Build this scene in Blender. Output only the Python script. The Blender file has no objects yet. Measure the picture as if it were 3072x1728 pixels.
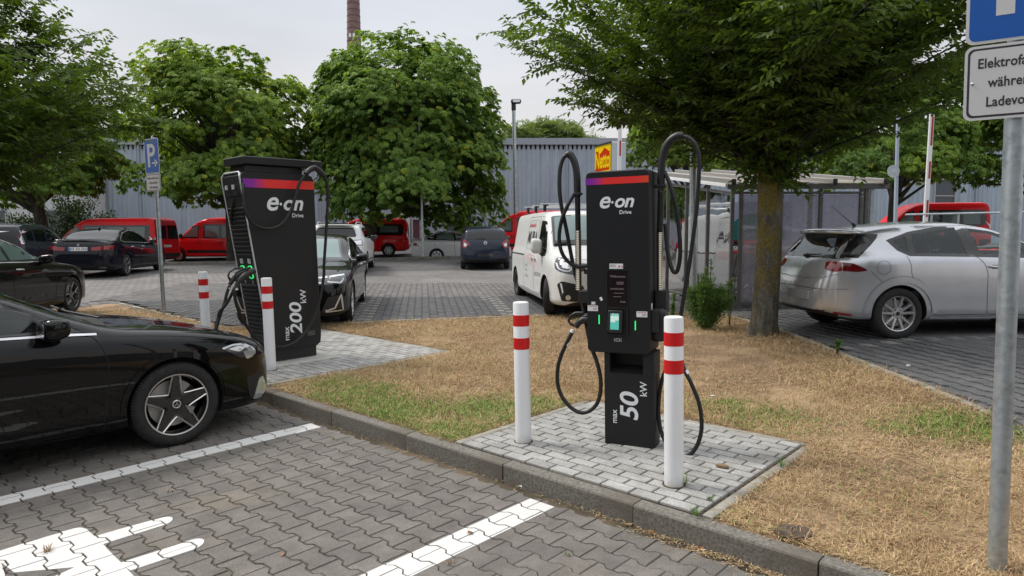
import bpy, bmesh, math, random
import numpy as np
from mathutils import Vector, Matrix
from mathutils.bvhtree import BVHTree
from mathutils import geometry as mgeo
random.seed(7); RNG = np.random.default_rng(11)
S = bpy.context.scene
COL = S.collection
# ------------------------------------------------------------------ camera
cam_d = bpy.data.cameras.new('camera'); cam = bpy.data.objects.new('camera', cam_d); COL.objects.link(cam)
PITCH = math.atan(167/2030)
cam.location = (0, 0, 1.65); cam.rotation_euler = (math.pi/2-PITCH, 0, 0)
cam_d.sensor_width = 36; cam_d.lens = 2030/3072*36; cam_d.clip_start = .05; cam_d.clip_end = 2000
S.camera = cam
# ------------------------------------------------------------------ overcast world
W = bpy.data.worlds.new('World'); S.world = W; W.use_nodes = True
nt = W.node_tree; nt.nodes.clear()
out = nt.nodes.new('ShaderNodeOutputWorld'); bg = nt.nodes.new('ShaderNodeBackground')
sky = nt.nodes.new('ShaderNodeTexSky'); sky.sky_type = 'NISHITA'; sky.sun_disc = False
SUN_EL, SUN_AZ = math.radians(52), math.radians(292)
sky.sun_elevation = SUN_EL; sky.sun_rotation = SUN_AZ; sky.dust_density = 3
tc = nt.nodes.new('ShaderNodeTexCoord'); sep = nt.nodes.new('ShaderNodeSeparateXYZ')
nt.links.new(tc.outputs['Generated'], sep.inputs[0])
ramp = nt.nodes.new('ShaderNodeValToRGB'); nt.links.new(sep.outputs['Z'], ramp.inputs[0])
cr = ramp.color_ramp; cr.elements[0].position = 0.0; cr.elements[0].color = (4.75, 4.4, 4.1, 1)
cr.elements[1].position = 1; cr.elements[1].color = (9.6, 9.7, 9.9, 1)
e = cr.elements.new(.14); e.color = (4.4, 4.3, 4.3, 1)
e = cr.elements.new(.32); e.color = (4.25, 4.45, 4.8, 1)
mp = nt.nodes.new('ShaderNodeMapping'); mp.inputs['Scale'].default_value = (1, 1, 3.2)
nt.links.new(tc.outputs['Generated'], mp.inputs[0])
nz = nt.nodes.new('ShaderNodeTexNoise'); nz.inputs['Scale'].default_value = 2.1; nz.inputs['Detail'].default_value = 6; nz.inputs['Roughness'].default_value = .5
nt.links.new(mp.outputs[0], nz.inputs[0])
mr = nt.nodes.new('ShaderNodeMapRange'); mr.inputs[1].default_value = .3; mr.inputs[2].default_value = .7; mr.inputs[3].default_value = .87; mr.inputs[4].default_value = 1.09
nt.links.new(nz.outputs[0], mr.inputs[0])
mul = nt.nodes.new('ShaderNodeVectorMath'); mul.operation = 'SCALE'
nt.links.new(ramp.outputs[0], mul.inputs[0]); nt.links.new(mr.outputs[0], mul.inputs['Scale'])
mx = nt.nodes.new('ShaderNodeMix'); mx.data_type = 'RGBA'; mx.inputs[0].default_value = .06
nt.links.new(mul.outputs[0], mx.inputs[6]); nt.links.new(sky.outputs[0], mx.inputs[7])
nt.links.new(mx.outputs[2], bg.inputs[0]); bg.inputs[1].default_value = .1
nt.links.new(bg.outputs[0], out.inputs[0])
sun_d = bpy.data.lights.new('sun', 'SUN'); sun_d.energy = 1.5; sun_d.angle = math.radians(14); sun_d.color = (1, .95, .88)
sun = bpy.data.objects.new('sun', sun_d); COL.objects.link(sun)
sd = Vector((math.sin(SUN_AZ)*math.cos(SUN_EL), math.cos(SUN_AZ)*math.cos(SUN_EL), math.sin(SUN_EL)))
sun.rotation_euler = sd.to_track_quat('Z', 'Y').to_euler()
S.view_settings.view_transform = 'Standard'; S.view_settings.look = 'None'
S.view_settings.exposure = 0.86; S.view_settings.gamma = 1; S.view_settings.use_curve_mapping = False
S.render.engine = 'CYCLES'

# ------------------------------------------------------------------ ground frame helpers
FF = 2030.
def ray(u, v):
    a = (u-1536)/FF; b = (864-v)/FF
    return Vector((a, math.cos(PITCH)+b*math.sin(PITCH), -math.sin(PITCH)+b*math.cos(PITCH)))
def GP(u, v, z=0.):
    d = ray(u, v); t = (z-1.65)/d.z; return (d.x*t, d.y*t)
def AT(u, v, y):                      # where the line of sight of a measured point meets the distance y
    d = ray(u, v); t = y/d.y; return Vector((d.x*t, y, 1.65+d.z*t))
TH = math.radians(41.8); EA = (math.sin(TH), math.cos(TH)); EK = (math.cos(TH), -math.sin(TH)); OO = (-.062, 4.373)
def st(x, y):
    a, b = x-OO[0], y-OO[1]; return (a*EK[0]+b*EK[1], a*EA[0]+b*EA[1])
def xy(s, t): return (OO[0]+s*EK[0]+t*EA[0], OO[1]+s*EK[1]+t*EA[1])
def lotz(x, y):
    z = .15+.0175*min(max(0, y-12), 18)+.085*min(max(0, x-2.5), 2.5)*max(0., min(1., (14-y)/3))
    if y > 22: z += min(1, (y-22)/7)*max(-.11, min(.1, .02*(x+8)))
    return z
def H(x, y):
    s, t = st(x, y); k = min(1, max(0, (t-.6)/3)); return .12+(lotz(x, y)-.12)*k
LEAN = Matrix.Rotation(-.020, 4, 'Y')     # everything upright leans a little against the sloping car park

# ------------------------------------------------------------------ materials
def lin(c):
    return tuple(((x/12.92) if x <= .04045 else ((x+.055)/1.055)**2.4) for x in c)
def hexc(h):
    h = h.lstrip('#'); return lin(tuple(int(h[i:i+2], 16)/255 for i in (0, 2, 4)))
MATS = {}
def mat(name, col=(.5, .5, .5), rough=.5, metal=0., coat=0., emit=None, estr=1., trans=0., ior=1.45, alpha=1., spec=.5, coatr=.03):
    if name in MATS: return MATS[name]
    m = bpy.data.materials.new(name); m.use_nodes = True
    b = m.node_tree.nodes['Principled BSDF']
    b.inputs['Base Color'].default_value = (*col[:3], 1); b.inputs['Roughness'].default_value = rough
    b.inputs['Metallic'].default_value = metal; b.inputs['Coat Weight'].default_value = coat; b.inputs['Coat Roughness'].default_value = coatr
    b.inputs['IOR'].default_value = ior; b.inputs['Specular IOR Level'].default_value = spec
    if emit: b.inputs['Emission Color'].default_value = (*emit, 1); b.inputs['Emission Strength'].default_value = estr
    MATS[name] = m; return m
class NB:
    def __init__(s, m): s.m = m; s.t = m.node_tree; s.b = s.t.nodes['Principled BSDF']
    def n(s, typ, ins=None, **kw):
        x = s.t.nodes.new(typ)
        for k, v in kw.items(): setattr(x, k, v)
        for k, v in (ins or {}).items():
            if isinstance(v, tuple) and len(v) == 2 and hasattr(v[0], 'outputs'): s.t.links.new(v[0].outputs[v[1]], x.inputs[k])
            else: x.inputs[k].default_value = v
        return x
    def l(s, a, ao, b, bi): s.t.links.new(a.outputs[ao], b.inputs[bi])
    def noise(s, scale, detail=4, rough=.5, coord='Object', sc=None):
        t = s.n('ShaderNodeTexCoord'); src = (t, coord)
        if sc: mp = s.n('ShaderNodeMapping', {'Vector': src, 'Scale': sc}); src = (mp, 0)
        return s.n('ShaderNodeTexNoise', {'Vector': src, 'Scale': scale, 'Detail': detail, 'Roughness': rough})
    def ramp(s, src, stops):
        r = s.n('ShaderNodeValToRGB', {0: src}); c = r.color_ramp
        c.elements[0].position = stops[0][0]; c.elements[0].color = (*stops[0][1], 1)
        c.elements[1].position = stops[-1][0]; c.elements[1].color = (*stops[-1][1], 1)
        for p, q in stops[1:-1]: e = c.elements.new(p); e.color = (*q, 1)
        return r
    def mix(s, fac, a, b, blend='MIX'):
        x = s.n('ShaderNodeMix', data_type='RGBA', blend_type=blend)
        for i, v in ((0, fac), (6, a), (7, b)):
            if isinstance(v, tuple) and hasattr(v[0], 'outputs'): s.t.links.new(v[0].outputs[v[1]], x.inputs[i])
            else: x.inputs[i].default_value = v if i == 0 else (*v[:3], 1)
        return x
    def bump(s, src, strength=.3, dist=.01):
        b = s.n('ShaderNodeBump', {'Height': src, 'Strength': strength, 'Distance': dist}); s.l(b, 0, s.b, 'Normal'); return b
def g3(v, w=0): return (v*(1+w), v, v*(1-w))

def paver_mat(name, lo, hi, use_attr, dirt=(.09, .075, .05), light=None, tint=.03, dirtlo=.50, bump=.35):
    m = mat(name, (.1, .1, .1), .85, spec=.3); b = NB(m)
    if use_attr: r = b.n('ShaderNodeAttribute', attribute_name='rnd'); src = (r, 'Fac')
    else: r = b.n('ShaderNodeObjectInfo'); src = (r, 'Random')
    c = b.ramp(src, [(0, lo), (1, hi)])
    geo = b.n('ShaderNodeNewGeometry')
    def pn(scale, detail, rough=.5): return b.n('ShaderNodeTexNoise', {'Vector': (geo, 'Position'), 'Scale': scale, 'Detail': detail, 'Roughness': rough})
    fine = pn(190, 3, .7); fr = b.ramp((fine, 0), [(.3, (.55,)*3), (.5, (.95,)*3), (.72, (1.6,)*3)])
    c2 = b.mix(1., (c, 0), (fr, 0), 'MULTIPLY')
    big = pn(.9, 5, .6); br = b.ramp((big, 0), [(dirtlo, (0, 0, 0)), (dirtlo+.18, (.75,)*3)])
    c3 = b.mix((br, 0), (c2, 2), dirt)
    med = pn(5.5, 6, .65); mr_ = b.ramp((med, 0), [(.25, (.68,)*3), (.75, (1.25,)*3)])
    c4 = b.mix(1., (c3, 2), (mr_, 0), 'MULTIPLY')
    b.l(c4, 2, b.b, 'Base Color'); b.bump((fine, 0), bump, .003); return m
M = {}
M['paver'] = paver_mat('paver_concrete', g3(.130, .085), g3(.160, .095), False, dirt=(.19, .16, .12), dirtlo=.56)
M['paver_s'] = paver_mat('paver_concrete_far', g3(.130, .085), g3(.160, .095), True, dirt=(.19, .16, .12), dirtlo=.56)
M['pad'] = paver_mat('pad_paver', (.30, .295, .28), (.38, .375, .36), False, dirt=(.30, .27, .22), dirtlo=.56, bump=.2)
M['lotp'] = paver_mat('lot_paver', (.098, .098, .101), (.125, .125, .127), False, dirt=(.10, .09, .08), dirtlo=.6)
M['lotp_s'] = paver_mat('lot_paver_far', (.098, .098, .101), (.125, .125, .127), True, dirt=(.10, .09, .08), dirtlo=.6)
M['lane_s'] = paver_mat('lane_paver', (.155, .15, .145), (.20, .19, .185), True, dirt=(.12, .11, .1), dirtlo=.6)
M['light_s'] = paver_mat('light_paver', (.20, .19, .175), (.27, .26, .24), True, dirt=(.14, .13, .11), dirtlo=.6)
def simple_noise(name, c1, c2, scale, rough=.8, bump=.3, bd=.01, metal=0., detail=5, pos=(.35, .65), c3=None, sc3=1., **kw):
    m = mat(name, c1, rough, metal, **kw); b = NB(m)
    n = b.noise(scale, detail, .6); r = b.ramp((n, 0), [(pos[0], c1), (pos[1], c2)])
    if c3 is not None:
        n2 = b.noise(sc3, 4, .55); q = b.ramp((n2, 0), [(.48, (0,)*3), (.62, (1,)*3)]); r = b.mix((q, 0), (r, 0), c3); b.l(r, 2, b.b, 'Base Color')
    else: b.l(r, 0, b.b, 'Base Color')
    if bump: b.bump((n, 0), bump, bd)
    return m
M['joint'] = simple_noise('joint_sand', (.050, .037, .026), (.075, .062, .038), 3.5, .95, .5, .01, c3=(.15, .115, .075), sc3=.8)
M['jointd'] = simple_noise('joint_dark', (.04, .037, .034), (.06, .055, .05), 6, .95, .4, .01)
M['kerb'] = simple_noise('kerb_concrete', (.10, .092, .078), (.215, .20, .175), 55, .9, .5, .006, c3=(.12, .105, .085), sc3=3)
M['edge'] = simple_noise('edging_concrete', (.25, .24, .21), (.36, .34, .30), 15, .9, .4, .005, c3=(.20, .18, .13), sc3=4)
M['conc'] = simple_noise('concrete', (.36, .35, .32), (.46, .45, .42), 12, .9, .3, .005)
M['soil'] = simple_noise('soil', (.115, .072, .040), (.30, .195, .11), 26, 1, .9, .02, c3=(.36, .25, .145), sc3=1.3, detail=8)
def white_paint():
    m = mat('road_paint', (.74, .72, .68), .65); b = NB(m)
    n = b.noise(60, 6, .7); r = b.ramp((n, 0), [(.22, (.12, .11, .10)), (.34, (.56, .55, .53)), (.7, (.66, .65, .63))])
    b.l(r, 0, b.b, 'Base Color'); b.bump((n, 0), .2, .003); return m
M['paint'] = white_paint()
M['galv'] = simple_noise('galvanised', (.38, .42, .44), (.55, .60, .63), 9, .38, .1, .002, metal=.75)
M['galv_n'] = simple_noise('galvanised_near', (.34, .38, .40), (.52, .57, .60), 28, .42, .15, .002, metal=.7, c3=(.48, .53, .56), sc3=9)
M['steelpost'] = mat('painted_steel_grey', (.20, .20, .19), .45, .2)
M['chblack'] = simple_noise('charger_black', (.016, .016, .017), (.021, .021, .022), 400, .5, .25, .0015, spec=.35)
M['chfront'] = mat('charger_front_black', (.014, .015, .017), .36, spec=.4)
M['rubber'] = mat('rubber_black', (.012, .012, .012), .48)
M['plastic'] = mat('plastic_black', (.018, .018, .018), .42)
def bollard_mat():
    m = mat('bollard_white', (.76, .77, .78), .38); b = NB(m); t = b.n('ShaderNodeTexCoord'); s = b.n('ShaderNodeSeparateXYZ', {0: (t, 'Object')})
    n = b.noise(14, 6, .7); z = b.n('ShaderNodeMapRange', {0: (s, 'Z'), 1: 0., 2: .16, 3: .75, 4: .0}); a = b.n('ShaderNodeMath', {0: (n, 0), 1: (z, 0)}, operation='MULTIPLY'); r = b.ramp((a, 0), [(.18, (0,)*3), (.5, (.6,)*3)])
    n2 = b.noise(46, 5, .75); r2 = b.ramp((n2, 0), [(.70, (0,)*3), (.76, (.5,)*3)]); c = b.mix((r, 0), (.76, .77, .785), (.30, .27, .22)); c = b.mix((r2, 0), (c, 2), (.42, .42, .41)); b.l(c, 2, b.b, 'Base Color'); return m
M['whitep'] = bollard_mat()
M['red'] = mat('bollard_red', (.62, .012, .014), .35)
M['logo'] = mat('logo_white', (.80, .82, .84), .5)
M['white'] = mat('white_sheet', (.78, .78, .78), .4)
M['blue'] = mat('sign_blue', (.008, .10, .42), .35)
M['signw'] = mat('sign_white', (.62, .62, .62), .4)
M['signk'] = mat('sign_black', (.035, .03, .04), .5)
M['silver'] = mat('silver_trim', (.66, .67, .69), .35, .6)
M['chrome'] = mat('chrome', (.75, .75, .76), .12, 1.)
M['hose'] = mat('spring_steel', (.55, .50, .42), .25, 1.)
M['green'] = mat('led_green', (.02, .6, .12), .4, emit=(.06, .85, .22), estr=.5)
M['screen'] = mat('screen_dark', (.012, .008, .009), .12)
M['screentx'] = mat('screen_text', (.05, .03, .035), .4, emit=(.10, .075, .08), estr=.7)
M['teal'] = mat('terminal_teal', (.05, .3, .25), .3, emit=(.10, .42, .36), estr=.35)
M['tealw'] = mat('terminal_pale', (.4, .5, .46), .3, emit=(.45, .6, .56), estr=.35)

# ------------------------------------------------------------------ mesh helpers
def tag(o, label=None, cat=None, group=None, kind=None):
    if label: o['label'] = label
    if cat: o['category'] = cat
    if group: o['group'] = group
    if kind: o['kind'] = kind
    return o
def empty(name, loc=(0, 0, 0), rz=0., lean=False, mat4=None):
    o = bpy.data.objects.new(name, None); COL.objects.link(o); o.empty_display_size = .2
    if mat4 is not None: o.matrix_world = mat4
    else:
        m = Matrix.Translation(loc)
        if lean: m = m @ LEAN
        o.matrix_world = m @ Matrix.Rotation(rz, 4, 'Z')
    return o
def link(name, me, parent=None, mats=None):
    o = bpy.data.objects.new(name, me); COL.objects.link(o)
    if mats is not None and not me.materials:
        for m in (mats if isinstance(mats, (list, tuple)) else [mats]): me.materials.append(m)
    if parent is not None: o.parent = parent
    return o
class MB:
    def __init__(s): s.v = []; s.f = []; s.mi = []; s.sm = []
    def add(s, vs, fs, mi=0, smooth=False, M4=None):
        n = len(s.v)
        if M4 is not None: vs = [tuple(M4 @ Vector(p)) for p in vs]
        s.v += [tuple(p) for p in vs]
        for f in fs: s.f.append(tuple(i+n for i in f)); s.mi.append(mi); s.sm.append(smooth)
        return s
    def box(s, c, d, mi=0, M4=None, ch=0.):
        x, y, z = c; a, b, h = d[0]/2, d[1]/2, d[2]/2
        if ch <= 0:
            vs = [(x+i*a, y+j*b, z+k*h) for k in (-1, 1) for j in (-1, 1) for i in (-1, 1)]
            fs = [(0, 2, 3, 1), (4, 5, 7, 6), (0, 1, 5, 4), (2, 6, 7, 3), (0, 4, 6, 2), (1, 3, 7, 5)]
            return s.add(vs, fs, mi, False, M4)
        r = [(-a, -b+ch), (-a+ch, -b), (a-ch, -b), (a, -b+ch), (a, b-ch), (a-ch, b), (-a+ch, b), (-a, b-ch)]
        def ring(zz, k): return [(x+px*(1-k/a if abs(px) > 0 else 1), y+py*(1-k/b), z+zz) for px, py in r]
        rings = [ring(-h, ch), ring(-h+ch, 0), ring(h-ch, 0), ring(h, ch)]
        vs = sum(rings, []); fs = [tuple(range(7, -1, -1)), tuple(range(24, 32))]
        for q in range(3):
            for i in range(8): j = (i+1) % 8; fs.append((q*8+i, q*8+j, q*8+8+j, q*8+8+i))
        return s.add(vs, fs, mi, False, M4)
    def prism(s, poly, z0, z1, mi=0, M4=None, smooth=False, ch=0.):
        """poly in xy, extruded z; optional chamfer inset at the top"""
        n = len(poly)
        if ch > 0:
            ins = inset(poly, ch)
            vs = [(p[0], p[1], z0) for p in poly]+[(p[0], p[1], z1-ch) for p in poly]+[(p[0], p[1], z1) for p in ins]
            fs = [tuple(range(n-1, -1, -1)), tuple(range(2*n, 3*n))]
            for q in range(2):
                for i in range(n): j = (i+1) % n; fs.append((q*n+i, q*n+j, q*n+n+j, q*n+n+i))
        else:
            vs = [(p[0], p[1], z0) for p in poly]+[(p[0], p[1], z1) for p in poly]
            fs = [tuple(range(n-1, -1, -1)), tuple(range(n, 2*n))]
            for i in range(n): j = (i+1) % n; fs.append((i, j, n+j, n+i))
        return s.add(vs, fs, mi, smooth, M4)
    def lathe(s, prof, n=24, mi=0, M4=None, cap=True, smooth=True):
        """prof = [(r,z)...] round z"""
        vs = []; fs = []
        for r, z in prof:
            for i in range(n): a = 2*math.pi*i/n; vs.append((r*math.cos(a), r*math.sin(a), z))
        for q in range(len(prof)-1):
            for i in range(n): j = (i+1) % n; fs.append((q*n+i, q*n+j, q*n+n+j, q*n+n+i))
        if cap:
            if prof[0][0] > 1e-5: fs.append(tuple(range(n-1, -1, -1)))
            if prof[-1][0] > 1e-5: fs.append(tuple(range((len(prof)-1)*n, len(prof)*n)))
        return s.add(vs, fs, mi, smooth, M4)
    def tube(s, pts, r, n=10, mi=0, M4=None, cap=True, closed=False, smooth=True):
        pts = [Vector(p) for p in pts]; k = len(pts); rs = r if isinstance(r, (list, tuple)) else [r]*k
        vs = []; fs = []; up = None
        for i, p in enumerate(pts):
            a = pts[(i-1) % k] if (closed or i > 0) else p; b = pts[(i+1) % k] if (closed or i < k-1) else p
            t = (b-a); t = t.normalized() if t.length > 1e-9 else Vector((0, 0, 1))
            if up is None: up = Vector((0, 0, 1)) if abs(t.z) < .9 else Vector((1, 0, 0))
            x = (up-t*up.dot(t)).normalized(); up = x; y = t.cross(x)
            for q in range(n): an = 2*math.pi*q/n; vs.append(tuple(p+x*rs[i]*math.cos(an)+y*rs[i]*math.sin(an)))
        for i in range(k if closed else k-1):
            i2 = (i+1) % k
            for q in range(n): j = (q+1) % n; fs.append((i*n+q, i*n+j, i2*n+j, i2*n+q))
        if cap and not closed: fs.append(tuple(range(n-1, -1, -1))); fs.append(tuple(range((k-1)*n, k*n)))
        return s.add(vs, fs, mi, smooth, M4)
    def sell(s, c, d, e=.6, nu=20, nv=12, mi=0, M4=None, fn=None):
        """superellipsoid, half sizes d"""
        vs = []; fs = []
        sg = lambda w, p: math.copysign(abs(w)**p, w)
        for j in range(nv+1):
            ph = -math.pi/2+math.pi*j/nv
            for i in range(nu):
                th = 2*math.pi*i/nu
                p = (d[0]*sg(math.cos(ph), e)*sg(math.cos(th), e), d[1]*sg(math.cos(ph), e)*sg(math.sin(th), e), d[2]*sg(math.sin(ph), e))
                if fn: p = fn(p)
                vs.append((c[0]+p[0], c[1]+p[1], c[2]+p[2]))
        for j in range(nv):
            for i in range(nu): k = (i+1) % nu; fs.append((j*nu+i, j*nu+k, j*nu+nu+k, j*nu+nu+i))
        return s.add(vs, fs, mi, True, M4)
    def mesh(s, name='m', angle=None):
        me = bpy.data.meshes.new(name); me.from_pydata(s.v, [], s.f)
        me.polygons.foreach_set('material_index', s.mi)
        me.polygons.foreach_set('use_smooth', s.sm if angle is None else [True]*len(s.f)); me.update()
        if angle is not None: me.set_sharp_from_angle(angle=math.radians(angle))
        return me
    def build(s, name, mats, parent=None, angle=40):
        return link(name, s.mesh(name, angle), parent, mats)
def inset(poly, d):
    n = len(poly); res = []
    for i in range(n):
        p0, p1, p2 = Vector(poly[i-1][:2]), Vector(poly[i][:2]), Vector(poly[(i+1) % n][:2])
        a = (p1-p0).normalized(); b = (p2-p1).normalized()
        na = Vector((-a.y, a.x)); nb = Vector((-b.y, b.x)); k = (na+nb)
        if k.length < 1e-6: res.append(tuple(p1+na*d)); continue
        k.normalize(); res.append(tuple(p1+k*(d/max(.35, k.dot(na)))))
    return res
def rrect(w, h, r, n=5, cx=0., cy=0.):
    ps = []
    for (sx, sy, a0) in ((1, -1, -90), (1, 1, 0), (-1, 1, 90), (-1, -1, 180)):
        for i in range(n+1):
            a = math.radians(a0+90*i/n); ps.append((cx+sx*(w/2-r)+r*math.cos(a), cy+sy*(h/2-r)+r*math.sin(a)))
    return ps
def smooth_path(pts, n=8):
    P = [Vector(p) for p in pts]; res = []
    for i in range(len(P)-1):
        p0 = P[max(0, i-1)]; p1 = P[i]; p2 = P[i+1]; p3 = P[min(len(P)-1, i+2)]
        for k in range(n):
            t = k/n; res.append(.5*((2*p1)+(p2-p0)*t+(2*p0-5*p1+4*p2-p3)*t*t+(3*p1-p0-3*p2+p3)*t**3))
    res.append(P[-1]); return res
def text_geo(txt, size, shear=0., bold=0., align='LEFT', extrude=.0, res=3, spacing=1.):
    c = bpy.data.curves.new('t', 'FONT'); c.body = txt; c.size = size; c.shear = shear; c.offset = bold*size
    c.align_x = align; c.extrude = extrude; c.resolution_u = res; c.space_character = spacing
    o = bpy.data.objects.new('t', c); COL.objects.link(o)
    dg = bpy.context.evaluated_depsgraph_get(); me = bpy.data.meshes.new_from_object(o.evaluated_get(dg))
    bpy.data.objects.remove(o); bpy.data.curves.remove(c)
    vs = [tuple(v.co) for v in me.vertices]; fs = [tuple(p.vertices) for p in me.polygons]
    bpy.data.meshes.remove(me); return vs, fs
def text(name, txt, size, m, parent, M4, **kw):
    vs, fs = text_geo(txt, size, **kw); b = MB(); b.add(vs, fs, 0, False, M4); return b.build(name, m, parent, angle=None)
def frame4(o, x, y):
    """matrix whose local x,y run along the given vectors (for things drawn on a face)"""
    x = Vector(x).normalized(); y = Vector(y); z = x.cross(y).normalized(); y = z.cross(x)
    return Matrix(((x.x, y.x, z.x, o[0]), (x.y, y.y, z.y, o[1]), (x.z, y.z, z.z, o[2]), (0, 0, 0, 1)))
def fast_mesh(name, V, Fc, attr=None, mats=None, parent=None, smooth=False, col=None):
    """V (n,3) float, Fc (m,k) int numpy"""
    me = bpy.data.meshes.new(name); V = np.asarray(V, np.float32); Fc = np.asarray(Fc, np.int32)
    m, k = Fc.shape
    me.vertices.add(len(V)); me.vertices.foreach_set('co', V.ravel())
    me.loops.add(m*k); me.loops.foreach_set('vertex_index', Fc.ravel())
    me.polygons.add(m); me.polygons.foreach_set('loop_start', np.arange(0, m*k, k, dtype=np.int32))
    me.polygons.foreach_set('loop_total', np.full(m, k, np.int32))
    me.polygons.foreach_set('use_smooth', np.full(m, bool(smooth)))
    me.update(calc_edges=True)
    if attr is not None:
        a = me.attributes.new('rnd', 'FLOAT', 'POINT'); a.data.foreach_set('value', np.asarray(attr, np.float32))
    return link(name, me, parent, mats)
def copy_obj(o, parent=None):
    c = o.copy(); COL.objects.link(c)
    if parent is not None: c.parent = parent
    return c
def copy_tree(o, parent=None):
    c = copy_obj(o, parent)
    for ch in list(o.children): copy_tree(ch, c)
    return c
# ================================================================== GROUND
def clip_convex(sub, clip):
    out_ = list(sub); n = len(clip)
    for i in range(n):
        a, b = clip[i], clip[(i+1) % n]; inp = out_; out_ = []
        if not inp: return []
        def side(p): return (b[0]-a[0])*(p[1]-a[1])-(b[1]-a[1])*(p[0]-a[0])
        for j in range(len(inp)):
            p, q = inp[j-1], inp[j]; sp, sq = side(p), side(q)
            if sq >= 0:
                if sp < 0: t = sp/(sp-sq); out_.append((p[0]+(q[0]-p[0])*t, p[1]+(q[1]-p[1])*t))
                out_.append(q)
            elif sp >= 0: t = sp/(sp-sq); out_.append((p[0]+(q[0]-p[0])*t, p[1]+(q[1]-p[1])*t))
    return out_
def area2(p): return .5*sum(p[i-1][0]*p[i][1]-p[i][0]*p[i-1][1] for i in range(len(p)))
def inside(p, poly):
    x, y = p; r = False; n = len(poly)
    for i in range(n):
        x1, y1 = poly[i-1]; x2, y2 = poly[i]
        if (y1 > y) != (y2 > y) and x < (x2-x1)*(y-y1)/(y2-y1)+x1: r = not r
    return r
# wavy double-T paving stone outline, length along +x (0.2), column pitch w
SL, SW = .20, .142
def stone_poly(g=.0030, a=.013, b=.014):
    L = SL/2-g*.6; w = SW/2-g; q = SL/4
    up = [(-L, w+a), (-q-b, w+a), (-q+b, w-a), (q-b, w-a), (q+b, w+a), (L, w+a)]
    lo = [(x, -y) for x, y in reversed(up)]
    return list(reversed(up+lo))       # ccw
STONE = stone_poly()
assert area2(STONE) > 0
def stone_mesh(name, ch=.004, depth=.02, jitter=0):
    b = MB(); b.prism(STONE, -depth, 0, ch=ch); return b.mesh(name)
def lay_pavers(parent, region, org, ang, zfun, m_single, m_stuff_fn, nsingle, xr, yr, holes=(), near=(0, 0), tilt=.0022, zj=.0008, singles_vis=None):
    """lay stones over region; nearest ones are objects, the rest one joined part per material"""
    ca, sa = math.cos(ang), math.sin(ang); sp = []
    for j in range(yr[0], yr[1]):
        for i in range(xr[0], xr[1]):
            lx = (i+(.5 if j % 2 else 0))*SL; ly = j*SW
            x = org[0]+lx*ca-ly*sa; y = org[1]+lx*sa+ly*ca
            if y < .3: continue
            if not region(x, y): continue
            sp.append((math.hypot(x-near[0], y-near[1]), x, y, i, j))
    sp.sort(); me = stone_mesh('paving_stone'); me.materials.append(m_single); res = []; k = 0; stuff = {}
    base = np.array(STONE); ins = np.array(inset(STONE, .004)); n = len(base)
    for d, x, y, i, j in sp:
        rz = random.gauss(0, .006); z = zfun(x, y)+random.gauss(0, zj); res.append((x, y, z, ang+rz, i, j))
        mm = m_stuff_fn(x, y, i, j)
        vis = (abs(x) < y*.80+.2) if singles_vis is None else singles_vis(x, y)
        if k < nsingle and vis and mm[1]:
            o = bpy.data.objects.new('paving_stone', me); COL.objects.link(o); o.parent = parent
            o.location = (x, y, z); o.rotation_euler = (random.gauss(0, tilt), random.gauss(0, tilt), ang+rz); k += 1
        else: stuff.setdefault(mm[0].name, []).append((x, y, z, ang+rz, mm[0]))
    for nm, L in stuff.items():
        m = len(L); A = np.array([(a[0], a[1], a[2], a[3]) for a in L]); c, s_ = np.cos(A[:, 3]), np.sin(A[:, 3])
        def ring(P, dz):
            X = A[:, 0, None]+P[:, 0]*c[:, None]-P[:, 1]*s_[:, None]; Y = A[:, 1, None]+P[:, 0]*s_[:, None]+P[:, 1]*c[:, None]
            tx = RNG.normal(0, tilt, (m, 1)); ty = RNG.normal(0, tilt, (m, 1))
            return np.stack([X, Y, A[:, 2, None]+dz+P[:, 0]*tx+P[:, 1]*ty], 2)
        V = np.concatenate([ring(base, -.014), ring(ins, 0.)], 1).reshape(-1, 3)
        off = (np.arange(m)*2*n)[:, None]
        tri = []
        for t in mgeo.tessellate_polygon([[Vector((p[0], p[1], 0)) for p in ins]]): tri.append([n+t[0], n+t[1], n+t[2]])
        T_ = []
        for t in tri:
            a, b_, c_ = [ins[q-n] for q in t]
            if (b_[0]-a[0])*(c_[1]-a[1])-(b_[1]-a[1])*(c_[0]-a[0]) < 0: t = t[::-1]
            T_.append(t)
        for q in range(n):
            r = (q+1) % n; T_.append([q, r, n+r]); T_.append([q, n+r, n+q])
        T_ = np.array(T_); Fc = (off[:, :, None]+T_[None]).reshape(-1, 3)
        at = np.repeat(RNG.random(m), 2*n)
        o = fast_mesh('paving_stones', V, Fc, at, L[0][4], parent); o['kind'] = 'stuff'
    return res
def sheet(name, pts_fn, nu, nv, m, parent=None, smooth=True):
    V = []; 
    for j in range(nv+1):
        for i in range(nu+1): V.append(pts_fn(i/nu, j/nv))
    Fc = [(j*(nu+1)+i, j*(nu+1)+i+1, (j+1)*(nu+1)+i+1, (j+1)*(nu+1)+i) for j in range(nv) for i in range(nu)]
    return fast_mesh(name, V, np.array(Fc), None, m, parent, smooth)
# big sheet to the horizon
def base_ground():
    b = MB(); b.add([(-600, -300, -.40), (600, -300, -.40), (600, 900, -.40), (-600, 900, -.40)], [(0, 1, 2, 3)])
    o = b.build('ground', M['jointd']); o['kind'] = 'structure'
base_ground()
KT = 0.0
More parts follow.
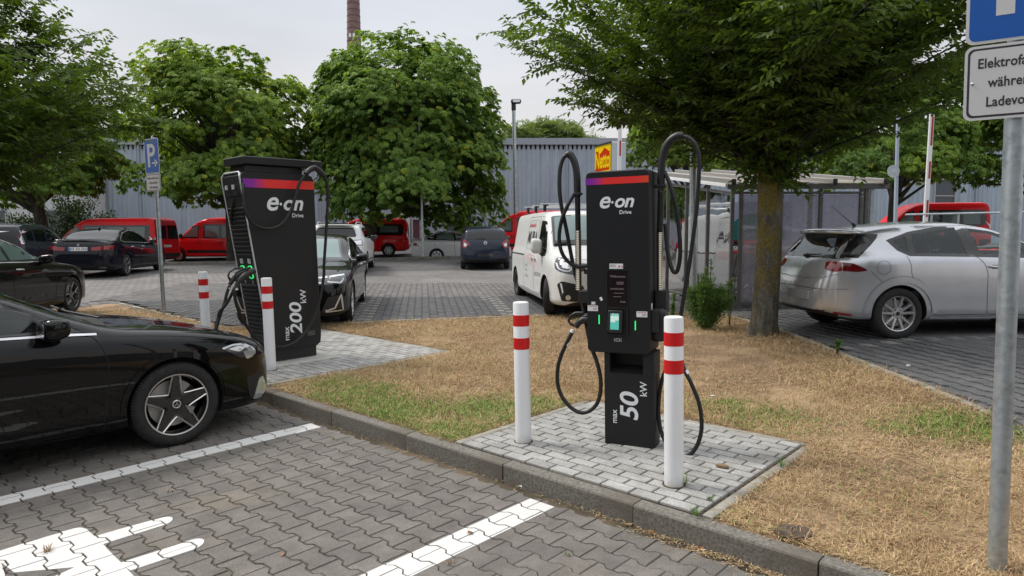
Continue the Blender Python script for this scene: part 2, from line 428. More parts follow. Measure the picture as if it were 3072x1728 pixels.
# ---- front car park (the marked bays)
front = empty('parking_bay_paving', (0, 0, 0)); front['kind'] = 'structure'
o = sheet('joint_sand_bed', lambda u, v: (*xy(-13+21*u, -9*(1-v)-.0), -.009), 4, 2, M['joint'], front)
def reg_front(x, y):
    s, t = st(x, y)
    if t > -.055 or t < -8 or s < -11 or s > 6: return False
    if y > 9.5: return False
    return abs(x) < y*.86+.7 or (y < 6 and x > -6 and x < 2.5)
pav = lay_pavers(front, reg_front, OO, -TH, lambda x, y: 0., M['paver'], lambda x, y, i, j: (M['paver_s'], True), 300, (-62, 60), (-60, 0))
# ---- paint: clipped to every stone, so that the joints show through it
def paint(name, polys, label=None):
    b = MB(); bed = []
    for x, y, z, a, i, j in pav:
        c, s_ = math.cos(a), math.sin(a)
        P = [(x+p[0]*c-p[1]*s_, y+p[0]*s_+p[1]*c) for p in inset(STONE, .002)]
        for ci, cl in enumerate(polys):
            if area2(cl) < 0: cl = cl[::-1]
            if min(math.hypot(x-q[0], y-q[1]) for q in cl) > 3: continue
            Q = clip_convex(P, cl)
            if len(Q) > 2 and abs(area2(Q)) > 1e-6:
                n = len(Q); b.add([(p[0], p[1], z+.0022+.0005*ci) for p in Q]+[(p[0], p[1], z-.004) for p in Q], [tuple(range(n))]+[(n+k, n+(k+1) % n, (k+1) % n, k) for k in range(n)])
    o = b.build(name, M['paint'], None, angle=None); o['kind'] = 'structure'; return o
def strip(p0, p1, w0, w1):
    return [p0, p1, w1, w0]
L1 = [GP(-300, 1564), GP(971, 1259.5), GP(1008, 1270), GP(-300, 1594)]
L2 = [GP(800, 1864), GP(1621, 1480), GP(1696, 1504), GP(900, 1898)]
L1 = strip(xy(-1.52-1.02, -5.2), xy(-1.52-1.02, -.06), xy(-2.66, -5.2), xy(-2.66, -.06))
def stx(u, v): return st(*GP(u, v))
def bayline(u1, v1, u2, v2, t0=-5.5, t1=-.10):
    s1 = stx(u1, v1)[0]; s2 = stx(u2, v2)[0]
    return [xy(s1, t0), xy(s1, t1), xy(s2, t1), xy(s2, t0)]
paint('parking_line', [bayline(600, 1349, 600, 1371)])
paint('parking_line', [bayline(1450, 1560, 1500, 1601)])
def zz(x, y): return GP(x/2.307, 1100+y/2.307)
def capsule(a, b, c, d):
    """strip a-b upper edge, c-d lower edge, rounded at the b/d end"""
    A, B, C, D = [Vector(p) for p in (a, b, c, d)]; ctr = (B+D)/2; r = (B-D)/2; ax = ((B-A)+(D-C)).normalized()*r.length
    arc = [tuple(ctr+r*math.cos(t)+ax*math.sin(t)) for t in [math.pi*k/10 for k in range(11)]]
    return [tuple(A)]+arc+[tuple(C)]
sym = [[zz(-90, 1290), zz(0, 1265), zz(410, 1150), zz(500, 1122), zz(560, 1116), zz(605, 1128), zz(660, 1180), zz(740, 1250), zz(580, 1384), zz(100, 1425)],
       [zz(640, 1190), zz(700, 1222), zz(830, 1350), zz(1010, 1540), zz(600, 1540), zz(520, 1370)],
       [zz(556, 1372), zz(660, 1400), zz(700, 1520), zz(260, 1520), zz(390, 1449)],
       capsule(zz(640, 1180), zz(1115, 1050), zz(700, 1236), zz(1125, 1103)),
       capsule(zz(820, 1365), zz(1325, 1205), zz(905, 1414), zz(1335, 1272)),
       [zz(-80, 1350), zz(0, 1335), zz(35, 1449), zz(20, 1520), zz(-90, 1520)]]
paint('painted_plug_symbol', sym)
# ---- kerb stones, one metre each
kerb = empty('kerb', (0, 0, 0)); kerb['kind'] = 'structure'
def kerb_mesh():
    L = .993; prof = [(0, -.12), (0, .108), (.006, .118), (.014, .12), (.098, .12), (.10, .116), (.10, -.12)]
    b = MB(); n = len(prof)
    vs = [(-L/2, p[0], p[1]) for p in prof]+[(L/2, p[0], p[1]) for p in prof]
    fs = [tuple(range(n)), tuple(range(2*n-1, n-1, -1))]+[(i, i+n, (i+1) % n+n, (i+1) % n) for i in range(n)]
    b.add(vs, fs); return b.mesh('kerb_stone', 30)
km = kerb_mesh(); km.materials.append(M['kerb'])
s_joint = st(*GP(1508, 1392, .12))[0]
for k in range(-13, 7):
    o = bpy.data.objects.new('kerb_stone', km); COL.objects.link(o); o.parent = kerb
    p = xy(s_joint-.5-k*-1.0, random.gauss(0, .002)); o.location = (p[0], p[1], random.gauss(0, .0015)); o.rotation_euler = (0, 0, -TH+random.gauss(0, .001))
o = sheet('kerb_bedding', lambda u, v: (*xy(-13.6+21*u, .012+.076*v), .09), 6, 1, M['kerb'], kerb)
# ---- grass verge
FAR = [xy(-13, 1.9), xy(-7.6, 1.75), (-3.07, 11.07), (-1.5, 11.62), (0.01, 12.08), (1.4, 12.34), (3.1, 12.3), (3.66, 12.0), (3.84, 9.22), (3.77, 6.95), (3.75, 5.08), (3.9, 3.4), (4.3, 1.6)]
NEAR = [xy(6.6, .105), xy(-13, .105)]
VERGE = FAR+NEAR
# pads
PAD2 = [xy(-.72, .10), xy(1.135, .10), xy(1.135, 1.60), xy(-.72, 1.60)]
PAD1 = [xy(-5.5, .10), xy(-3.38, .10), xy(-3.38, 2.62), xy(-5.5, 2.62)]
def pad2r(s, t, e=0.): return -.55-e < s < 1.41+e and .10 < t < 1.74+e
def pad1r(s, t, e=0.): return -6.4-e < s < -3.33+e and .10 < t < 2.64+e
def verge_sheet():
    # regular grid in the kerb frame, trimmed at the far edge
    V = []; idx = {}; Fc = []; st_ = .16
    ns, nt_ = int(20.6/st_), int(13/st_)
    for j in range(nt_):
        for i in range(ns):
            s, t = -13+i*st_, .1+j*st_
            c = [(s, t), (s+st_, t), (s+st_, t+st_), (s, t+st_)]
            if not all(inside(xy(*q), VERGE) or q[1] < .2 for q in c): continue
            if all((pad1r(q[0], q[1], -.05) or pad2r(q[0], q[1], -.05)) for q in c): continue
            f = []
            for q in c:
                kk = (round(q[0], 3), round(q[1], 3))
                if kk not in idx:
                    x, y = xy(*q); idx[kk] = len(V); nz_ = random.uniform(-.012, .010) if q[1] > .15 and not pad1r(*q, .1) and not pad2r(*q, .1) else -.012
                    V.append((x, y, H(x, y)-.012+nz_))
                f.append(idx[kk])
            Fc.append(f)
    # rim that reaches the far edge
    return fast_mesh('grass_verge', V, np.array(Fc), None, M['soil'], None, True)
vg = verge_sheet(); vg['kind'] = 'structure'
# under-sheet so no gap shows at the ragged rim
b = MB(); b.add([(p[0], p[1], (H(*p) if st(*p)[1] > .2 else .12)-.05) for p in VERGE], [tuple(range(len(VERGE)))][:0])
tri = mgeo.tessellate_polygon([[Vector((p[0], p[1], 0)) for p in VERGE]])
b.f = [tuple(t) for t in tri]; b.mi = [0]*len(b.f); b.sm = [False]*len(b.f)
o = b.build('subsoil', M['soil'], None); o['kind'] = 'structure'
# far edging: flush concrete strips, each piece its own
edging = empty('verge_edging', (0, 0, 0)); edging['kind'] = 'structure'
def edge_line(pts, parent, w=.08, piece=1.0, zf=lambda x, y: H(x, y)+.008, m=None, name='edge_stone', hgt=.1):
    for a, c in zip(pts[:-1], pts[1:]):
        a = Vector(a); c = Vector(c); L = (c-a).length; n = max(1, round(L/piece)); d = (c-a)/n
        for i in range(n):
            p = a+d*(i+.5); b = MB(); l = d.length-.006
            z0, z1 = zf(*(a+d*i)), zf(*(a+d*(i+1)))
            mm = frame4((p.x, p.y, (z0+z1)/2), (d.x, d.y, z1-z0), (-d.y, d.x, 0))
            b.box((0, 0, -hgt/2), (l, w, hgt), ch=.006); o = b.build(name, m or M['edge'], parent); o.matrix_local = mm
edge_line([xy(-13, 1.9)]+FAR[1:], edging)
# pads
def pad(name, smin, smax, tmin, tmax, hole=None, edges=(), size=(.2, .1)):
    p = empty(name, (0, 0, 0)); p['kind'] = 'structure'
    o = sheet('joint_sand_bed', lambda u, v: (*xy(smin+(smax-smin)*u, tmin+(tmax-tmin)*v), .1205), 2, 2, M['joint'], p)
    b = MB(); g = .0068
    lx, ly = size; me = {}
    def get(l):
        if l not in me:
            q = MB(); q.box((0, 0, -.02), (l-2*g, ly-2*g, .04), ch=.003); me[l] = q.mesh('pad_stone'); me[l].materials.append(M['pad'])
        return me[l]
    row = 0; t = tmin+ly/2
    while t < tmax-.02:
        s = smin; first = (lx/2 if row % 2 else lx)
        l = first
        while s < smax-.01:
            l = min(l, smax-s)
            if l > .03:
                c = (s+l/2, t)
                if not (hole and hole[0] < c[0] < hole[1] and hole[2] < c[1] < hole[3]):
                    o = bpy.data.objects.new('pad_stone', get(round(l, 3))); COL.objects.link(o); o.parent = p
                    q = xy(*c); o.location = (q[0], q[1], .134+random.gauss(0, .001)); o.rotation_euler = (random.gauss(0, .002), random.gauss(0, .002), -TH+random.gauss(0, .004))
            s += l; l = lx
        t += ly; row += 1
    for (s0, t0, s1, t1) in edges: edge_line([xy(s0, t0), xy(s1, t1)], p, .06, .9, lambda x, y: .134)
    return p
pad('charger_pad', -.50, 1.345, .105, 1.70, hole=None, edges=[(-.535, .105, -.535, 1.72), (1.395, .105, 1.395, 1.68), (-.50, 1.735, 1.36, 1.735)])
pad('charger_pad', -6.4, -3.38, .105, 2.60, hole=(-5.0, -4.05, .55, 1.5), edges=[(-3.34, .105, -3.34, 2.6), (-6.4, 2.635, -3.38, 2.635)])
b = MB(); P = [xy(-5.0, .52), xy(-4.04, .52), xy(-4.04, 1.5), xy(-5.0, 1.5)]
b.prism(P, .05, .142, ch=.008); o = b.build('foundation_slab', M['conc']); o['kind'] = 'structure'
# ---- rear and side car park
lot = empty('car_park_paving', (0, 0, 0)); lot['kind'] = 'structure'
LAX = math.radians(7.5)          # bays of the rear car park
def lot_mat():
    m = mat('lot_far', (.1, .1, .1), .85, spec=.3); b = NB(m)
    geo = b.n('ShaderNodeNewGeometry'); mp = b.n('ShaderNodeMapping', {'Vector': (geo, 'Position'), 'Rotation': (0, 0, LAX)})
    br = b.n('ShaderNodeTexBrick', {'Vector': (mp, 0), 'Scale': 1., 'Mortar Size': .012, 'Mortar Smooth': .3, 'Brick Width': .22, 'Row Height': .16, 'Color1': (.85, .85, .85, 1), 'Color2': (1.12, 1.12, 1.12, 1), 'Mortar': (.45, .42, .4, 1)})
    sp = b.n('ShaderNodeSeparateXYZ', {0: (geo, 'Position')})
    nn = b.n('ShaderNodeTexNoise', {'Vector': (geo, 'Position'), 'Scale': .7, 'Detail': 4})
    def band(lo, hi):
        a = b.n('ShaderNodeMath', {0: (sp, 'X'), 1: .13}, operation='MULTIPLY'); y = b.n('ShaderNodeMath', {0: (sp, 'Y'), 1: (a, 0)}, operation='SUBTRACT')
        p = b.n('ShaderNodeMapRange', {0: (y, 0), 1: lo, 2: lo+.3, 3: 0, 4: 1}); q = b.n('ShaderNodeMapRange', {0: (y, 0), 1: hi, 2: hi+.3, 3: 1, 4: 0})
        return b.n('ShaderNodeMath', {0: (p, 0), 1: (q, 0)}, operation='MULTIPLY')
    c = b.mix((band(15.2, 23.3), 0), (.115, .114, .115), (.185, .175, .168))
    r = b.ramp((nn, 0), [(.3, (.85,)*3), (.7, (1.18,)*3)]); c = b.mix(1., (c, 2), (r, 0), 'MULTIPLY'); c = b.mix(1., (c, 2), (br, 0), 'MULTIPLY')
    b.l(c, 2, b.b, 'Base Color'); b.bump((br, 1), -.3, .01); return m
M['lotfar'] = lot_mat()
def lot_sheet():
    V = []; nu, nv = 220, 150; X = np.linspace(-45, 50, nu+1); Y = np.concatenate([np.linspace(.5, 29.5, nv+1)])
    for y in Y:
        for x in X:
            V.append((x, y, lotz(x, y)-.010))
    Fc = []
    for j in range(nv):
        for i in range(nu):
            c = ((X[i]+X[i+1])/2, (Y[j]+Y[j+1])/2); s, t = st(*c)
            if t < 1.2: continue
            if all(inside((X[a], Y[b_]), VERGE) for a in (i, i+1) for b_ in (j, j+1)): continue
            if c[1] > 28.3+.1*(c[0]+6) : continue
            Fc.append((j*(nu+1)+i, j*(nu+1)+i+1, (j+1)*(nu+1)+i+1, (j+1)*(nu+1)+i))
    # drop below the verge where a cell overlaps it
    V = [(x, y, (min(z, H(x, y))-.03 if inside((x, y), VERGE) else z)) for x, y, z in V]
    return fast_mesh('paving_bed', V, np.array(Fc), None, M['lotfar'], lot, True)
lot_sheet()
STR = [(GP(1070, 967, .15), GP(1133, 886, .2)), (GP(1532, 950, .15), GP(1453, 878, .2))]
def near_line(x, y, a, b_, w):
    a = Vector(a); b_ = Vector(b_); p = Vector((x, y)); d = b_-a; t = (p-a).dot(d)/d.dot(d)
    return -.02 < t < 1.02 and (p-a-d*t).length < w
def lot_kind(x, y, i, j):
    for a, b_ in STR:
        if near_line(x, y, a, b_, .17) and i % 2 == 0: return (M['light_s'], False)
    if x > 3.5 and y < 11 and abs((y-8.05)-.16*(x-4.6)) < .075: return ((M['light_s'] if i % 2 == 0 else M['lotp_s']), False)
    yy = y-.13*x
    if yy > 15.4: return (M['lane_s'], False)
    return (M['lotp_s'], True)
def reg_lot(x, y):
    if inside((x, y), VERGE): return False
    s, t = st(x, y)
    if t < 1.5: return False
    if y > 18.5 or abs(x) > y*.78+.4: return False
    if x < -9 or (x > 3 and y > 12.2): return False
    for q in ((.085, 0), (-.085, 0), (0, .085), (0, -.085)):
        if inside((x+q[0], y+q[1]), VERGE): return False
    return True
lay_pavers(lot, reg_lot, (0, 12.3), math.radians(90)+LAX, lambda x, y: lotz(x, y)+.004, M['lotp'], lot_kind, 300, (-70, 60), (-80, 100), near=(5.2, 5.5), tilt=.0015, zj=.0005)
# edge of the rear car park, verge behind it and the street
M['street'] = simple_noise('asphalt', (.055, .055, .058), (.075, .074, .075), 40, .9, .3, .005)
kerb2 = empty('far_kerb', (0, 0, 0)); kerb2['kind'] = 'structure'
KF = [(-45, 24.4), (-13, 27.6), (-6, 28.4), (-2.6, 28.8), (14, 30.2), (50, 33)]
edge_line(KF, kerb2, .12, 1.0, lambda x, y: lotz(x, min(y, 29))+.10, M['kerb'], 'kerb_stone', .3)
b = MB(); L = KF
for i in range(len(L)-1):
    p, q = L[i], L[i+1]
    b.add([(p[0], p[1]+.05, lotz(*p)+.08), (q[0], q[1]+.05, lotz(*q)+.08), (q[0], q[1]+1.9, lotz(*q)+.02), (p[0], p[1]+1.9, lotz(*p)+.02)], [(0, 1, 2, 3)])
M['vergedry'] = simple_noise('dry_verge', (.22, .17, .09), (.33, .27, .16), 6, 1, .6, .02, c3=(.12, .14, .06), sc3=.7)
o = b.build('far_verge', M['vergedry']); o['kind'] = 'structure'
def streetz(x, y): return max(-.1, min(.95, .2+.022*(x+6)+.06*(y-31)))
def stf(u, v):
    x = -45+105*u; y = 28+18*v; y0 = 28.4+.085*(x+6) + 1.8; y = max(y, y0); return (x, y, streetz(x, y))
o = sheet('street', stf, 40, 16, M['street']); o['kind'] = 'structure'
# ================================================================== BOLLARDS
def bollard(p, label):
    r0 = .057; root = empty('bollard', p, 0, True); tag(root, label, 'bollard', 'red and white bollards guarding the chargers')
    b = MB(); b.lathe([(r0, -.05), (r0, 1.008), (r0-.003, 1.016), (r0-.012, 1.02), (0, 1.021)], 40); b.build('post', M['whitep'], root)
    for z0, z1 in ((.848, .928), (.682, .764)):
        b = MB(); b.lathe([(r0, z0), (r0+.0012, z0+.0005), (r0+.0012, z1-.0005), (r0, z1)], 40, cap=False); b.build('reflective_band', M['red'], root)
    b = MB(); b.lathe([(.0045, 0), (.0045, .001)], 10, M4=Matrix.Translation((r0*.78*.7, -r0*.78*.72, .985)) @ Matrix.Rotation(math.pi/2, 4, 'X')); b.build('bolt_hole', M['rubber'], root)
    b = MB(); b.lathe([(r0+.012, -.004), (r0+.012, .002), (r0+.001, .002)], 30, cap=False); b.build('ground_gap', M['joint'], root)
    return root
bollard((.083, 4.81, .136), 'red and white steel bollard left of the small single-post charger')
bollard((.976, 3.97, .136), 'nearest and largest red and white bollard, standing in front of the small charger')
bollard((-2.663, 7.375, .136), 'red and white bollard in front of the tall wide charger, beside the bonnet')
p = xy(-5.62, .55); bollard((p[0], p[1], .136), 'farthest red and white bollard, left of the tall charger behind the bonnet')

def eon(parent, M4, w, m=None, name='brand_lettering'):
    """lower-case italic lettering with a raised dot, w wide"""
    m = m or M['logo']; b = MB()
    sz = w/2.02
    for ch, x, y in (('e', -.06, 0), ('o', .93, 0), ('n', 1.55, 0)):
        s_ = sz*(1.42 if ch == 'e' else 1.10)
        vs, fs = text_geo(ch, s_, shear=.26, bold=.018 if ch == 'e' else .026, res=6); b.add([(v[0]*1.05+x*sz, v[1]-(.02*sz if ch == 'e' else 0), 0) for v in vs], fs, 0, False, M4)
    b.add([(.84*sz+.07*sz*math.cos(a), .30*sz+.075*sz*math.sin(a), 0) for a in [math.pi*2*i/20 for i in range(20)]], [tuple(range(20))], 0, False, M4)
    return b.build(name, m, parent, angle=None)
def stripe_mat():
    m = mat('brand_stripe', (.7, .03, .03), .4); b = NB(m)
    t = b.n('ShaderNodeTexCoord'); s_ = b.n('ShaderNodeSeparateXYZ', {0: (t, 'Generated')})
    r = b.ramp((s_, 'X'), [(0, (.21, .015, .36)), (.12, (.25, .018, .34)), (.32, (.78, .028, .025)), (.8, (.80, .03, .025)), (1, (.72, .06, .02))]); b.l(r, 0, b.b, 'Base Color'); return m
M['stripe'] = stripe_mat()

# ================================================================== SMALL CHARGER (single post)
C5 = empty('charging_station', mat4=Matrix.Translation((.76, 4.71, .132)) @ LEAN @ Matrix.Rotation(math.radians(-25), 4, 'Z'))
tag(C5, 'small black charger on a single post with max 50 kW lettering, hoses on both sides', 'charging station')
K = .00164
def c5(X, Y, d=0.): return ((X-369-111*d)*K, d, 1.945-(Y-192)*K)
zB, zT = .668, 1.945
# head: rounded front outline extruded backwards, chamfered lower right
hd = rrect(.455, zT-zB, .035, 6, 0, (zT+zB)/2)
hd = [p for p in hd]
b = MB(); R = Matrix(((1, 0, 0, 0), (0, 0, -1, .26), (0, 1, 0, 0), (0, 0, 0, 1)))
b.prism(hd, 0, .26, ch=.012, M4=R); b.build('housing', M['chblack'], C5, 30)
b = MB(); b.prism(inset(hd, .008), .2595, .2625, M4=R); b.build('front_panel', M['chfront'], C5, 30)
b = MB()
foot = [(-.112, .035), (.222, .035), (.240, .045), (.248, .06), (.248, .20), (.235, .215), (-.10, .215), (-.112, .20)]
# pedestal with recess: built of cheeks, back and floor
b.prism(foot, 0, .52, ch=0); b.box((-.092, .125, .5985), (.04, .18, .157)); b.box((.208, .125, .5985), (.08, .18, .157)); b.box((.048, .195, .5985), (.24, .04, .157)); b.box((.07, .125, .672), (.3, .18, .012))
b.add([(-.072, .036, .521), (.168, .036, .521), (.168, .175, .56), (-.072, .175, .56)], [(0, 1, 2, 3)])
b.build('pedestal', M['chblack'], C5, 30)
FR = lambda x, z, y=-.0035: Matrix(((1, 0, 0, x), (0, 0, -1, y), (0, 1, 0, z), (0, 0, 0, 1)))     # local xy on the front face
b = MB(); b.add([(-.2275+.001, 0, 0), (.222, 0, 0), (.222, .046, 0), (-.2265, .046, 0)], [(0, 1, 2, 3)], M4=FR(0, 1.852)); b.build('gradient_stripe', M['stripe'], C5, None)
eon(C5, FR(-.128, 1.692), .232)
text('drive_lettering', 'Drive', .038, M['logo'], C5, FR(.103, 1.644), bold=.012, align='RIGHT')
def plate(name, w, h, M4, m, parent, r=.003, t=.0012):
    b = MB(); b.prism(rrect(w, h, r, 3), 0, t, M4=M4); return b.build(name, m, parent, 30)
def frm(name, w, h, r, bar, dep, M4, m, parent):
    o_ = rrect(w, h, r, 5); i_ = rrect(w-2*bar, h-2*bar, max(.001, r-bar), 5); n = len(o_); b = MB()
    b.add([(*p, 0) for p in o_]+[(*p, dep) for p in o_]+[(*p, dep) for p in i_]+[(*p, 0) for p in i_],
          [(q*n+i, q*n+(i+1) % n, ((q+1) % 4)*n+(i+1) % n, ((q+1) % 4)*n+i) for q in range(4) for i in range(n)], M4=M4)
    return b.build(name, m, parent, 30)
def small_text(n, w, h, M4, m, parent, name='print'):
    b = MB()
    for i in range(n):
        x = -w/2
        while x < w/2-.004:
            l = random.uniform(.003, .012); l = min(l, w/2-x); z = h/2-(i+.5)*h/n
            b.add([(x, z-h/n*.25, 0), (x+l, z-h/n*.25, 0), (x+l, z+h/n*.25, 0), (x, z+h/n*.25, 0)], [(0, 1, 2, 3)], M4=M4); x += l+.002
    return b.build(name, m, parent, None)
M['redprint'] = mat('red_print', (.5, .04, .03), .5); M['greyprint'] = mat('grey_print', (.2, .2, .22), .5)
# sticker over the screen
st_ = plate('sticker', .098, .036, FR(-.008, 1.283), M['white'], C5)
eon(st_, FR(.006, 1.275, -.0052), .040, M['redprint'], 'sticker_lettering'); small_text(3, .046, .02, FR(-.033, 1.286, -.0052), M['greyprint'], st_)
# screen
sc = plate('display', .150, .262, FR(.0, 1.122), M['screen'], C5, .008)
frm('display_frame', .156, .27, .01, .004, .004, FR(0, 1.122), M['plastic'], C5)
text('screen_lettering', 'Willkommen', .021, M['screentx'], sc, FR(-.052, 1.205, -.0052), bold=.01)
small_text(3, .05, .022, FR(.02, 1.165, -.0052), M['screentx'], sc); small_text(2, .095, .012, FR(-.002, 1.125, -.0052), M['screentx'], sc)
small_text(1, .07, .008, FR(.01, 1.095, -.0052), M['screentx'], sc); small_text(1, .06, .008, FR(.0, 1.07, -.0052), M['screentx'], sc)
eon(sc, FR(.02, 1.03, -.0052), .034, M['screentx'], 'screen_mark')
# payment terminal, leaning box in a frame
frm('terminal_surround', .156, .196, .01, .006, .012, FR(0, .895), M['plastic'], C5)
T5 = FR(-.012, .895, -.004) @ Matrix.Rotation(math.radians(-6), 4, 'X')
b = MB(); b.prism(rrect(.105, .155, .012, 4), 0, .034, ch=.004, M4=T5); tm = b.build('payment_terminal', M['plastic'], C5, 30)
b = MB(); b.prism(rrect(.062, .112, .004, 3), .0345, .0352, M4=T5); b.build('terminal_screen', M['teal'], tm, 30)
b = MB(); b.add([(-.029, -.005, .0357), (.005, -.005, .0357), (.005, .008, .0357), (.029, .008, .0357), (.029, .040, .0357), (-.029, .040, .0357)], [(0, 1, 2, 3, 4, 5)], M4=T5); b.build('terminal_graphic', M['tealw'], tm, None)
eon(tm, T5 @ Matrix.Translation((-.02, .045, .036)), .04, M['logo'], 'terminal_mark')
for x, z in ((-.181, .984), (.172, .952)):
    s_ = plate('info_sticker', .076, .040, FR(x, z), M['white'], C5, .002)
    small_text(2, .066, .008, FR(x, z+.012, -.0052), M['redprint'], s_); small_text(3, .030, .018, FR(x+.017, z-.005, -.0052), M['greyprint'], s_)
for x, z in ((-.135, .905), (.126, .872)):
    b = MB(); b.prism(rrect(.007, .066, .0034, 4), 0, .003, M4=FR(x, z)); b.build('status_light', M['green'], C5, None)
plate('card_symbol', .018, .026, FR(-.119, 1.052) @ Matrix.Rotation(.5, 4, 'Z'), M['logo'], C5, .003)
frm('socket_symbol', .032, .022, .003, .002, .001, FR(-.177, 1.02), M['logo'], C5); plate('card_reader_symbol', .022, .014, FR(-.177, 1.02), M['logo'], C5, .003)
frm('card_slot_symbol', .030, .020, .004, .003, .001, FR(.0, .765), M['logo'], C5)
for dx in (-.024, .024): plate('arrow_symbol', .002, .026, FR(dx, .765), M['logo'], C5, .0005)
# pedestal lettering, reads upwards
def up(x, z, y=.0335): return FR(x, z, y) @ Matrix.Rotation(math.pi/2, 4, 'Z')
text('power_lettering', '50', .190, M['logo'], C5, up(.128, .185) @ Matrix.Diagonal((1.04, .94, 1, 1)), bold=.022, shear=.16, res=8)
text('power_lettering', 'max', .058, M['logo'], C5, up(-.022, .155), bold=.012)
text('power_lettering', 'kW', .070, M['logo'], C5, up(.195, .365), bold=.012)
plate('brand_label', .03, .05, Matrix.Translation((.2285, .05, 1.0)) @ Matrix.Rotation(math.pi/2, 4, 'Y') @ Matrix.Rotation(math.pi/2, 4, 'Z'), M['logo'], C5, .004)
# side holders, poles and hoses
def coil(p0, p1, r=.0225, turns=34):
    p0, p1 = Vector(p0), Vector(p1); L = (p1-p0).length; prof = []
    for i in range(turns*4+1): prof.append((r+(.0022 if i % 4 in (1, 2) else -.0022), L*i/(turns*4)))
    b = MB(); d = (p1-p0).normalized(); b.lathe(prof, 18, M4=frame4(p0, d.orthogonal(), d.cross(d.orthogonal())), smooth=False); return b
def hosepart(pts, r, root, name='charging_hose', m=None, n=10, k=8):
    b = MB(); b.tube(smooth_path(pts, k), r, n); return b.build(name, m or M['rubber'], root, None)
# left
b = MB(); b.box((-.27, .13, 1.055), (.10, .10, .092), ch=.006); b.build('hose_bracket', M['plastic'], C5)
x0 = c5(182, 500, .12)[0]
coil((x0, .12, 1.10), (x0, .12, 1.535)).build('spring_sleeve', M['hose'], C5, 60)
hosepart([(x0, .12, 1.53), (x0-.001, .12, 1.80)], .020, C5, 'hose_pole', M['plastic'], 14)
hosepart([c5(181, 290, .12), c5(180, 200, .12), c5(172, 150, .12), c5(160, 120, .12), c5(147, 103, .12), c5(133, 108, .12)], .0255, C5, 'hose_grip', M['plastic'], 14)
b = MB(); b.box(c5(182, 280, .12), (.062, .055, .018), ch=.004); b.build('hose_clamp', M['plastic'], C5)
hosepart([c5(140, 103, .12), c5(118, 120, .11), c5(103, 170, .10), c5(100, 250, .09), c5(108, 330, .09), c5(128, 430, .10), c5(150, 560, .12), c5(166, 640, .13), c5(182, 700, .16), c5(198, 780, .15), c5(215, 860, .12), c5(238, 950, .09), c5(268, 1020, .06), c5(285, 1090, .05), c5(284, 1160, .04), c5(262, 1215, .03), c5(215, 1247, .02), c5(160, 1238, .02), c5(110, 1190, .02), c5(86, 1130, .03), c5(86, 1060, .04), c5(102, 1000, .05), c5(130, 940, .06), c5(160, 885, .07)], .0145, C5)
hosepart([c5(164, 285, .10), c5(140, 330, .07), c5(112, 395, .06), c5(99, 470, .06), c5(110, 535, .06), c5(140, 580, .08), c5(185, 602, .10), c5(240, 596, .12)], .0145, C5)
# left connector with loop handle
gun = MB()
gun.tube([c5(170, 872, .07), c5(185, 850, .08), c5(205, 838, .09), c5(242, 836, .10)], [.019, .024, .029, .027], 12)
gun.tube([c5(205, 808, .09), c5(170, 808, .08), c5(148, 820, .075), c5(137, 842, .07), c5(145, 857, .07), c5(178, 868, .07)], [.012, .010, .009, .009, .010, .012], 10)
gun.box(c5(222, 828, .10), (.07, .05, .055), ch=.012)
gn = gun.build('charging_connector', M['plastic'], C5)
for X, Y, X2, Y2 in ((152, 895, 159, 882), (126, 955, 134, 941)):
    a, c_ = Vector(c5(X, Y, .062)), Vector(c5(X2, Y2, .066)); b = MB(); b.tube([a, c_], .0157, 12); b.build('cable_tag', M['white'], C5)
# right
b = MB(); b.box((.275, .16, 1.03), (.08, .11, .16), ch=.006); b.build('hose_bracket', M['plastic'], C5)
x0 = c5(545, 500, .16)[0]
coil((x0, .16, 1.09), (x0, .16, 1.515)).build('spring_sleeve', M['hose'], C5, 60)
hosepart([(x0, .16, 1.51), c5(551, 275, .16)], .0215, C5, 'hose_pole', M['plastic'], 14)
b = MB(); b.box(c5(551, 262, .16), (.072, .060, .022), ch=.004); b.build('hose_clamp', M['plastic'], C5)
hosepart([c5(551, 270, .16), c5(553, 190, .16), c5(558, 140, .16), c5(572, 98, .16), c5(595, 70, .16), c5(622, 57, .16), c5(640, 60, .16)], .0275, C5, 'hose_grip', M['plastic'], 14)
hosepart([c5(625, 62, .16), c5(660, 66, .15), c5(690, 95, .14), c5(707, 150, .14), c5(706, 260, .14), c5(697, 380, .14), c5(682, 500, .13), c5(665, 620, .12), c5(645, 740, .11), c5(632, 830, .10), c5(626, 930, .10), c5(645, 1020, .08), c5(680, 1090, .06), c5(712, 1175, .05), c5(720, 1270, .04), c5(698, 1350, .03), c5(655, 1390, .02), c5(600, 1375, .04), c5(562, 1335, .08), c5(543, 1270, .10), c5(540, 1190, .12), c5(552, 1100, .14), c5(580, 1010, .15), c5(575, 930, .15)], .0145, C5)
hosepart([c5(566, 205, .16), c5(585, 245, .15), c5(608, 320, .14), c5(625, 430, .14), c5(632, 540, .14), c5(622, 612, .14), c5(606, 625, .14), c5(590, 590, .15), c5(576, 520, .17), c5(568, 420, .19)], .0145, C5)
b = MB(); b.sell((.265, .115, .87), (.06, .055, .12), .5, M4=None); b.box((.25, .11, .90), (.06, .16, .17), ch=.01); b.build('charging_connector', M['plastic'], C5)
b = MB(); b.tube([c5(655, 1035, .08), c5(662, 1050, .075)], .0165, 12); b.build('cable_tag', M['white'], C5)

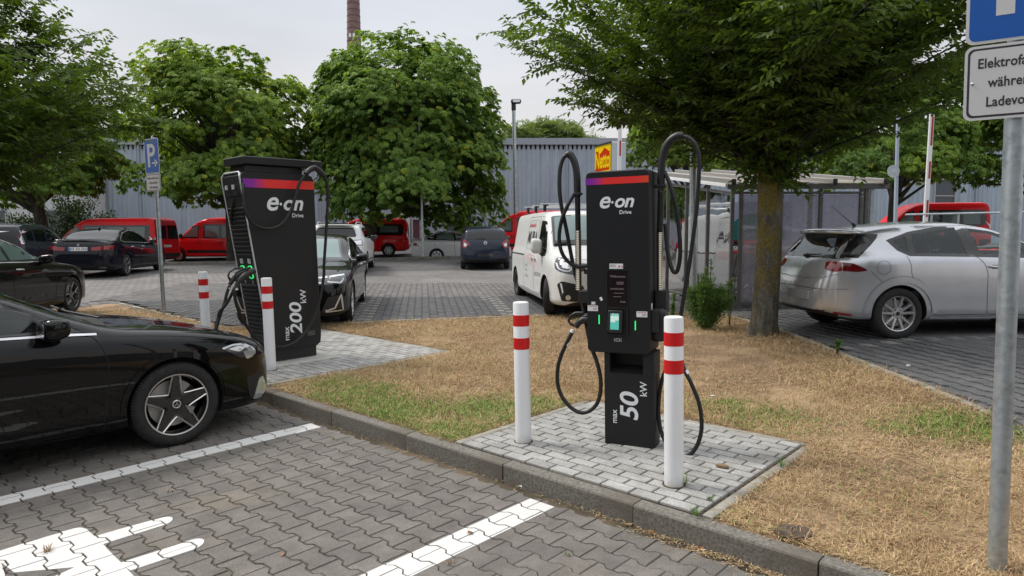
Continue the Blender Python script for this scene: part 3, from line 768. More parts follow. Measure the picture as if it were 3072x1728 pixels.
# ================================================================== TALL CHARGER
o0 = xy(-4.28, .70)
M2 = Matrix(((EA[0], -EK[0], 0, o0[0]), (EA[1], -EK[1], 0, o0[1]), (0, 0, 1, .14), (0, 0, 0, 1)))
M2 = Matrix.Translation((o0[0], o0[1], .14)) @ LEAN @ Matrix.Translation((-o0[0], -o0[1], -.14)) @ M2
C2 = empty('charging_station', mat4=M2); tag(C2, 'tall wide black charger with max 200 kW lettering and louvred front beside the bonnet', 'charging station')
M2i = M2.inverted(); M2r = M2.to_3x3()
def c2(u, v, off=0.):
    """measured point on the plane off metres in front of the wide face -> local"""
    d = ray(u, v); oc = M2i @ Vector((0, 0, 1.65)); dl = M2i.to_3x3() @ d; t = (-off-oc.y)/dl.y; return oc+dl*t
def z4(X, Y, off=.0): return c2(650+X/4.14, 450+Y/4.14, off)
def z5(X, Y, off=.0): return c2(650+X/4.14, 780+Y/4.14, off)
WID = .45; ZT = 2.19
XF = lambda z: -.27*(z-.14)/(ZT-.14)
prof = [(0., .14), (.60, .12), (.66, .16), (.67, .26), (.66, 2.12), (.63, 2.17), (.57, ZT), (-.19, ZT), (-.24, ZT-.015), (-.262, ZT-.05), (-.262, ZT-.12)]
SD = Matrix(((1, 0, 0, 0), (0, 0, 1, 0), (0, 1, 0, 0), (0, 0, 0, 1)))       # (x,z) profile extruded along y
b = MB(); b.prism([(p[0], p[1]) for p in prof], 0, 1, ch=0)
def side_prism(prof, y0, y1, ch=0., flip=False):
    b = MB(); P = prof if area2(prof) > 0 else prof[::-1]
    n = len(P)
    # outward at y0 is -y
    vs = [(p[0], y0, p[1]) for p in P]+[(p[0], y1, p[1]) for p in P]
    fs = [tuple(range(n)), tuple(range(2*n-1, n-1, -1))]+[(i, n+i, n+(i+1) % n, (i+1) % n) for i in range(n)]
    if ch > 0:
        Q = inset(P, ch); vs = [(p[0], y0, p[1]) for p in Q]+[(p[0], y0+ch, p[1]) for p in P]+[(p[0], y1-ch, p[1]) for p in P]+[(p[0], y1, p[1]) for p in Q]
        fs = [tuple(range(n)), tuple(range(4*n-1, 3*n-1, -1))]+[(q*n+i, q*n+n+i, q*n+n+(i+1) % n, q*n+(i+1) % n) for q in range(3) for i in range(n)]
    b.add(vs, fs); return b
side_prism(prof, 0, WID, .006).build('cabinet', M['chblack'], C2, 30)
b = MB(); b.box((.33, WID/2, .07), (.56, WID-.06, .14)); b.build('plinth', M['plastic'], C2)
b = MB(); b.box((.205, -.0015, .205), (.0, .0, .0)); 
b = MB(); b.box((.335, -.001, .27), (.66, .004, .006)); b.build('panel_joint', M['rubber'], C2)
# silver trim round the louvred front, both edges and over the top
def trim_path(y):
    return [(XF(z)-.004, y, z) for z in np.linspace(.17, ZT-.12, 12)]
def ribbon_box(pts, wx, name, m, parent, nrm=(0, 1, 0)):
    b = MB(); b.tube(pts, wx, 6, smooth=False); return b.build(name, m, parent, None)
tp = [(XF(z)-.002, .012, z) for z in np.linspace(.15, ZT-.12, 8)]+[(-.264, .015, ZT-.05), (-.255, .03, ZT-.02), (-.25, .055, ZT-.006), (-.25, WID-.055, ZT-.006), (-.255, WID-.03, ZT-.02), (-.264, WID-.015, ZT-.05)]+[(XF(z)-.002, WID-.012, z) for z in np.linspace(ZT-.12, .15, 8)]
ribbon_box(tp, .0125, 'silver_edge', M['silver'], C2)
# louvres on the slanting front
lv = MB(); lv.box((0, 0, 0), (.028, WID-.075, .030), ch=.004); lvm = lv.mesh('louvre', 30); lvm.materials.append(M['chblack'])
b = MB(); b.add([(XF(z)-.0015, y, z) for z, y in ((.30, .035), (.30, WID-.035), (.92, WID-.035), (.92, .035))], [(0, 3, 2, 1)]); b.add([(XF(z)-.0015, y, z) for z, y in ((1.235, .035), (1.235, WID-.035), (1.80, WID-.035), (1.80, .035))], [(0, 3, 2, 1)])
b.build('grille_recess', M['rubber'], C2)
for z in list(np.linspace(.32, .90, 13))+list(np.linspace(1.255, 1.78, 12)):
    o = bpy.data.objects.new('louvre', lvm); COL.objects.link(o); o.parent = C2; o.location = (XF(z)-.004, WID/2, z); o.rotation_euler = (0, -.55, 0)
FF2 = lambda y, z, d=-.006: frame4((XF(z)+d, y, z), (0, -1, 0), (-.27/(ZT-.14), 0, 1))
eon(C2, FF2(.35, 1.86), .20); text('drive_lettering', 'Drive', .032, M['logo'], C2, FF2(.22, 1.825), bold=.012)
b = MB(); b.box((XF(2.0)-.001, WID/2, 1.99), (.012, .32, .13)); b.build('hose_outlet_recess', M['rubber'], C2)
for y in (.30, .14):
    b = MB(); b.tube([(XF(2.03)-.03, y, 2.045), (XF(2.03)-.03, y, 1.995)], .019, 14); b.build('cable_gland', M['silver'], C2)
# sockets, light rings and stickers
SZ = 1.05
for y in (.305, .125):
    frm('light_ring', .085, .150, .03, .008, .012, FF2(y, SZ+.01), M['green'], C2)
    b = MB(); b.prism(rrect(.066, .13, .02, 4), 0, .01, M4=FF2(y, SZ+.01)); b.build('socket', M['rubber'], C2)
    s_ = plate('sticker', .07, .055, FF2(y+.005, SZ+.135), M['signw'], C2); small_text(3, .03, .035, FF2(y-.01, SZ+.135, -.0085), M['blue'], s_)
    frm('plug_symbol', .022, .032, .006, .003, .001, FF2(y, SZ-.105), M['logo'], C2)
# wide face print
SX = lambda x, z, y=-.003: Matrix(((1, 0, 0, x), (0, 0, -1, y), (0, 1, 0, z), (0, 0, 0, 1)))
a = z4(375, 470); c_ = z4(1200, 400)
sz0 = z4(700, 475).z; sz1 = z4(700, 392).z
b = MB(); b.add([(XF(1.95)+.012, 0, 0), (.655, 0, 0), (.655, .098, 0), (XF(2.05)+.012, .098, 0)], [(0, 1, 2, 3)], M4=SX(0, sz0)); b.build('gradient_stripe', M['stripe'], C2, None)
a = z4(615, 740); eon(C2, SX(a.x, a.z), z4(1045, 740).x-a.x)
a = z4(925, 820); text('drive_lettering', 'Drive', .066, M['logo'], C2, SX(a.x+.01, a.z-.015), bold=.012)
a = z5(1058, 912); a2_ = z5(1058, 485); L = a2_.z-a.z; text('power_lettering', '200', L/1.66, M['logo'], C2, SX(a.x, a.z) @ Matrix.Rotation(math.pi/2, 4, 'Z') @ Matrix.Diagonal((1, .86, 1, 1)), bold=.020, shear=.16, res=8)
a = z5(903, 997); text('power_lettering', 'max', .095, M['logo'], C2, SX(a.x, a.z) @ Matrix.Rotation(math.pi/2, 4, 'Z'), bold=.012)
a = z5(1110, 535); text('power_lettering', 'kW', .11, M['logo'], C2, SX(a.x, a.z) @ Matrix.Rotation(math.pi/2, 4, 'Z'), bold=.012)
a = z5(1175, 905); pl_ = plate('rating_plate', .13, .085, SX(a.x, a.z, -.001), M['rubber'], C2); small_text(4, .10, .06, SX(a.x, a.z, -.0035), M['steelpost'], pl_)
# top tray and cable arm
b = MB(); b.box((.18, WID/2, ZT+.04), (.72, WID-.10, .08), ch=.008); b.build('roof_plinth', M['plastic'], C2)
b = MB(); b.box((.20, WID/2-.01, ZT+.125), (.86, WID+.02, .09), ch=.008); b.build('roof_tray', M['chblack'], C2)
b = MB(); b.box((.70, .03, ZT+.12), (.12, .14, .095), ch=.01); b.build('cable_arm', M['plastic'], C2)
a = z4(1215, 215, .10)
gp = [z4(1105, 300, .10), z4(1160, 245, .10), z4(1215, 222, .10), z4(1270, 260, .10), z4(1325, 315, .10)]
b = MB(); b.tube(smooth_path(gp, 5), .032, 12); b.build('cable_holder', M['plastic'], C2)
hosepart([z4(332, 420, .02), z4(330, 520, .05), z4(338, 640, .07), z4(362, 770, .09), z4(430, 895, .10), z4(530, 960, .10), z4(650, 978, .10), z4(770, 945, .10), z4(862, 855, .10), z4(930, 730, .10), z4(985, 560, .10), z4(1030, 410, .10), z4(1105, 300, .10)], .0175, C2)
hosepart([z4(1325, 315, .10), z4(1365, 400, .10), z4(1380, 560, .10), z4(1372, 800, .10), z4(1355, 1100, .10), z4(1335, 1400, .10), z5(1330, 200, .10), z5(1288, 450, .10), z5(1215, 700, .10), z5(1115, 880, .09), z5(990, 1010, .09), z5(860, 1072, .09), z5(740, 1080, .09), z5(600, 1050, .09), z5(490, 975, .10), z5(380, 830, .12), z5(290, 670, .14), z5(238, 520, .15), z5(222, 400, .15), z5(240, 320, .14)], .0175, C2)
hosepart([z4(262, 430, -.18), z4(240, 520, -.2), z4(212, 640, -.24), z4(190, 760, -.3), z4(186, 860, -.35), z4(215, 950, -.38), z4(240, 985, -.42)], .0175, C2)
hosepart([z5(160, 320, -.18), z5(125, 420, -.18), z5(100, 530, -.18), z5(60, 640, -.16), z5(30, 730, -.14), z5(0, 830, -.12), z5(-40, 960, -.05), z5(-20, 1100, .0), z5(60, 1160, .0)], .0175, C2)
hosepart([z5(225, 340, .02), z5(170, 460, -.02), z5(110, 560, -.05), z5(40, 640, -.08), z5(20, 720, -.1), z5(-10, 850, -.08), z5(10, 1000, -.05)], .0175, C2)
def gun2(off, dx, dy):
    b = MB(); q = lambda X, Y: z5(X+dx, Y+dy, off)
    b.tube([q(240, 320), q(275, 262), q(330, 210), q(400, 160), q(470, 130)], [.020, .028, .032, .036, .034], 12)
    b.tube([q(390, 110), q(300, 118), q(240, 160), q(222, 205), q(250, 262)], [.014, .012, .011, .011, .014], 8)
    return b.build('charging_connector', M['plastic'], C2)
gun2(.12, 0, 0); gun2(-.06, -80, -10)
for q, off in (((238, 352), .15), ((150, 342), -.18)):
    p1 = z5(q[0], q[1], off); p2 = z5(q[0]+6, q[1]+22, off); b = MB(); b.tube([p1, p2], .019, 12); b.build('cable_tag', M['white'], C2)

# ================================================================== SIGNS
SN = math.radians(209)   # both signs face the same way
def sign_frame(x, y, z):
    n = Vector((math.sin(SN), math.cos(SN), 0)); X = Vector((-n.y, n.x, 0))
    return frame4((x, y, z), X, (0, 0, 1))
def sign_plate(name, w, h, cz, M0, parent, border, face, r=.03, bw=.012, edge=.006):
    mm = M0 @ Matrix.Translation((0, cz, 0))
    b = MB(); b.prism(rrect(w, h, r, 6), 0, .003, M4=mm); o = b.build(name, M['signw'], parent, 30)
    n = len(rrect(w, h, r, 6))
    b = MB(); b.prism(rrect(w-2*edge, h-2*edge, r-edge/2, 6), .003, .0036, M4=mm); b.build('border', border, o, None)
    b = MB(); b.prism(rrect(w-2*edge-2*bw, h-2*edge-2*bw, max(.004, r-bw), 6), .0036, .0042, M4=mm); b.build('face', face, o, None)
    return o, mm
def P_shape(b, mm, h, x0, y0, sw, w, rf=.27):
    """capital P with stroke sw, height h"""
    z = .0052
    b.add([(x0, y0, z), (x0+sw, y0, z), (x0+sw, y0+h, z), (x0, y0+h, z)], [(0, 1, 2, 3)], M4=mm)
    r = h*rf; cx = x0+w-r; cy = y0+h-r; n = 16; vs = []
    ri = r-sw
    outer = [(x0+sw, y0+h)]+[(cx+r*math.cos(a), cy+r*math.sin(a)) for a in [math.pi/2-math.pi*i/n for i in range(n+1)]]+[(x0+sw, cy-r)]
    inner = [(x0+sw, y0+h-sw)]+[(cx+ri*math.cos(a), cy+ri*math.sin(a)) for a in [math.pi/2-math.pi*i/n for i in range(n+1)]]+[(x0+sw, cy-ri)]
    m = len(outer); b.add([(*p, z) for p in outer]+[(*p, z) for p in inner], [(i, m+i, m+i+1, i+1) for i in range(m-1)], M4=mm)
def sign(x, y, zg, arrow, label, post_h, pz, px=0., r=.038, near=False):
    root = empty('parking_sign', mat4=Matrix.Translation((x, y, zg)) @ LEAN @ Matrix.Rotation(math.pi-SN, 4, 'Z'))
    tag(root, label, 'sign')
    b = MB(); b.lathe([(r, -.1), (r, post_h), (r-.004, post_h+.003), (0, post_h+.003)], 28); b.build('post', M['galv_n'] if near else M['galv'], root)
    M0 = frame4((px, -r-.012, 0), (1, 0, 0), (0, 0, 1))
    s1, m1 = sign_plate('parking_plate', .42, .63, pz+.315, M0, root, M['signw'], M['blue'], bw=.004, edge=.008)
    b = MB(); P_shape(b, m1, .42 if arrow else .46, -.105 if not arrow else -.12, -.205 if not arrow else -.20, .066, .23, .27 if arrow else .225); b.build('letter_p', M['signw'], s1, None)
    if arrow:
        b = MB(); z = .0052; b.add([(.0, -.145, z), (.10, -.145, z), (.10, -.115, z), (.0, -.115, z)], [(0, 1, 2, 3)], M4=m1)
        b.add([(.165, -.13, z), (.09, -.06, z), (.07, -.08, z), (.125, -.13, z)], [(3, 0, 1, 2)], M4=m1); b.add([(.165, -.13, z+.0002), (.09, -.20, z+.0002), (.07, -.18, z+.0002), (.125, -.13, z+.0002)], [(0, 3, 2, 1)], M4=m1)
        b.build('arrow', M['signw'], s1, None)
    h2 = .315
    s2, m2 = sign_plate('supplementary_plate', .42, h2, pz-.008-h2/2, M0, root, M['signk'], M['signw'], bw=.009, edge=.011)
    for i, t_ in enumerate(('Elektrofahrzeuge', 'w\u00e4hrend des', 'Ladevorgangs')):
        text('lettering', t_, .058, M['signk'], s2, m2 @ Matrix.Translation((0, .062-i*.082, .0052)) @ Matrix.Diagonal((.80, 1, 1, 1)), bold=.022, align='CENTER', spacing=1.03)
    for X_, Y_ in ((-.18, 0), (.18, 0)):
        b = MB(); b.lathe([(.006, 0), (.006, .003), (.004, .005), (0, .006)], 10, M4=m2 @ Matrix.Translation((X_, Y_, .0045))); b.build('rivet', M['galv'], s2)
    b = MB(); [(lambda q: (q.box((px, .012, pz+dz), (.10, 2*r+.012, .03), ch=.004), q.build('clamp', M['galv'], root)))(MB()) for dz in (.1, .5, -.16)]
    return root
sign(2.214, 2.975, H(2.2, 2.97)-.01, False, 'large blue parking sign over a white plate on the near post, right edge', 3.0, 2.352, px=.018, r=.0385, near=True)
sign(-6.52, 12.6, .13, True, 'blue parking sign with an arrow and a white plate on the post behind the bonnet', 3.25, 2.60, r=.036)
# ================================================================== CARS
def paint_mat(name, col, rough=.28, coat=1., metal=0., flake=0.):
    m = mat(name, col, rough, metal, coat*(1 if metal else .85), spec=.5 if metal else .05); m.node_tree.nodes['Principled BSDF'].inputs['Coat Roughness'].default_value = .02; m.node_tree.nodes['Principled BSDF'].inputs['Coat IOR'].default_value = 1.45
    b = NB(m); n = b.noise(3.0, 3); bm = b.n('ShaderNodeBump', {'Height': (n, 0), 'Strength': .04, 'Distance': .01})
    n2 = b.noise(6, 5, .6); r = b.ramp((n2, 0), [(.35, tuple(c*.96 for c in col)), (.75, tuple(min(1, c*1.04+.0003) for c in col))]); b.l(r, 0, b.b, 'Base Color'); return m
M['p_black'] = paint_mat('car_paint_black', (.002, .002, .0025), .5)
M['p_black2'] = paint_mat('car_paint_black_blue', (.004, .005, .010), .5)
M['p_dark'] = paint_mat('car_paint_brown_black', (.007, .006, .005), .5)
M['p_blue'] = paint_mat('car_paint_dark_blue', (.022, .027, .045), .3)
M['p_grey'] = paint_mat('car_paint_blue_grey', (.024, .028, .040), .3)
M['p_red'] = paint_mat('car_paint_red', (.80, .018, .024), .35, .5)
M['p_white'] = paint_mat('car_paint_white', (.66, .67, .66), .35, .6)
M['p_silver'] = paint_mat('car_paint_silver', (.58, .59, .62), .24, .8, .68)
M['p_silver2'] = paint_mat('car_paint_light_silver', (.66, .67, .69), .35, .7, .2)
M['glass_d'] = mat('window_glass_dark', (.006, .008, .008), .03, spec=.6)
M['glass_g'] = mat('windscreen_glass', (.15, .22, .22), .04, spec=.8)  # pale teal base stands in for sky reflected in the glass
M['glass_l'] = mat('window_glass_grey', (.13, .17, .165), .08, spec=.7)
def clear_glass(name, tint, spec=.10):
    m = bpy.data.materials.new(name); m.use_nodes = True; t = m.node_tree; t.nodes.clear()
    o = t.nodes.new('ShaderNodeOutputMaterial'); tr = t.nodes.new('ShaderNodeBsdfTransparent'); tr.inputs[0].default_value = (*tint, 1)
    gl = t.nodes.new('ShaderNodeBsdfGlossy'); gl.inputs['Roughness'].default_value = .02; gl.inputs[0].default_value = (.9, .95, .95, 1)
    fr = t.nodes.new('ShaderNodeFresnel'); fr.inputs[0].default_value = 1.6; mx_ = t.nodes.new('ShaderNodeMixShader')
    t.links.new(fr.outputs[0], mx_.inputs[0]); t.links.new(tr.outputs[0], mx_.inputs[1]); t.links.new(gl.outputs[0], mx_.inputs[2]); t.links.new(mx_.outputs[0], o.inputs[0]); return m
M['glass_c'] = clear_glass('clear_car_glass', (.72, .80, .78)); M['glass_t'] = clear_glass('tinted_car_glass', (.30, .34, .32))
M['trimk'] = mat('black_trim', (.01, .01, .01), .25, coat=.6); M['matk'] = mat('black_unpainted', (.018, .018, .018), .6)
M['gap'] = mat('panel_gap', (.004, .004, .004), .7)
M['lampr'] = mat('tail_lamp_red', (.22, .004, .006), .08, coat=1, coatr=.02); M['lampr2'] = mat('tail_lamp_dark_red', (.11, .004, .008), .08, coat=1)
M['lampw'] = mat('lamp_clear', (.62, .64, .67), .06, .6, coat=1); M['lampd'] = mat('lamp_dark', (.05, .052, .056), .08, .3, coat=1)
M['drl'] = mat('lamp_light_guide', (.72, .75, .78), .2, coat=.5)
M['tyre'] = simple_noise('tyre_rubber', (.014, .014, .014), (.028, .027, .026), 30, .85, .3, .003)
M['rimk'] = mat('rim_black', (.008, .008, .009), .15, coat=1); M['rims'] = mat('rim_silver', (.55, .55, .56), .25, .8); M['rimm'] = mat('rim_machined', (.62, .60, .57), .3, .85)
M['rimg'] = mat('rim_grey', (.22, .22, .23), .25, .8); M['steelk'] = mat('steel_wheel', (.03, .03, .032), .5); M['cover'] = mat('wheel_cover', (.50, .51, .52), .35, .2)
M['disc'] = mat('brake_disc', (.52, .50, .47), .45, .4); M['interior'] = mat('interior', (.012, .012, .013), .7); M['seatc'] = mat('seat_cloth', (.025, .026, .028), .85)
M['interl'] = mat('interior_pale', (.20, .21, .2), .7)

def catm(xs, ys, x):
    xs = list(xs); n = len(xs)
    if x <= xs[0]: return ys[0]
    if x >= xs[-1]: return ys[-1]
    i = max(k for k in range(n) if xs[k] <= x); i = min(i, n-2)
    h = xs[i+1]-xs[i]; t = (x-xs[i])/h
    def m(k):
        if k == 0: return (ys[1]-ys[0])/(xs[1]-xs[0])
        if k == n-1: return (ys[-1]-ys[-2])/(xs[-1]-xs[-2])
        a = (ys[k]-ys[k-1])/(xs[k]-xs[k-1]); c = (ys[k+1]-ys[k])/(xs[k+1]-xs[k])
        if a*c <= 0: return 0.
        w1 = 2*(xs[k+1]-xs[k])+(xs[k]-xs[k-1]); w2 = (xs[k+1]-xs[k])+2*(xs[k]-xs[k-1])
        return (w1+w2)/(w1/a+w2/c)
    t2, t3 = t*t, t*t*t
    return (2*t3-3*t2+1)*ys[i]+(t3-2*t2+t)*h*m(i)+(-2*t3+3*t2)*ys[i+1]+(t3-t2)*h*m(i+1)
class Curve:
    def __init__(s, pts): s.x = [p[0] for p in pts]; s.y = [p[1] for p in pts]
    def __call__(s, x): return catm(s.x, s.y, x)
def crom(P, n):
    """centripetal-ish smooth resample of a 2D polyline to n points by arc length"""
    P = [Vector(p) for p in P]; res = []
    for i in range(len(P)-1):
        p0 = P[max(0, i-1)]; p1 = P[i]; p2 = P[i+1]; p3 = P[min(len(P)-1, i+2)]
        d1 = (p2-p1).length
        m1 = (p2-p0)/max(1e-6, ((p2-p1).length+(p1-p0).length))*d1; m2 = (p3-p1)/max(1e-6, ((p3-p2).length+(p2-p1).length))*d1
        for k in range(6):
            t = k/6; res.append((2*t**3-3*t*t+1)*p1+(t**3-2*t*t+t)*m1+(-2*t**3+3*t*t)*p2+(t**3-t*t)*m2)
    res.append(P[-1]); return res
class Car:
    """x from the front bumper (0) to the rear (L), y across, z up from the ground"""
    def __init__(s, c, inset_=0.):
        s.c = c; s.L = c['L']; s.top = Curve(c['top']); s.belt = Curve(c['belt']); s.hw = Curve(c['hw']); s.bot = Curve(c['bot']); s.tum = c.get('tum', .38); s.crown = Curve(c.get('crown', [(0, .05), (s.L, .05)])); s.bulge = c.get('bulge', .0)
    def section(s, x, e=0.):
        top, belt, hw, bot = s.top(x)-e, s.belt(x), s.hw(x)-e, s.bot(x)
        belt = min(belt, top-.03); cr = min(s.crown(x), (top-belt)*.6); g = max(.0, top-cr-belt)
        ins = .035; sh = hw-ins; te = sh-.02-s.tum*g; te = max(te, hw*.35); zt = belt+g
        mid = bot+(belt-bot)*.55
        P = [(0, bot), (hw*.55, bot), (hw*.88, bot+.01), (hw-.015, bot+.07), (hw-.004, bot+(belt-bot)*.28), (hw, mid), (hw-.008, belt-(belt-bot)*.14), (sh+.012, belt-.012), (sh-.012, belt+.012)]
        if g > .06: P += [(sh-.02-s.tum*g*.33, belt+g*.36), (sh-.02-s.tum*g*.68, belt+g*.70), (te+.0, zt-.035), (te-.045, zt+cr*.35)]
        else: P += [(te-.03, zt+.3*cr)]
        P += [(te*.66, zt+cr*.75), (te*.33, top-.006), (0, top)]
        return P
    def build(s, nst=84, e=0., x0=None, x1=None, bot=None):
        x0 = 0 if x0 is None else x0; x1 = s.L if x1 is None else x1
        V = []; Fc = []; N = 44
        for i in range(nst+1):
            u = i/nst; x = x0+(x1-x0)*(u-.62*math.sin(2*math.pi*u)/(2*math.pi))
            P = s.section(x, e)
            if bot is not None: P = [(p[0], max(p[1], bot)) for p in P]
            R = crom(P, N)
            # resample uniformly in parameter so that rings correspond
            m = len(R)-1; ring = []
            npar = 44
            acc = [0.]
            for k in range(m): acc.append(acc[-1]+(R[k+1]-R[k]).length)
            for k in range(npar+1):
                d = acc[-1]*k/npar; j = 0
                while j < m-1 and acc[j+1] < d: j += 1
                t = (d-acc[j])/max(1e-9, acc[j+1]-acc[j]); q = R[j].lerp(R[j+1], min(1, max(0, t))); ring.append((q.x, q.y))
            full = [(x, p[0], p[1]) for p in ring]+[(x, -p[0], p[1]) for p in ring[-2:0:-1]]
            V += full
        n = len(full)
        for i in range(nst):
            for k in range(n): l = (k+1) % n; Fc.append((i*n+k, i*n+l, (i+1)*n+l, (i+1)*n+k))
        Fc.append(tuple(range(n-1, -1, -1))); Fc.append(tuple(range(nst*n, nst*n+n)))
        # orientation outward
        return V, Fc
def bool_diff(me, cutters):
    o = bpy.data.objects.new('tmp', me); COL.objects.link(o); tmp = []
    for cb in cutters:
        cme = cb.mesh('cut'); bm = bmesh.new(); bm.from_mesh(cme); bmesh.ops.recalc_face_normals(bm, faces=bm.faces); bm.to_mesh(cme); bm.free()
        c = bpy.data.objects.new('cut', cme); COL.objects.link(c); tmp.append(c)
        md = o.modifiers.new('b', 'BOOLEAN'); md.operation = 'DIFFERENCE'; md.object = c; md.solver = 'EXACT'
    dg = bpy.context.evaluated_depsgraph_get(); r = bpy.data.meshes.new_from_object(o.evaluated_get(dg))
    for c in tmp: m_ = c.data; bpy.data.objects.remove(c); bpy.data.meshes.remove(m_)
    bpy.data.objects.remove(o); return r
def densify(poly, step, closed=True):
    res = []; n = len(poly)
    for i in range(n if closed else n-1):
        a = Vector(poly[i]); b_ = Vector(poly[(i+1) % n]); k = max(1, int((b_-a).length/step))
        for j in range(k): res.append(tuple(a.lerp(b_, j/k)))
    if not closed: res.append(tuple(poly[-1]))
    return res
def roundpoly(poly, r, n=5):
    res = []; m = len(poly)
    for i in range(m):
        p0, p1, p2 = Vector(poly[i-1]), Vector(poly[i]), Vector(poly[(i+1) % m])
        d0 = min(r, (p0-p1).length*.45); d2 = min(r, (p2-p1).length*.45)
        a = p1+(p0-p1).normalized()*d0; c_ = p1+(p2-p1).normalized()*d2
        for k in range(n+1): t = k/n; res.append(tuple((1-t)**2*a+2*t*(1-t)*p1+t*t*c_))
    return res
def tri2d(poly, step, hole=None):
    P = densify(poly, step); n = len(P); pts = [Vector(p) for p in P]; edges = [(i, (i+1) % n) for i in range(n)]
    if hole:
        Hh = densify(hole, step); k = len(pts); pts += [Vector(p) for p in Hh]; edges += [(k+i, k+(i+1) % len(Hh)) for i in range(len(Hh))]
    xs = [p[0] for p in P]; ys = [p[1] for p in P]
    if not hole:
        x = min(xs)+step*.5
        while x < max(xs):
            y = min(ys)+step*.5
            while y < max(ys):
                if inside((x, y), P) and min((abs(q[0]-x)+abs(q[1]-y)) for q in P) > step*.6: pts.append(Vector((x, y)))
                y += step
            x += step
    r = mgeo.delaunay_2d_cdt(pts, edges, [], 0, 1e-6)
    V2, F2 = r[0], r[2]; out_ = []
    for f in F2:
        c = sum((V2[i] for i in f), Vector((0, 0)))/len(f)
        if inside(tuple(c), P) and not (hole and inside(tuple(c), hole)): out_.append(tuple(f))
    return V2, out_
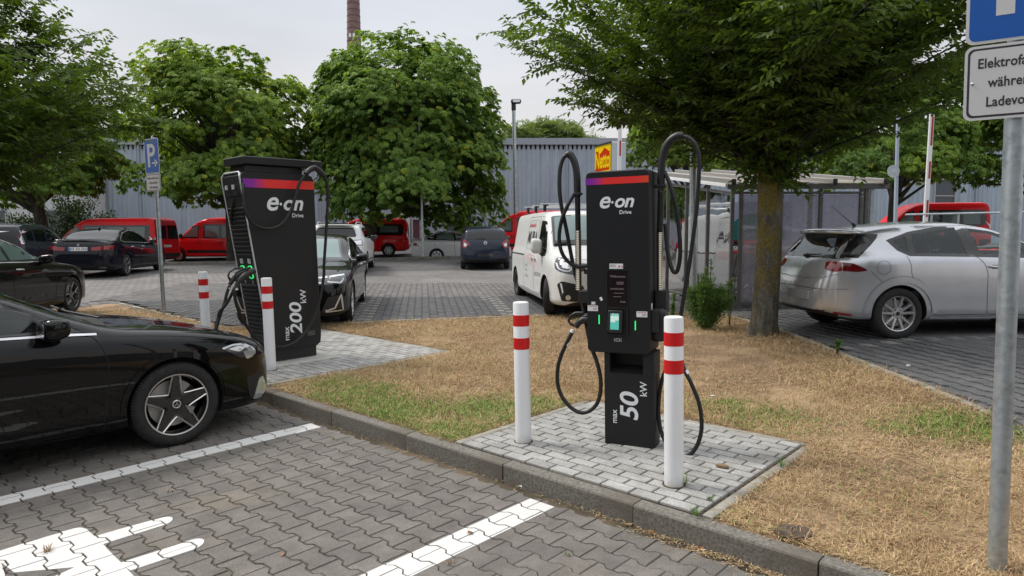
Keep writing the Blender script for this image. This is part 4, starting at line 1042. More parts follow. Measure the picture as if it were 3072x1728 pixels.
class Builder:
    def __init__(s, spec, root):
        s.spec = spec; s.car = Car(spec); s.root = root
        V, Fc = s.car.build(); s.V, s.F = V, Fc; s.bvh = BVHTree.FromPolygons([Vector(v) for v in V], Fc)
        s.L = spec['L']
    def cast(s, p, view, side=1):
        x, y = p
        if view == 'side': o_, d = Vector((x, side*3, y)), Vector((0, -side, 0))
        elif view == 'top': o_, d = Vector((x, y, 4)), Vector((0, 0, -1))
        elif view == 'front': o_, d = Vector((-2, x, y)), Vector((1, 0, 0))
        else: o_, d = Vector((s.L+2, x, y)), Vector((-1, 0, 0))
        h = s.bvh.ray_cast(o_, d)
        if h[0] is None:
            h2 = s.bvh.find_nearest(o_+d*2); 
            # fall back to the nearest silhouette point
            q = o_+d*2
            if view == 'side': q = Vector((x, 0, y))
            h2 = s.bvh.find_nearest(q); return h2[0], h2[1]*(1 if h2[1].dot(-d) >= -.2 else -1)
        nrm = h[1]
        if nrm.dot(-d) < 0: nrm = -nrm
        return h[0], nrm
    def patch(s, name, poly, view, m, side=1, off=.004, step=.06, depth=.008, hole=None, r=0., parent=None, smooth=True):
        if r: poly = roundpoly(poly, r)
        V2, F2 = tri2d(poly, step, hole)
        top = []; bot = []
        for v in V2:
            h, n = s.cast(tuple(v), view, side); top.append(h+n*off); bot.append(h+n*(off-depth))
        # orientation test
        b = MB(); fs = []
        for f in F2:
            a, b_, c_ = top[f[0]], top[f[1]], top[f[2]]; nn = (b_-a).cross(c_-a); h, n = s.cast(tuple(sum((V2[i] for i in f), Vector((0, 0)))/len(f)), view, side)
            fs.append(f if nn.dot(n) > 0 else f[::-1])
        cnt = {}
        for f in fs:
            for i in range(len(f)): e = (f[i], f[(i+1) % len(f)]); cnt[e] = cnt.get(e, 0)+1
        k = len(top); rim = [(e[1], e[0], e[0]+k, e[1]+k) for e in cnt if (e[1], e[0]) not in cnt]
        b.add(top+bot, fs, 0, smooth); b.add([], [])
        for f in rim: b.f.append(f); b.mi.append(0); b.sm.append(False)
        me = b.mesh(name, 60); return link(name, me, parent or s.root, m)
    def line(s, name, pts, view, m, w=.006, side=1, off=.0015, parent=None, step=.04, closed=False, k=5, smooth=True):
        P = [Vector(p) for p in (smooth_path([(p[0], p[1], 0) for p in pts], k) if smooth else [(p[0], p[1], 0) for p in pts])]; P = densify([(p[0], p[1]) for p in P], step, closed)
        P = [Vector(p) for p in P]; b = MB(); vs = []
        for i, p in enumerate(P):
            a = P[max(0, i-1)]; c_ = P[min(len(P)-1, i+1)]; t = (c_-a); t = t.normalized() if t.length > 0 else Vector((1, 0)); nn = Vector((-t.y, t.x))*w/2
            for sgn in (1, -1):
                h, n = s.cast(tuple(p+nn*sgn), view, side); vs.append(h+n*off)
        fs = []
        for i in range(len(P)-1):
            f = (2*i, 2*i+1, 2*i+3, 2*i+2); a, b_, c_ = [vs[q] for q in f[:3]]; h, n = s.cast(tuple(P[i]), view, side)
            fs.append(f if (b_-a).cross(c_-a).dot(n) > 0 else f[::-1])
        b.add(vs, fs, 0, True); return b.build(name, m, parent or s.root, None)
    def print_(s, name, txt, size, x, z, m, side=1, view='side', mirror=1, parent=None, **kw):
        vs, fs = text_geo(txt, size, res=2, **kw); out_ = []
        for v in vs:
            h, n = s.cast((x+mirror*v[0], z+v[1]), view, side); out_.append(h+n*.004)
        b = MB(); b.add(out_, fs); return b.build(name, m, parent or s.root, None)
    def body(s, m, arches=True, hollow=False, windows=(), prisms=()):
        sp = s.spec; b = MB(); b.add(s.V, s.F, 0, True); me = b.mesh('body'); bm = bmesh.new(); bm.from_mesh(me); bmesh.ops.recalc_face_normals(bm, faces=bm.faces); bm.to_mesh(me); bm.free()
        cut = []
        for wx in sp['wheels']:
            for sd in (1, -1):
                c = MB(); hw = s.car.hw(wx); c.lathe([(sp['ar'], 0), (sp['ar'], .30)], 40, M4=Matrix.Translation((wx, sd*(hw+.08), sp['r']+.005)) @ Matrix.Rotation(sd*math.pi/2, 4, 'X')); cut.append(c)
        if hollow:
            V, Fc = s.car.build(40, .045, sp['cab'][0], sp['cab'][1], sp.get('floor', .45)); c = MB(); c.add(V, Fc); cut.append(c)
            for poly, view in windows:
                c = MB(); P = poly if area2(poly) > 0 else poly[::-1]
                if view == 'side': R = Matrix(((1, 0, 0, 0), (0, 0, -1, 0), (0, 1, 0, 0), (0, 0, 0, 1))); c.prism(P, -2, 2, M4=R)
                elif view == 'top': c.prism(P, .9, 3)
                elif view == 'rear': R = Matrix(((0, 0, 1, 0), (1, 0, 0, 0), (0, 1, 0, 0), (0, 0, 0, 1))); c.prism(P, s.L-1.2, s.L+1, M4=R)
                cut.append(c)
        r = bool_diff(me, cut)
        r.materials.clear(); r.materials.append(m); r.materials.append(M['matk']); r.materials.append(M['interior'])
        mi = []
        for p in r.polygons:
            c = p.center; k = 0
            for wx in sp['wheels']:
                if math.hypot(c.x-wx, c.z-sp['r']-.005) < sp['ar']-.001+.004 and abs(c.y) < s.car.hw(wx)+.1 and (abs(abs(c.y)-(s.car.hw(wx)-.22)) < .02 or abs(p.normal.y) < .15 and math.hypot(c.x-wx, c.z-sp['r']) > sp['ar']-.03 and (Vector((wx-c.x, 0, sp['r']-c.z)).normalized().dot(p.normal) > .7)): k = 1
            if c.z < s.car.bot(c.x)+.03 and p.normal.z < -.5: k = 1
            if hollow and sp['cab'][0]-.01 < c.x < sp['cab'][1]+.01:
                h = s.bvh.find_nearest(c)
                if h[3] > .012 and k == 0: k = 2
            mi.append(k)
        r.polygons.foreach_set('material_index', mi); r.polygons.foreach_set('use_smooth', [True]*len(mi)); r.set_sharp_from_angle(angle=math.radians(38)); r.update()
        return link('body', r, s.root)
    def wheel(s, wx, sd, style, m_rim=None, steer=0.):
        sp = s.spec; r = sp['r']; hw = s.car.hw(wx); w = sp.get('tw', .20); rr = r*sp.get('rimf', .70)
        W_ = empty('wheel'); W_.parent = s.root; W_.matrix_local = Matrix.Translation((wx, sd*(hw-.012-w/2), r)) @ Matrix.Rotation(steer, 4, 'Z') @ Matrix.Rotation(-sd*math.pi/2, 4, 'X') @ Matrix.Rotation(math.pi if sd > 0 else 0, 4, 'Z')
        # local z = outwards
        b = MB(); h = w/2
        b.lathe([(rr-.005, h-.022), (rr+.012, h-.006), (rr+(r-rr)*.45, h), (r-.030, h-.004), (r-.012, h-.014), (r-.003, h-.032), (r, h-.055), (r, -h+.05), (r-.012, -h+.014), (rr, -h)], 56, cap=False)
        if sp.get('tread'):
            q = MB()
            for i in range(90):
                a = 2*math.pi*i/90; q.box((r-.004, 0, h-.036), (.012, .010, .030), M4=Matrix.Rotation(a, 4, 'Z') @ Matrix.Rotation(.25, 4, 'X'))
            b.add(q.v, q.f)
        b.build('tyre', M['tyre'], W_, 40)
        m_rim = m_rim or M['rims']; b = MB(); mats_ = [m_rim, M['rimk'], M['rimm']]
        b.lathe([(rr, h-.018), (rr-.004, h-.012), (rr-.014, h-.016), (rr-.026, h-.045), (rr-.03, -h+.01)], 48, 0, cap=False)
        hz = h-.045
        def spoke(a, w0, w1, r0, r1, z0, z1, mi=0, t=.03):
            P = [(r0, -w0/2), (r1, -w1/2), (r1, w1/2), (r0, w0/2)]; vs = [(p[0], p[1], (z0 if i in (0, 3) else z1)-t) for i, p in enumerate(P)]+[(p[0], p[1]*.82, (z0 if i in (0, 3) else z1)) for i, p in enumerate(P)]
            b.add(vs, [(3, 2, 1, 0), (4, 5, 6, 7), (0, 1, 5, 4), (1, 2, 6, 5), (2, 3, 7, 6), (3, 0, 4, 7)], mi, False, Matrix.Rotation(a, 4, 'Z'))
        if style == 'star5':
            b.mi = [1]*len(b.mi)
            for k in range(5):
                a = math.radians(90+72*k)
                spoke(a, .095, .046, .05, rr-.012, hz+.012, h-.020, 1, .035)
                for sg in (1, -1):
                    # machined edge running from the rim to the valley between spokes
                    P0 = Vector((rr-.006, sg*.026, h-.0165)); P1 = Vector((.118, sg*.0475, hz+.0165)); ph = math.radians(36)
                    P2 = Vector((.098*math.cos(ph), sg*.098*math.sin(ph), hz+.013))
                    b.tube([P0, P1, P2], [.0065, .0065, .0055], 4, 2, Matrix.Rotation(a, 4, 'Z'), smooth=False)
                b.tube([(rr-.006, -.026, h-.0165), (rr-.006, .026, h-.0165)], .005, 4, 2, Matrix.Rotation(a, 4, 'Z'), smooth=False)
            b.lathe([(.05, hz-.01), (.075, hz+.006), (.03, hz+.012)], 30, 1)
            b.lathe([(rr-.001, h-.016), (rr-.002, h-.010), (rr-.011, h-.012), (rr-.012, h-.018)], 64, 2, cap=False)
            b.lathe([(.033, hz+.005), (.033, hz+.018), (.028, hz+.021), (.024, hz+.0185), (0, hz+.0185)], 30, 2, cap=False)
            for k in range(3): b.box((.0115, 0, hz+.0200), (.023, .0035, .003), 2, Matrix.Rotation(math.radians(90+120*k), 4, 'Z'))
            b.lathe([(.0245, hz+.0187), (0, hz+.0190)], 24, 1, cap=False)
        elif style == 'ten':
            for k in range(5):
                a = math.radians(90+72*k)
                for sg in (-1, 1): spoke(a+sg*math.radians(15.5), .040, .030, .055, rr-.014, hz+.01, h-.022)
            b.lathe([(.075, hz-.02), (.078, hz+.006), (.05, hz+.012), (.035, hz+.010), (.033, hz+.016), (0, hz+.018)], 30, 0)
            for k in range(5): b.lathe([(.010, 0), (.010, .004), (0, .004)], 10, 1, Matrix.Translation((.056*math.cos(math.radians(54+72*k)), .056*math.sin(math.radians(54+72*k)), hz+.009)))
            b.lathe([(.026, hz+.0172), (0, hz+.0185)], 24, 1, cap=False)
        elif style == 'y5':
            for k in range(5):
                a = math.radians(90+72*k); spoke(a, .06, .028, .04, .16, hz, hz+.015)
                for sg in (-1, 1):
                    c, s_ = math.cos(a), math.sin(a); p0 = Vector((.13*c, .13*s_, hz+.008)); a2 = a+sg*math.radians(15); p1 = Vector(((rr-.012)*math.cos(a2), (rr-.012)*math.sin(a2), h-.024)); b.tube([p0, p1], [.014, .010], 5, 0, smooth=False)
            b.lathe([(.05, hz-.02), (.055, hz+.006), (0, hz+.012)], 24, 0)
        elif style == 'cover':
            b.lathe([(rr-.012, h-.020), (rr-.03, h-.010), (rr*.62, h-.006), (rr*.3, h-.012), (0, h-.010)], 40, 0, cap=False)
            for k in range(6):
                b.prism(roundpoly([(rr*.50, -.020), (rr*.82, -.038), (rr*.82, .038), (rr*.50, .020)], .01, 3), h-.0075, h-.0055, 1, Matrix.Rotation(math.radians(60*k+30), 4, 'Z'))
            b.lathe([(.03, h-.012), (.028, h-.003), (0, h-.002)], 20, 0, cap=False)
        else:   # steel
            b.mi = [0]*len(b.mi); b.lathe([(rr-.02, hz-.02), (rr*.72, hz-.005), (rr*.55, hz+.012), (rr*.28, hz-.012), (0, hz-.01)], 40, 0, cap=False)
            for k in range(10):
                a = math.radians(36*k); b.lathe([(.016, 0), (0, .001)], 12, 1, Matrix.Translation((rr*.66*math.cos(a), rr*.66*math.sin(a), hz+.003)))
            b.lathe([(.035, hz-.02), (.03, hz+.014), (0, hz+.016)], 20, 1, cap=False)
        if style in ('star5', 'ten', 'y5'):
            b.lathe([(0, -.02), (rr*.70, -.02)], 30, 1, cap=False)
        rim = link('rim', b.mesh('rim', 35), W_, mats_)
        if style in ('star5', 'ten', 'y5'):
            q = MB(); q.lathe([(.06, hz-.06), (rr*.76, hz-.06), (rr*.76, hz-.07)], 36, cap=False); q.build('brake_disc', M['disc'], W_)
            q = MB(); q.prism([(rr*.45*math.cos(t), rr*.45*math.sin(t)) for t in [math.radians(-20+10*i) for i in range(7)]]+[(rr*.78*math.cos(t), rr*.78*math.sin(t)) for t in [math.radians(40-10*i) for i in range(7)]], hz-.075, hz-.045); q.build('brake_caliper', M['matk'], W_)
        q = MB(); q.lathe([(0, -h-.02), (rr*.97, -h-.01), (rr*.97, -h+.02)], 30, cap=False); q.build('wheel_back', M['matk'], W_)
        return W_
    def mirror(s, x, z, sd, m, size=(.075, .115, .075), out_=.11, glass_to=1):
        h, n = s.cast((x, z), 'side', sd)
        def f(p):
            k = 1-.25*max(0, (-p[0]/size[0])); return (p[0], p[1]*k, p[2]*k+.012*p[1]/size[1]*sd)
        b = MB(); b.sell((h.x, h.y+sd*(out_+.03), z+.035), size, .55, 24, 14, fn=f)
        o = b.build('wing_mirror', m, s.root, 60)
        q = MB(); q.tube([(h.x-.01, h.y-sd*.02, z-.03), (h.x-.01, h.y+sd*.06, z-.02), (h.x, h.y+sd*out_, z-.0)], [.032, .028, .025], 8); q.build('mirror_foot', M['trimk'], o)
        q = MB(); R = Matrix(((0, 0, 1, h.x+size[0]*.93), (1, 0, 0, h.y+sd*(out_+.03)), (0, 1, 0, z+.035), (0, 0, 0, 1))); q.prism(rrect(size[1]*1.5, size[2]*1.35, .03, 5), 0, .004, M4=R); q.build('mirror_glass', M['lampd'], o)
        return o
    def plate_(s, view, z, txt=None, w=.52, m=None, y=0.):
        h, n = s.cast((y, z), view); sg = 1 if view == 'rear' else -1
        X = (0, sg, 0); R = frame4((h.x+sg*.008, y, z), X, (0, 0, 1)); b = MB(); b.prism(rrect(w, .11, .01, 4), -.02, .004, M4=R); o = b.build('number_plate', m or M['white'], s.root, 30)
        b = MB(); b.add([(-w/2+.004, -.05, .0045), (-w/2+.048, -.05, .0045), (-w/2+.048, .05, .0045), (-w/2+.004, .05, .0045)], [(0, 1, 2, 3)], M4=R)
        if txt:
            b.build('blue_band', M['blue'], o, None); text('plate_lettering', txt, .105, M['signk'], o, R @ Matrix.Translation((-w/2+.058, -.036, .0055)) @ Matrix.Diagonal((.86, 1, 1, 1)), bold=.015)
        return o
def place(root, wx, wy, wz, heading, spec, wheel_i, sd):
    """put the contact point of wheel i on side sd at a world point; heading = direction the car faces"""
    hx, hy = math.sin(heading), math.cos(heading)
    Mx = Matrix(((-hx, hy, 0, 0), (-hy, -hx, 0, 0), (0, 0, 1, 0), (0, 0, 0, 1)))
    # local x points to the rear, so local +y = the car's left? (x back, z up -> y = z cross x = right of heading...)
    lw = Vector((spec['wheels'][wheel_i], sd*(Curve(spec['hw'])(spec['wheels'][wheel_i])-.03), 0))
    w = Mx @ lw; Mx.translation = Vector((wx, wy, wz))-w; root.matrix_world = Mx; return root
R_ = math.radians
def finish(bd, style, m_rim=None, steer=0., sides=(1, -1)):
    for i, wx in enumerate(bd.spec['wheels']):
        for sd in sides: bd.wheel(wx, sd, style, m_rim, steer if i == 0 else 0.)
def car(name, label, cat, spec, wc, heading, wheel_i, sd, group=None):
    root = empty(name, (0, 0, 0)); tag(root, label, cat, group); bd = Builder(spec, root); place(root, *wc, heading, spec, wheel_i, sd); return bd
# ---------------------------------------------------------------- black coupe at the charger
CLA = dict(L=4.69, wheels=(.92, 3.65), r=.325, ar=.365, tw=.225, rimf=.735, tread=True, tum=.42, cab=(1.62, 3.9), floor=.42,
  top=[(0, .50), (.02, .60), (.06, .67), (.14, .73), (.3, .79), (.5, .84), (.9, .912), (1.25, .955), (1.36, .985), (1.6, 1.095), (2.0, 1.27), (2.4, 1.385), (2.75, 1.43), (3.1, 1.42), (3.6, 1.33), (4.0, 1.19), (4.3, 1.08), (4.6, 1.04), (4.67, .95), (4.69, .75)],
  belt=[(0, .50), (.1, .63), (.3, .725), (.6, .795), (1.0, .855), (1.4, .895), (2.0, .93), (3.5, .98), (4.2, 1.0), (4.69, .72)],
  hw=[(0, .50), (.03, .60), (.10, .70), (.22, .79), (.40, .85), (.7, .895), (.95, .91), (1.5, .905), (2.5, .912), (3.7, .91), (4.3, .86), (4.6, .74), (4.69, .6)],
  bot=[(0, .24), (.06, .18), (.3, .16), (.6, .17), (1.3, .185), (3.3, .185), (4.3, .2), (4.69, .34)],
  crown=[(0, .07), (.5, .09), (1.2, .085), (1.5, .13), (2., .10), (3.2, .07), (4.69, .05)])
c0 = GP(537, 1336.6, 0)
cla = car('parked_car', 'glossy black coupe in the marked bay at the left, bonnet towards the tall charger', 'car', CLA, (c0[0], c0[1], 0), R_(42), 0, 1)
win = [(1.50, .945), (1.75, 1.075), (2.02, 1.21), (2.3, 1.305), (2.62, 1.355), (3.1, 1.34), (3.55, 1.24), (3.85, 1.10), (3.95, 1.01), (3.5, .995), (2.6, .975), (1.9, .965)]
winc = [(1.62, .985), (1.80, 1.075), (2.04, 1.19), (2.32, 1.28), (2.62, 1.325), (3.1, 1.31), (3.55, 1.21), (3.8, 1.09), (3.84, 1.03), (3.5, 1.01), (2.6, .995), (1.9, .98)]
bd = cla
bd.body(M['p_black'], hollow=True, windows=[(winc, 'side'), ([(1.52, -.60), (1.52, .60), (2.28, .50), (2.28, -.50)], 'top')])
for sd in (1, -1):
    bd.patch('window_frame', win, 'side', M['trimk'], sd, .002, .05, hole=winc); bd.patch('side_window', winc, 'side', M['glass_t'], sd, .0035, .09, depth=.004)
    bd.line('chrome_strip', [(1.44, .925), (1.9, .950), (2.6, .972), (3.5, .992), (3.95, 1.0)], 'side', M['silver'], .014, sd, .006)
    bd.line('panel_gap', [(1.476, .920), (1.43, .85), (1.395, .75), (1.388, .64), (1.40, .50), (1.425, .36), (1.435, .24)], 'side', M['gap'], .006, sd)
    bd.line('panel_gap', [(1.435, .235), (1.9, .225), (2.5, .228)], 'side', M['gap'], .006, sd); bd.line('panel_gap', [(2.55, .97), (2.56, .6), (2.53, .23)], 'side', M['gap'], .006, sd)
    bd.line('bonnet_gap', [(1.42, .905), (1.15, .885), (.85, .845), (.55, .79), (.36, .735), (.20, .68)], 'side', M['gap'], .005, sd)
    bd.line('panel_gap', [(.66, .70), (.55, .745), (.48, .775)], 'side', M['gap'], .004, sd)
    bd.line('sill_edge', [(1.30, .215), (2.4, .205), (3.2, .21)], 'side', M['gap'], .012, sd)
    lamp = [(.56, .715), (.45, .735), (.34, .725), (.24, .675), (.22, .625), (.28, .60), (.37, .615), (.48, .675)]
    h_ = bd.patch('headlight', lamp, 'side', M['lampw'], sd, .004, .03, r=.02); bd.patch('lamp_shroud', [(.54, .703), (.45, .722), (.36, .71), (.30, .66), (.33, .60), (.40, .62)], 'side', M['lampd'], sd, .0055, .03, r=.02, parent=h_)
    bd.patch('lamp_reflector', [(.50, .70), (.40, .712), (.33, .69), (.40, .665)], 'side', M['lampw'], sd, .006, .02, r=.02, parent=h_)
    bd.patch('lamp_reflector', [(.36, .66), (.27, .665), (.25, .605), (.33, .59)], 'side', M['lampw'], sd, .006, .02, r=.02, parent=h_)
    bd.patch('bumper_intake', [(.34, .44), (.16, .46), (.10, .32), (.30, .24)], 'side', M['matk'], sd, .003, .03, r=.03)
    bd.patch('bumper_blade', [(.20, .40), (.15, .41), (.09, .28), (.17, .225), (.27, .235)], 'side', M['lampw'] if sd == 1 else M['matk'], sd, .008, .03, r=.015)
    bd.mirror(1.72, .965, sd, M['p_black'], (.085, .12, .075), .10)
    arch = [(.92+.395*math.cos(a), .33+.395*math.sin(a)) for a in [math.pi*k/14 for k in range(0, 15)]]
    bd.line('arch_lip', arch, 'side', M['p_black'], .03, sd, .006, smooth=False)
b = MB(); bd.patch('windscreen', [(1.40, -.66), (1.36, -.3), (1.35, 0), (1.36, .3), (1.40, .66), (2.26, .54), (2.22, 0), (2.26, -.54)], 'top', M['trimk'], 1, .002, .06, hole=[(1.50, -.60), (1.46, 0), (1.50, .60), (2.22, .50), (2.18, 0), (2.22, -.50)])
bd.patch('windscreen_glass', [(1.50, -.60), (1.46, 0), (1.50, .60), (2.22, .50), (2.18, 0), (2.22, -.50)], 'top', M['glass_c'], 1, .0035, .09, depth=.004)
bd.patch('cowl', [(1.30, -.62), (1.20, 0), (1.30, .62), (1.40, .66), (1.37, 0), (1.40, -.66)], 'top', M['matk'], 1, .003, .05, r=.03)
bd.line('bonnet_bulge', [(1.15, .38), (.7, .40), (.25, .36)], 'top', M['p_black'], .012, 1, .006); bd.line('bonnet_bulge', [(1.15, -.38), (.7, -.40), (.25, -.36)], 'top', M['p_black'], .012, 1, .006)
for q in (-1, 1):
    b = MB(); b.tube([(1.30, q*.45, 1.0), (1.42, q*.1, 1.03), (1.47, -q*.12, 1.06)], .009, 6); b.build('wiper', M['matk'], bd.root)
bd.patch('radiator_grille', [(-.52, .62), (.52, .62), (.44, .40), (-.44, .40)], 'front', M['matk'], 1, .004, .06, r=.05)
bd.plate_('front', .36)
def seats(bd, xs, z0, hgt, m, ys=(-.38, .38)):
    for x in xs:
        for y in ys:
            b = MB(); b.box((x+.14, y, z0+.30), (.16, .46, .58), ch=.05, M4=None); b.box((x-.1, y, z0), (.5, .48, .16), ch=.04); b.box((x+.2, y, z0+.68), (.09, .26, .18), ch=.03); b.build('car_seat', m, bd.root, 50)
def wheel_inside(bd, x, y, z):
    b = MB(); b.tube([(x+.07*math.sin(a)*.3, y+.18*math.cos(a), z+.18*math.sin(a)) for a in [2*math.pi*k/24 for k in range(24)]], .013, 6, closed=True); b.box((x, y, z), (.03, .30, .05)); b.build('steering_wheel', M['matk'], bd.root)
seats(bd, (2.25,), .52, .5, M['seatc']); wheel_inside(bd, 1.95, -.36, .85)
b = MB(); b.box((1.72, 0, .83), (.36, 1.36, .2), ch=.05); b.build('dashboard', M['interior'], bd.root)
finish(bd, 'star5', M['rimk'])

# ---------------------------------------------------------------- silver hatchback at the right
SEAT = dict(L=4.315, wheels=(.90, 3.478), r=.316, ar=.352, tw=.205, rimf=.70, tum=.36, cab=(1.35, 4.05), floor=.50,
  top=[(0, .50), (.03, .62), (.15, .72), (.5, .84), (1.0, .95), (1.12, .985), (1.5, 1.15), (1.9, 1.315), (2.3, 1.425), (2.7, 1.462), (3.1, 1.45), (3.5, 1.405), (3.80, 1.355), (3.92, 1.325), (3.98, 1.26), (4.10, 1.13), (4.19, 1.02), (4.235, .94), (4.28, .80), (4.315, .62)],
  belt=[(0, .5), (.2, .66), (.8, .84), (1.3, .93), (1.8, .975), (2.6, 1.0), (3.3, 1.02), (3.8, 1.02), (4.1, .98), (4.25, .85), (4.315, .6)],
  hw=[(0, .50), (.06, .64), (.25, .78), (.6, .86), (1.2, .884), (2.5, .884), (3.5, .886), (3.85, .865), (4.05, .82), (4.18, .755), (4.27, .66), (4.315, .56)],
  bot=[(0, .25), (.15, .2), (3.9, .21), (4.15, .25), (4.315, .33)], crown=[(0, .06), (1.1, .09), (1.5, .13), (2.2, .09), (3.5, .08), (3.95, .07), (4.1, .06), (4.315, .05)])
se = car('parked_car', 'silver hatchback at the right seen from its rear corner', 'car', SEAT, (4.748, 8.259, .337), R_(85), 1, 1); bd = se
q_ = [(3.58, 1.215), (3.30, 1.295), (2.63, 1.385), (2.585, 1.385), (2.51, 1.028), (3.33, 1.045), (3.46, 1.10)]
f_ = [(2.535, 1.382), (2.2, 1.345), (1.85, 1.24), (1.5, 1.09), (1.36, 1.01), (2.0, 1.015), (2.45, 1.022)]
allw = [(3.62, 1.216), (3.32, 1.315), (2.95, 1.375), (2.58, 1.402), (2.2, 1.368), (1.85, 1.262), (1.48, 1.105), (1.26, .985), (2.0, .995), (3.35, 1.022), (3.50, 1.09)]
qq = [(3.54, 1.213), (3.36, 1.272), (3.36, 1.06), (3.45, 1.115)]; rd = [(3.28, 1.285), (2.68, 1.37), (2.59, 1.05), (3.28, 1.06)]; fd = [(2.50, 1.36), (2.2, 1.325), (1.87, 1.222), (1.55, 1.08), (1.50, 1.04), (2.41, 1.045)]
rearw = [(-.60, 1.02), (.60, 1.02), (.50, 1.24), (-.50, 1.24)]
bd.body(M['p_silver'], hollow=True, windows=[(qq, 'side'), (rd, 'side'), (fd, 'side'), ([(1.30, -.62), (1.30, .62), (2.05, .5), (2.05, -.5)], 'top'), (rearw, 'rear')])
for sd in (1, -1):
    def frame_with(hs):
        V2, F2 = tri2d(allw, .04); 
    bd.patch('window_frame', [(3.62, 1.216), (3.31, 1.318), (3.31, 1.022), (3.35, 1.022), (3.50, 1.09)], 'side', M['trimk'], sd, .002, .04, hole=qq)
    bd.patch('window_frame', [(3.31, 1.318), (2.95, 1.378), (2.57, 1.403), (2.50, 1.01), (3.31, 1.022)], 'side', M['trimk'], sd, .0022, .04, hole=rd)
    bd.patch('window_frame', [(2.57, 1.403), (2.2, 1.368), (1.85, 1.262), (1.48, 1.105), (1.26, .985), (2.0, .998), (2.50, 1.01)], 'side', M['trimk'], sd, .0024, .04, hole=fd)
    for p_ in (qq, rd, fd): bd.patch('side_window', p_, 'side', M['glass_c'], sd, .001, .08, depth=.004)
    bd.line('panel_gap', [(3.40, 1.025), (3.355, .90), (3.345, .80), (3.29, .712), (3.20, .63), (3.117, .55), (3.05, .43), (3.02, .31), (2.98, .298), (2.36, .303)], 'side', M['gap'], .006, sd)
    bd.line('panel_gap', [(2.482, 1.01), (2.40, .93), (2.352, .80), (2.35, .60), (2.335, .303)], 'side', M['gap'], .006, sd); bd.line('panel_gap', [(2.335, .303), (1.4, .30), (1.25, .5), (1.3, .95)], 'side', M['gap'], .006, sd)
    bd.line('panel_gap', [(3.86, .84), (3.75, .74), (3.66, .65)], 'side', M['gap'], .005, sd)
    bd.line('body_crease', [(2.95, .66), (2.6, .70), (2.2, .745), (1.6, .80), (1.2, .83)], 'side', M['p_silver'], .012, sd, .005)
    for rr_, off in ((.405, .012), (.385, .015)):
        arch = [(3.46+rr_*1.10*math.cos(a), .32+rr_*1.06*math.sin(a)) for a in [math.pi*k/16 for k in range(0, 17)]]
        bd.line('wheel_arch_flare', arch, 'side', M['p_silver'], .05, sd, off-.004, smooth=False)
    bd.line('arch_shadow_line', [(3.46+.465*math.cos(a), .325+.455*math.sin(a)) for a in [math.pi*(.12+.6*k/16) for k in range(0, 17)]], 'side', M['gap'], .003, sd, .002, smooth=False)
    bd.line('sill_strip', [(3.07, .265), (2.3, .262), (1.3, .262)], 'side', M['silver'], .02, sd, .006)
    b = MB(); h, n = bd.cast((2.26, .888), 'side', sd); b.tube([(2.34, h.y+sd*.012, .893), (2.30, h.y+sd*.038, .89), (2.22, h.y+sd*.038, .888), (2.18, h.y+sd*.012, .885)], [.012, .014, .014, .012], 8); b.build('door_handle', M['p_silver'], bd.root, 60)
    bd.patch('handle_recess', [(2.31, .915), (2.21, .912), (2.20, .865), (2.30, .86)], 'side', M['rimg'], sd, .001, .02, r=.02)
    bd.mirror(1.55, .99, sd, M['p_silver'])
fc = [(3.70+.083*math.cos(a), .885+.083*math.sin(a)) for a in [2*math.pi*k/30 for k in range(31)]]; bd.line('fuel_flap_gap', fc, 'side', M['gap'], .004, 1, smooth=False)
for sg in (1, -1):
    t_ = bd.patch('tail_light', [(sg*.50, .94), (sg*.62, .955), (sg*.74, .945), (sg*.76, .84), (sg*.70, .825), (sg*.54, .85)][::sg], 'rear', M['lampr'], 1, .006, .03, r=.02)
    bd.patch('tail_light', [(4.16, .948), (4.06, .935), (3.93, .875), (3.90, .848), (4.0, .832), (4.16, .84)], 'side', M['lampr2'], sg, .006, .025, r=.01)
    bd.patch('reflector', [(4.22, .335), (4.05, .31), (4.05, .29), (4.22, .305)], 'side', M['lampr'], sg, .005, .03)
bd.patch('rear_window', [(-.74, .985), (.74, .985), (.65, 1.30), (-.65, 1.30)], 'rear', M['trimk'], 1, .003, .05, r=.06, hole=roundpoly([(-.58, 1.03), (.58, 1.03), (.48, 1.24), (-.48, 1.24)], .05))
[bd.patch('rear_window_side', [(4.16, 1.005), (4.09, 1.10), (4.01, 1.20), (3.955, 1.285), (3.70, 1.29), (3.73, 1.24), (3.86, 1.12), (3.99, 1.0)], 'side', M['trimk'], q, .006, .02, r=.01) for q in (1, -1)]
bd.patch('rear_window_glass', roundpoly([(-.585, 1.025), (.585, 1.025), (.485, 1.245), (-.485, 1.245)], .05), 'rear', M['glass_c'], 1, .002, .08, depth=.004)
b = MB(); b.sell((3.98, 0, 1.33), (.17, .62, .034), .5, 44, 12, fn=lambda p: (p[0]-.10*(p[1]/.6)**2, p[1], p[2]-.02*(p[1]/.6)**2)); sp_ = b.build('roof_spoiler', M['p_silver'], bd.root, 60)
b = MB(); b.box((4.142, 0, 1.338), (.02, .24, .016), ch=.004); b.build('brake_light', M['lampr2'], sp_)
h, n = bd.cast((0.0, 1.0), 'rear'); b = MB(); b.tube([(h.x+.02, .0, 1.0), (h.x+.025, -.05, 1.01), (h.x+.0, .34, 1.035)], [.02, .014, .006], 8); b.lathe([(.035, 0), (.03, .025), (0, .03)], 16, M4=frame4((h.x, 0, 1.0), (0, 1, 0), (-.5, 0, .8))); b.build('rear_wiper', M['matk'], bd.root)
h, n = bd.cast((0, .895), 'rear'); em = frm('emblem', .07, .08, .015, .007, .004, frame4((h.x+.003, 0, .90), (0, 1, 0), (-.2, 0, 1)), M['chrome'], bd.root)
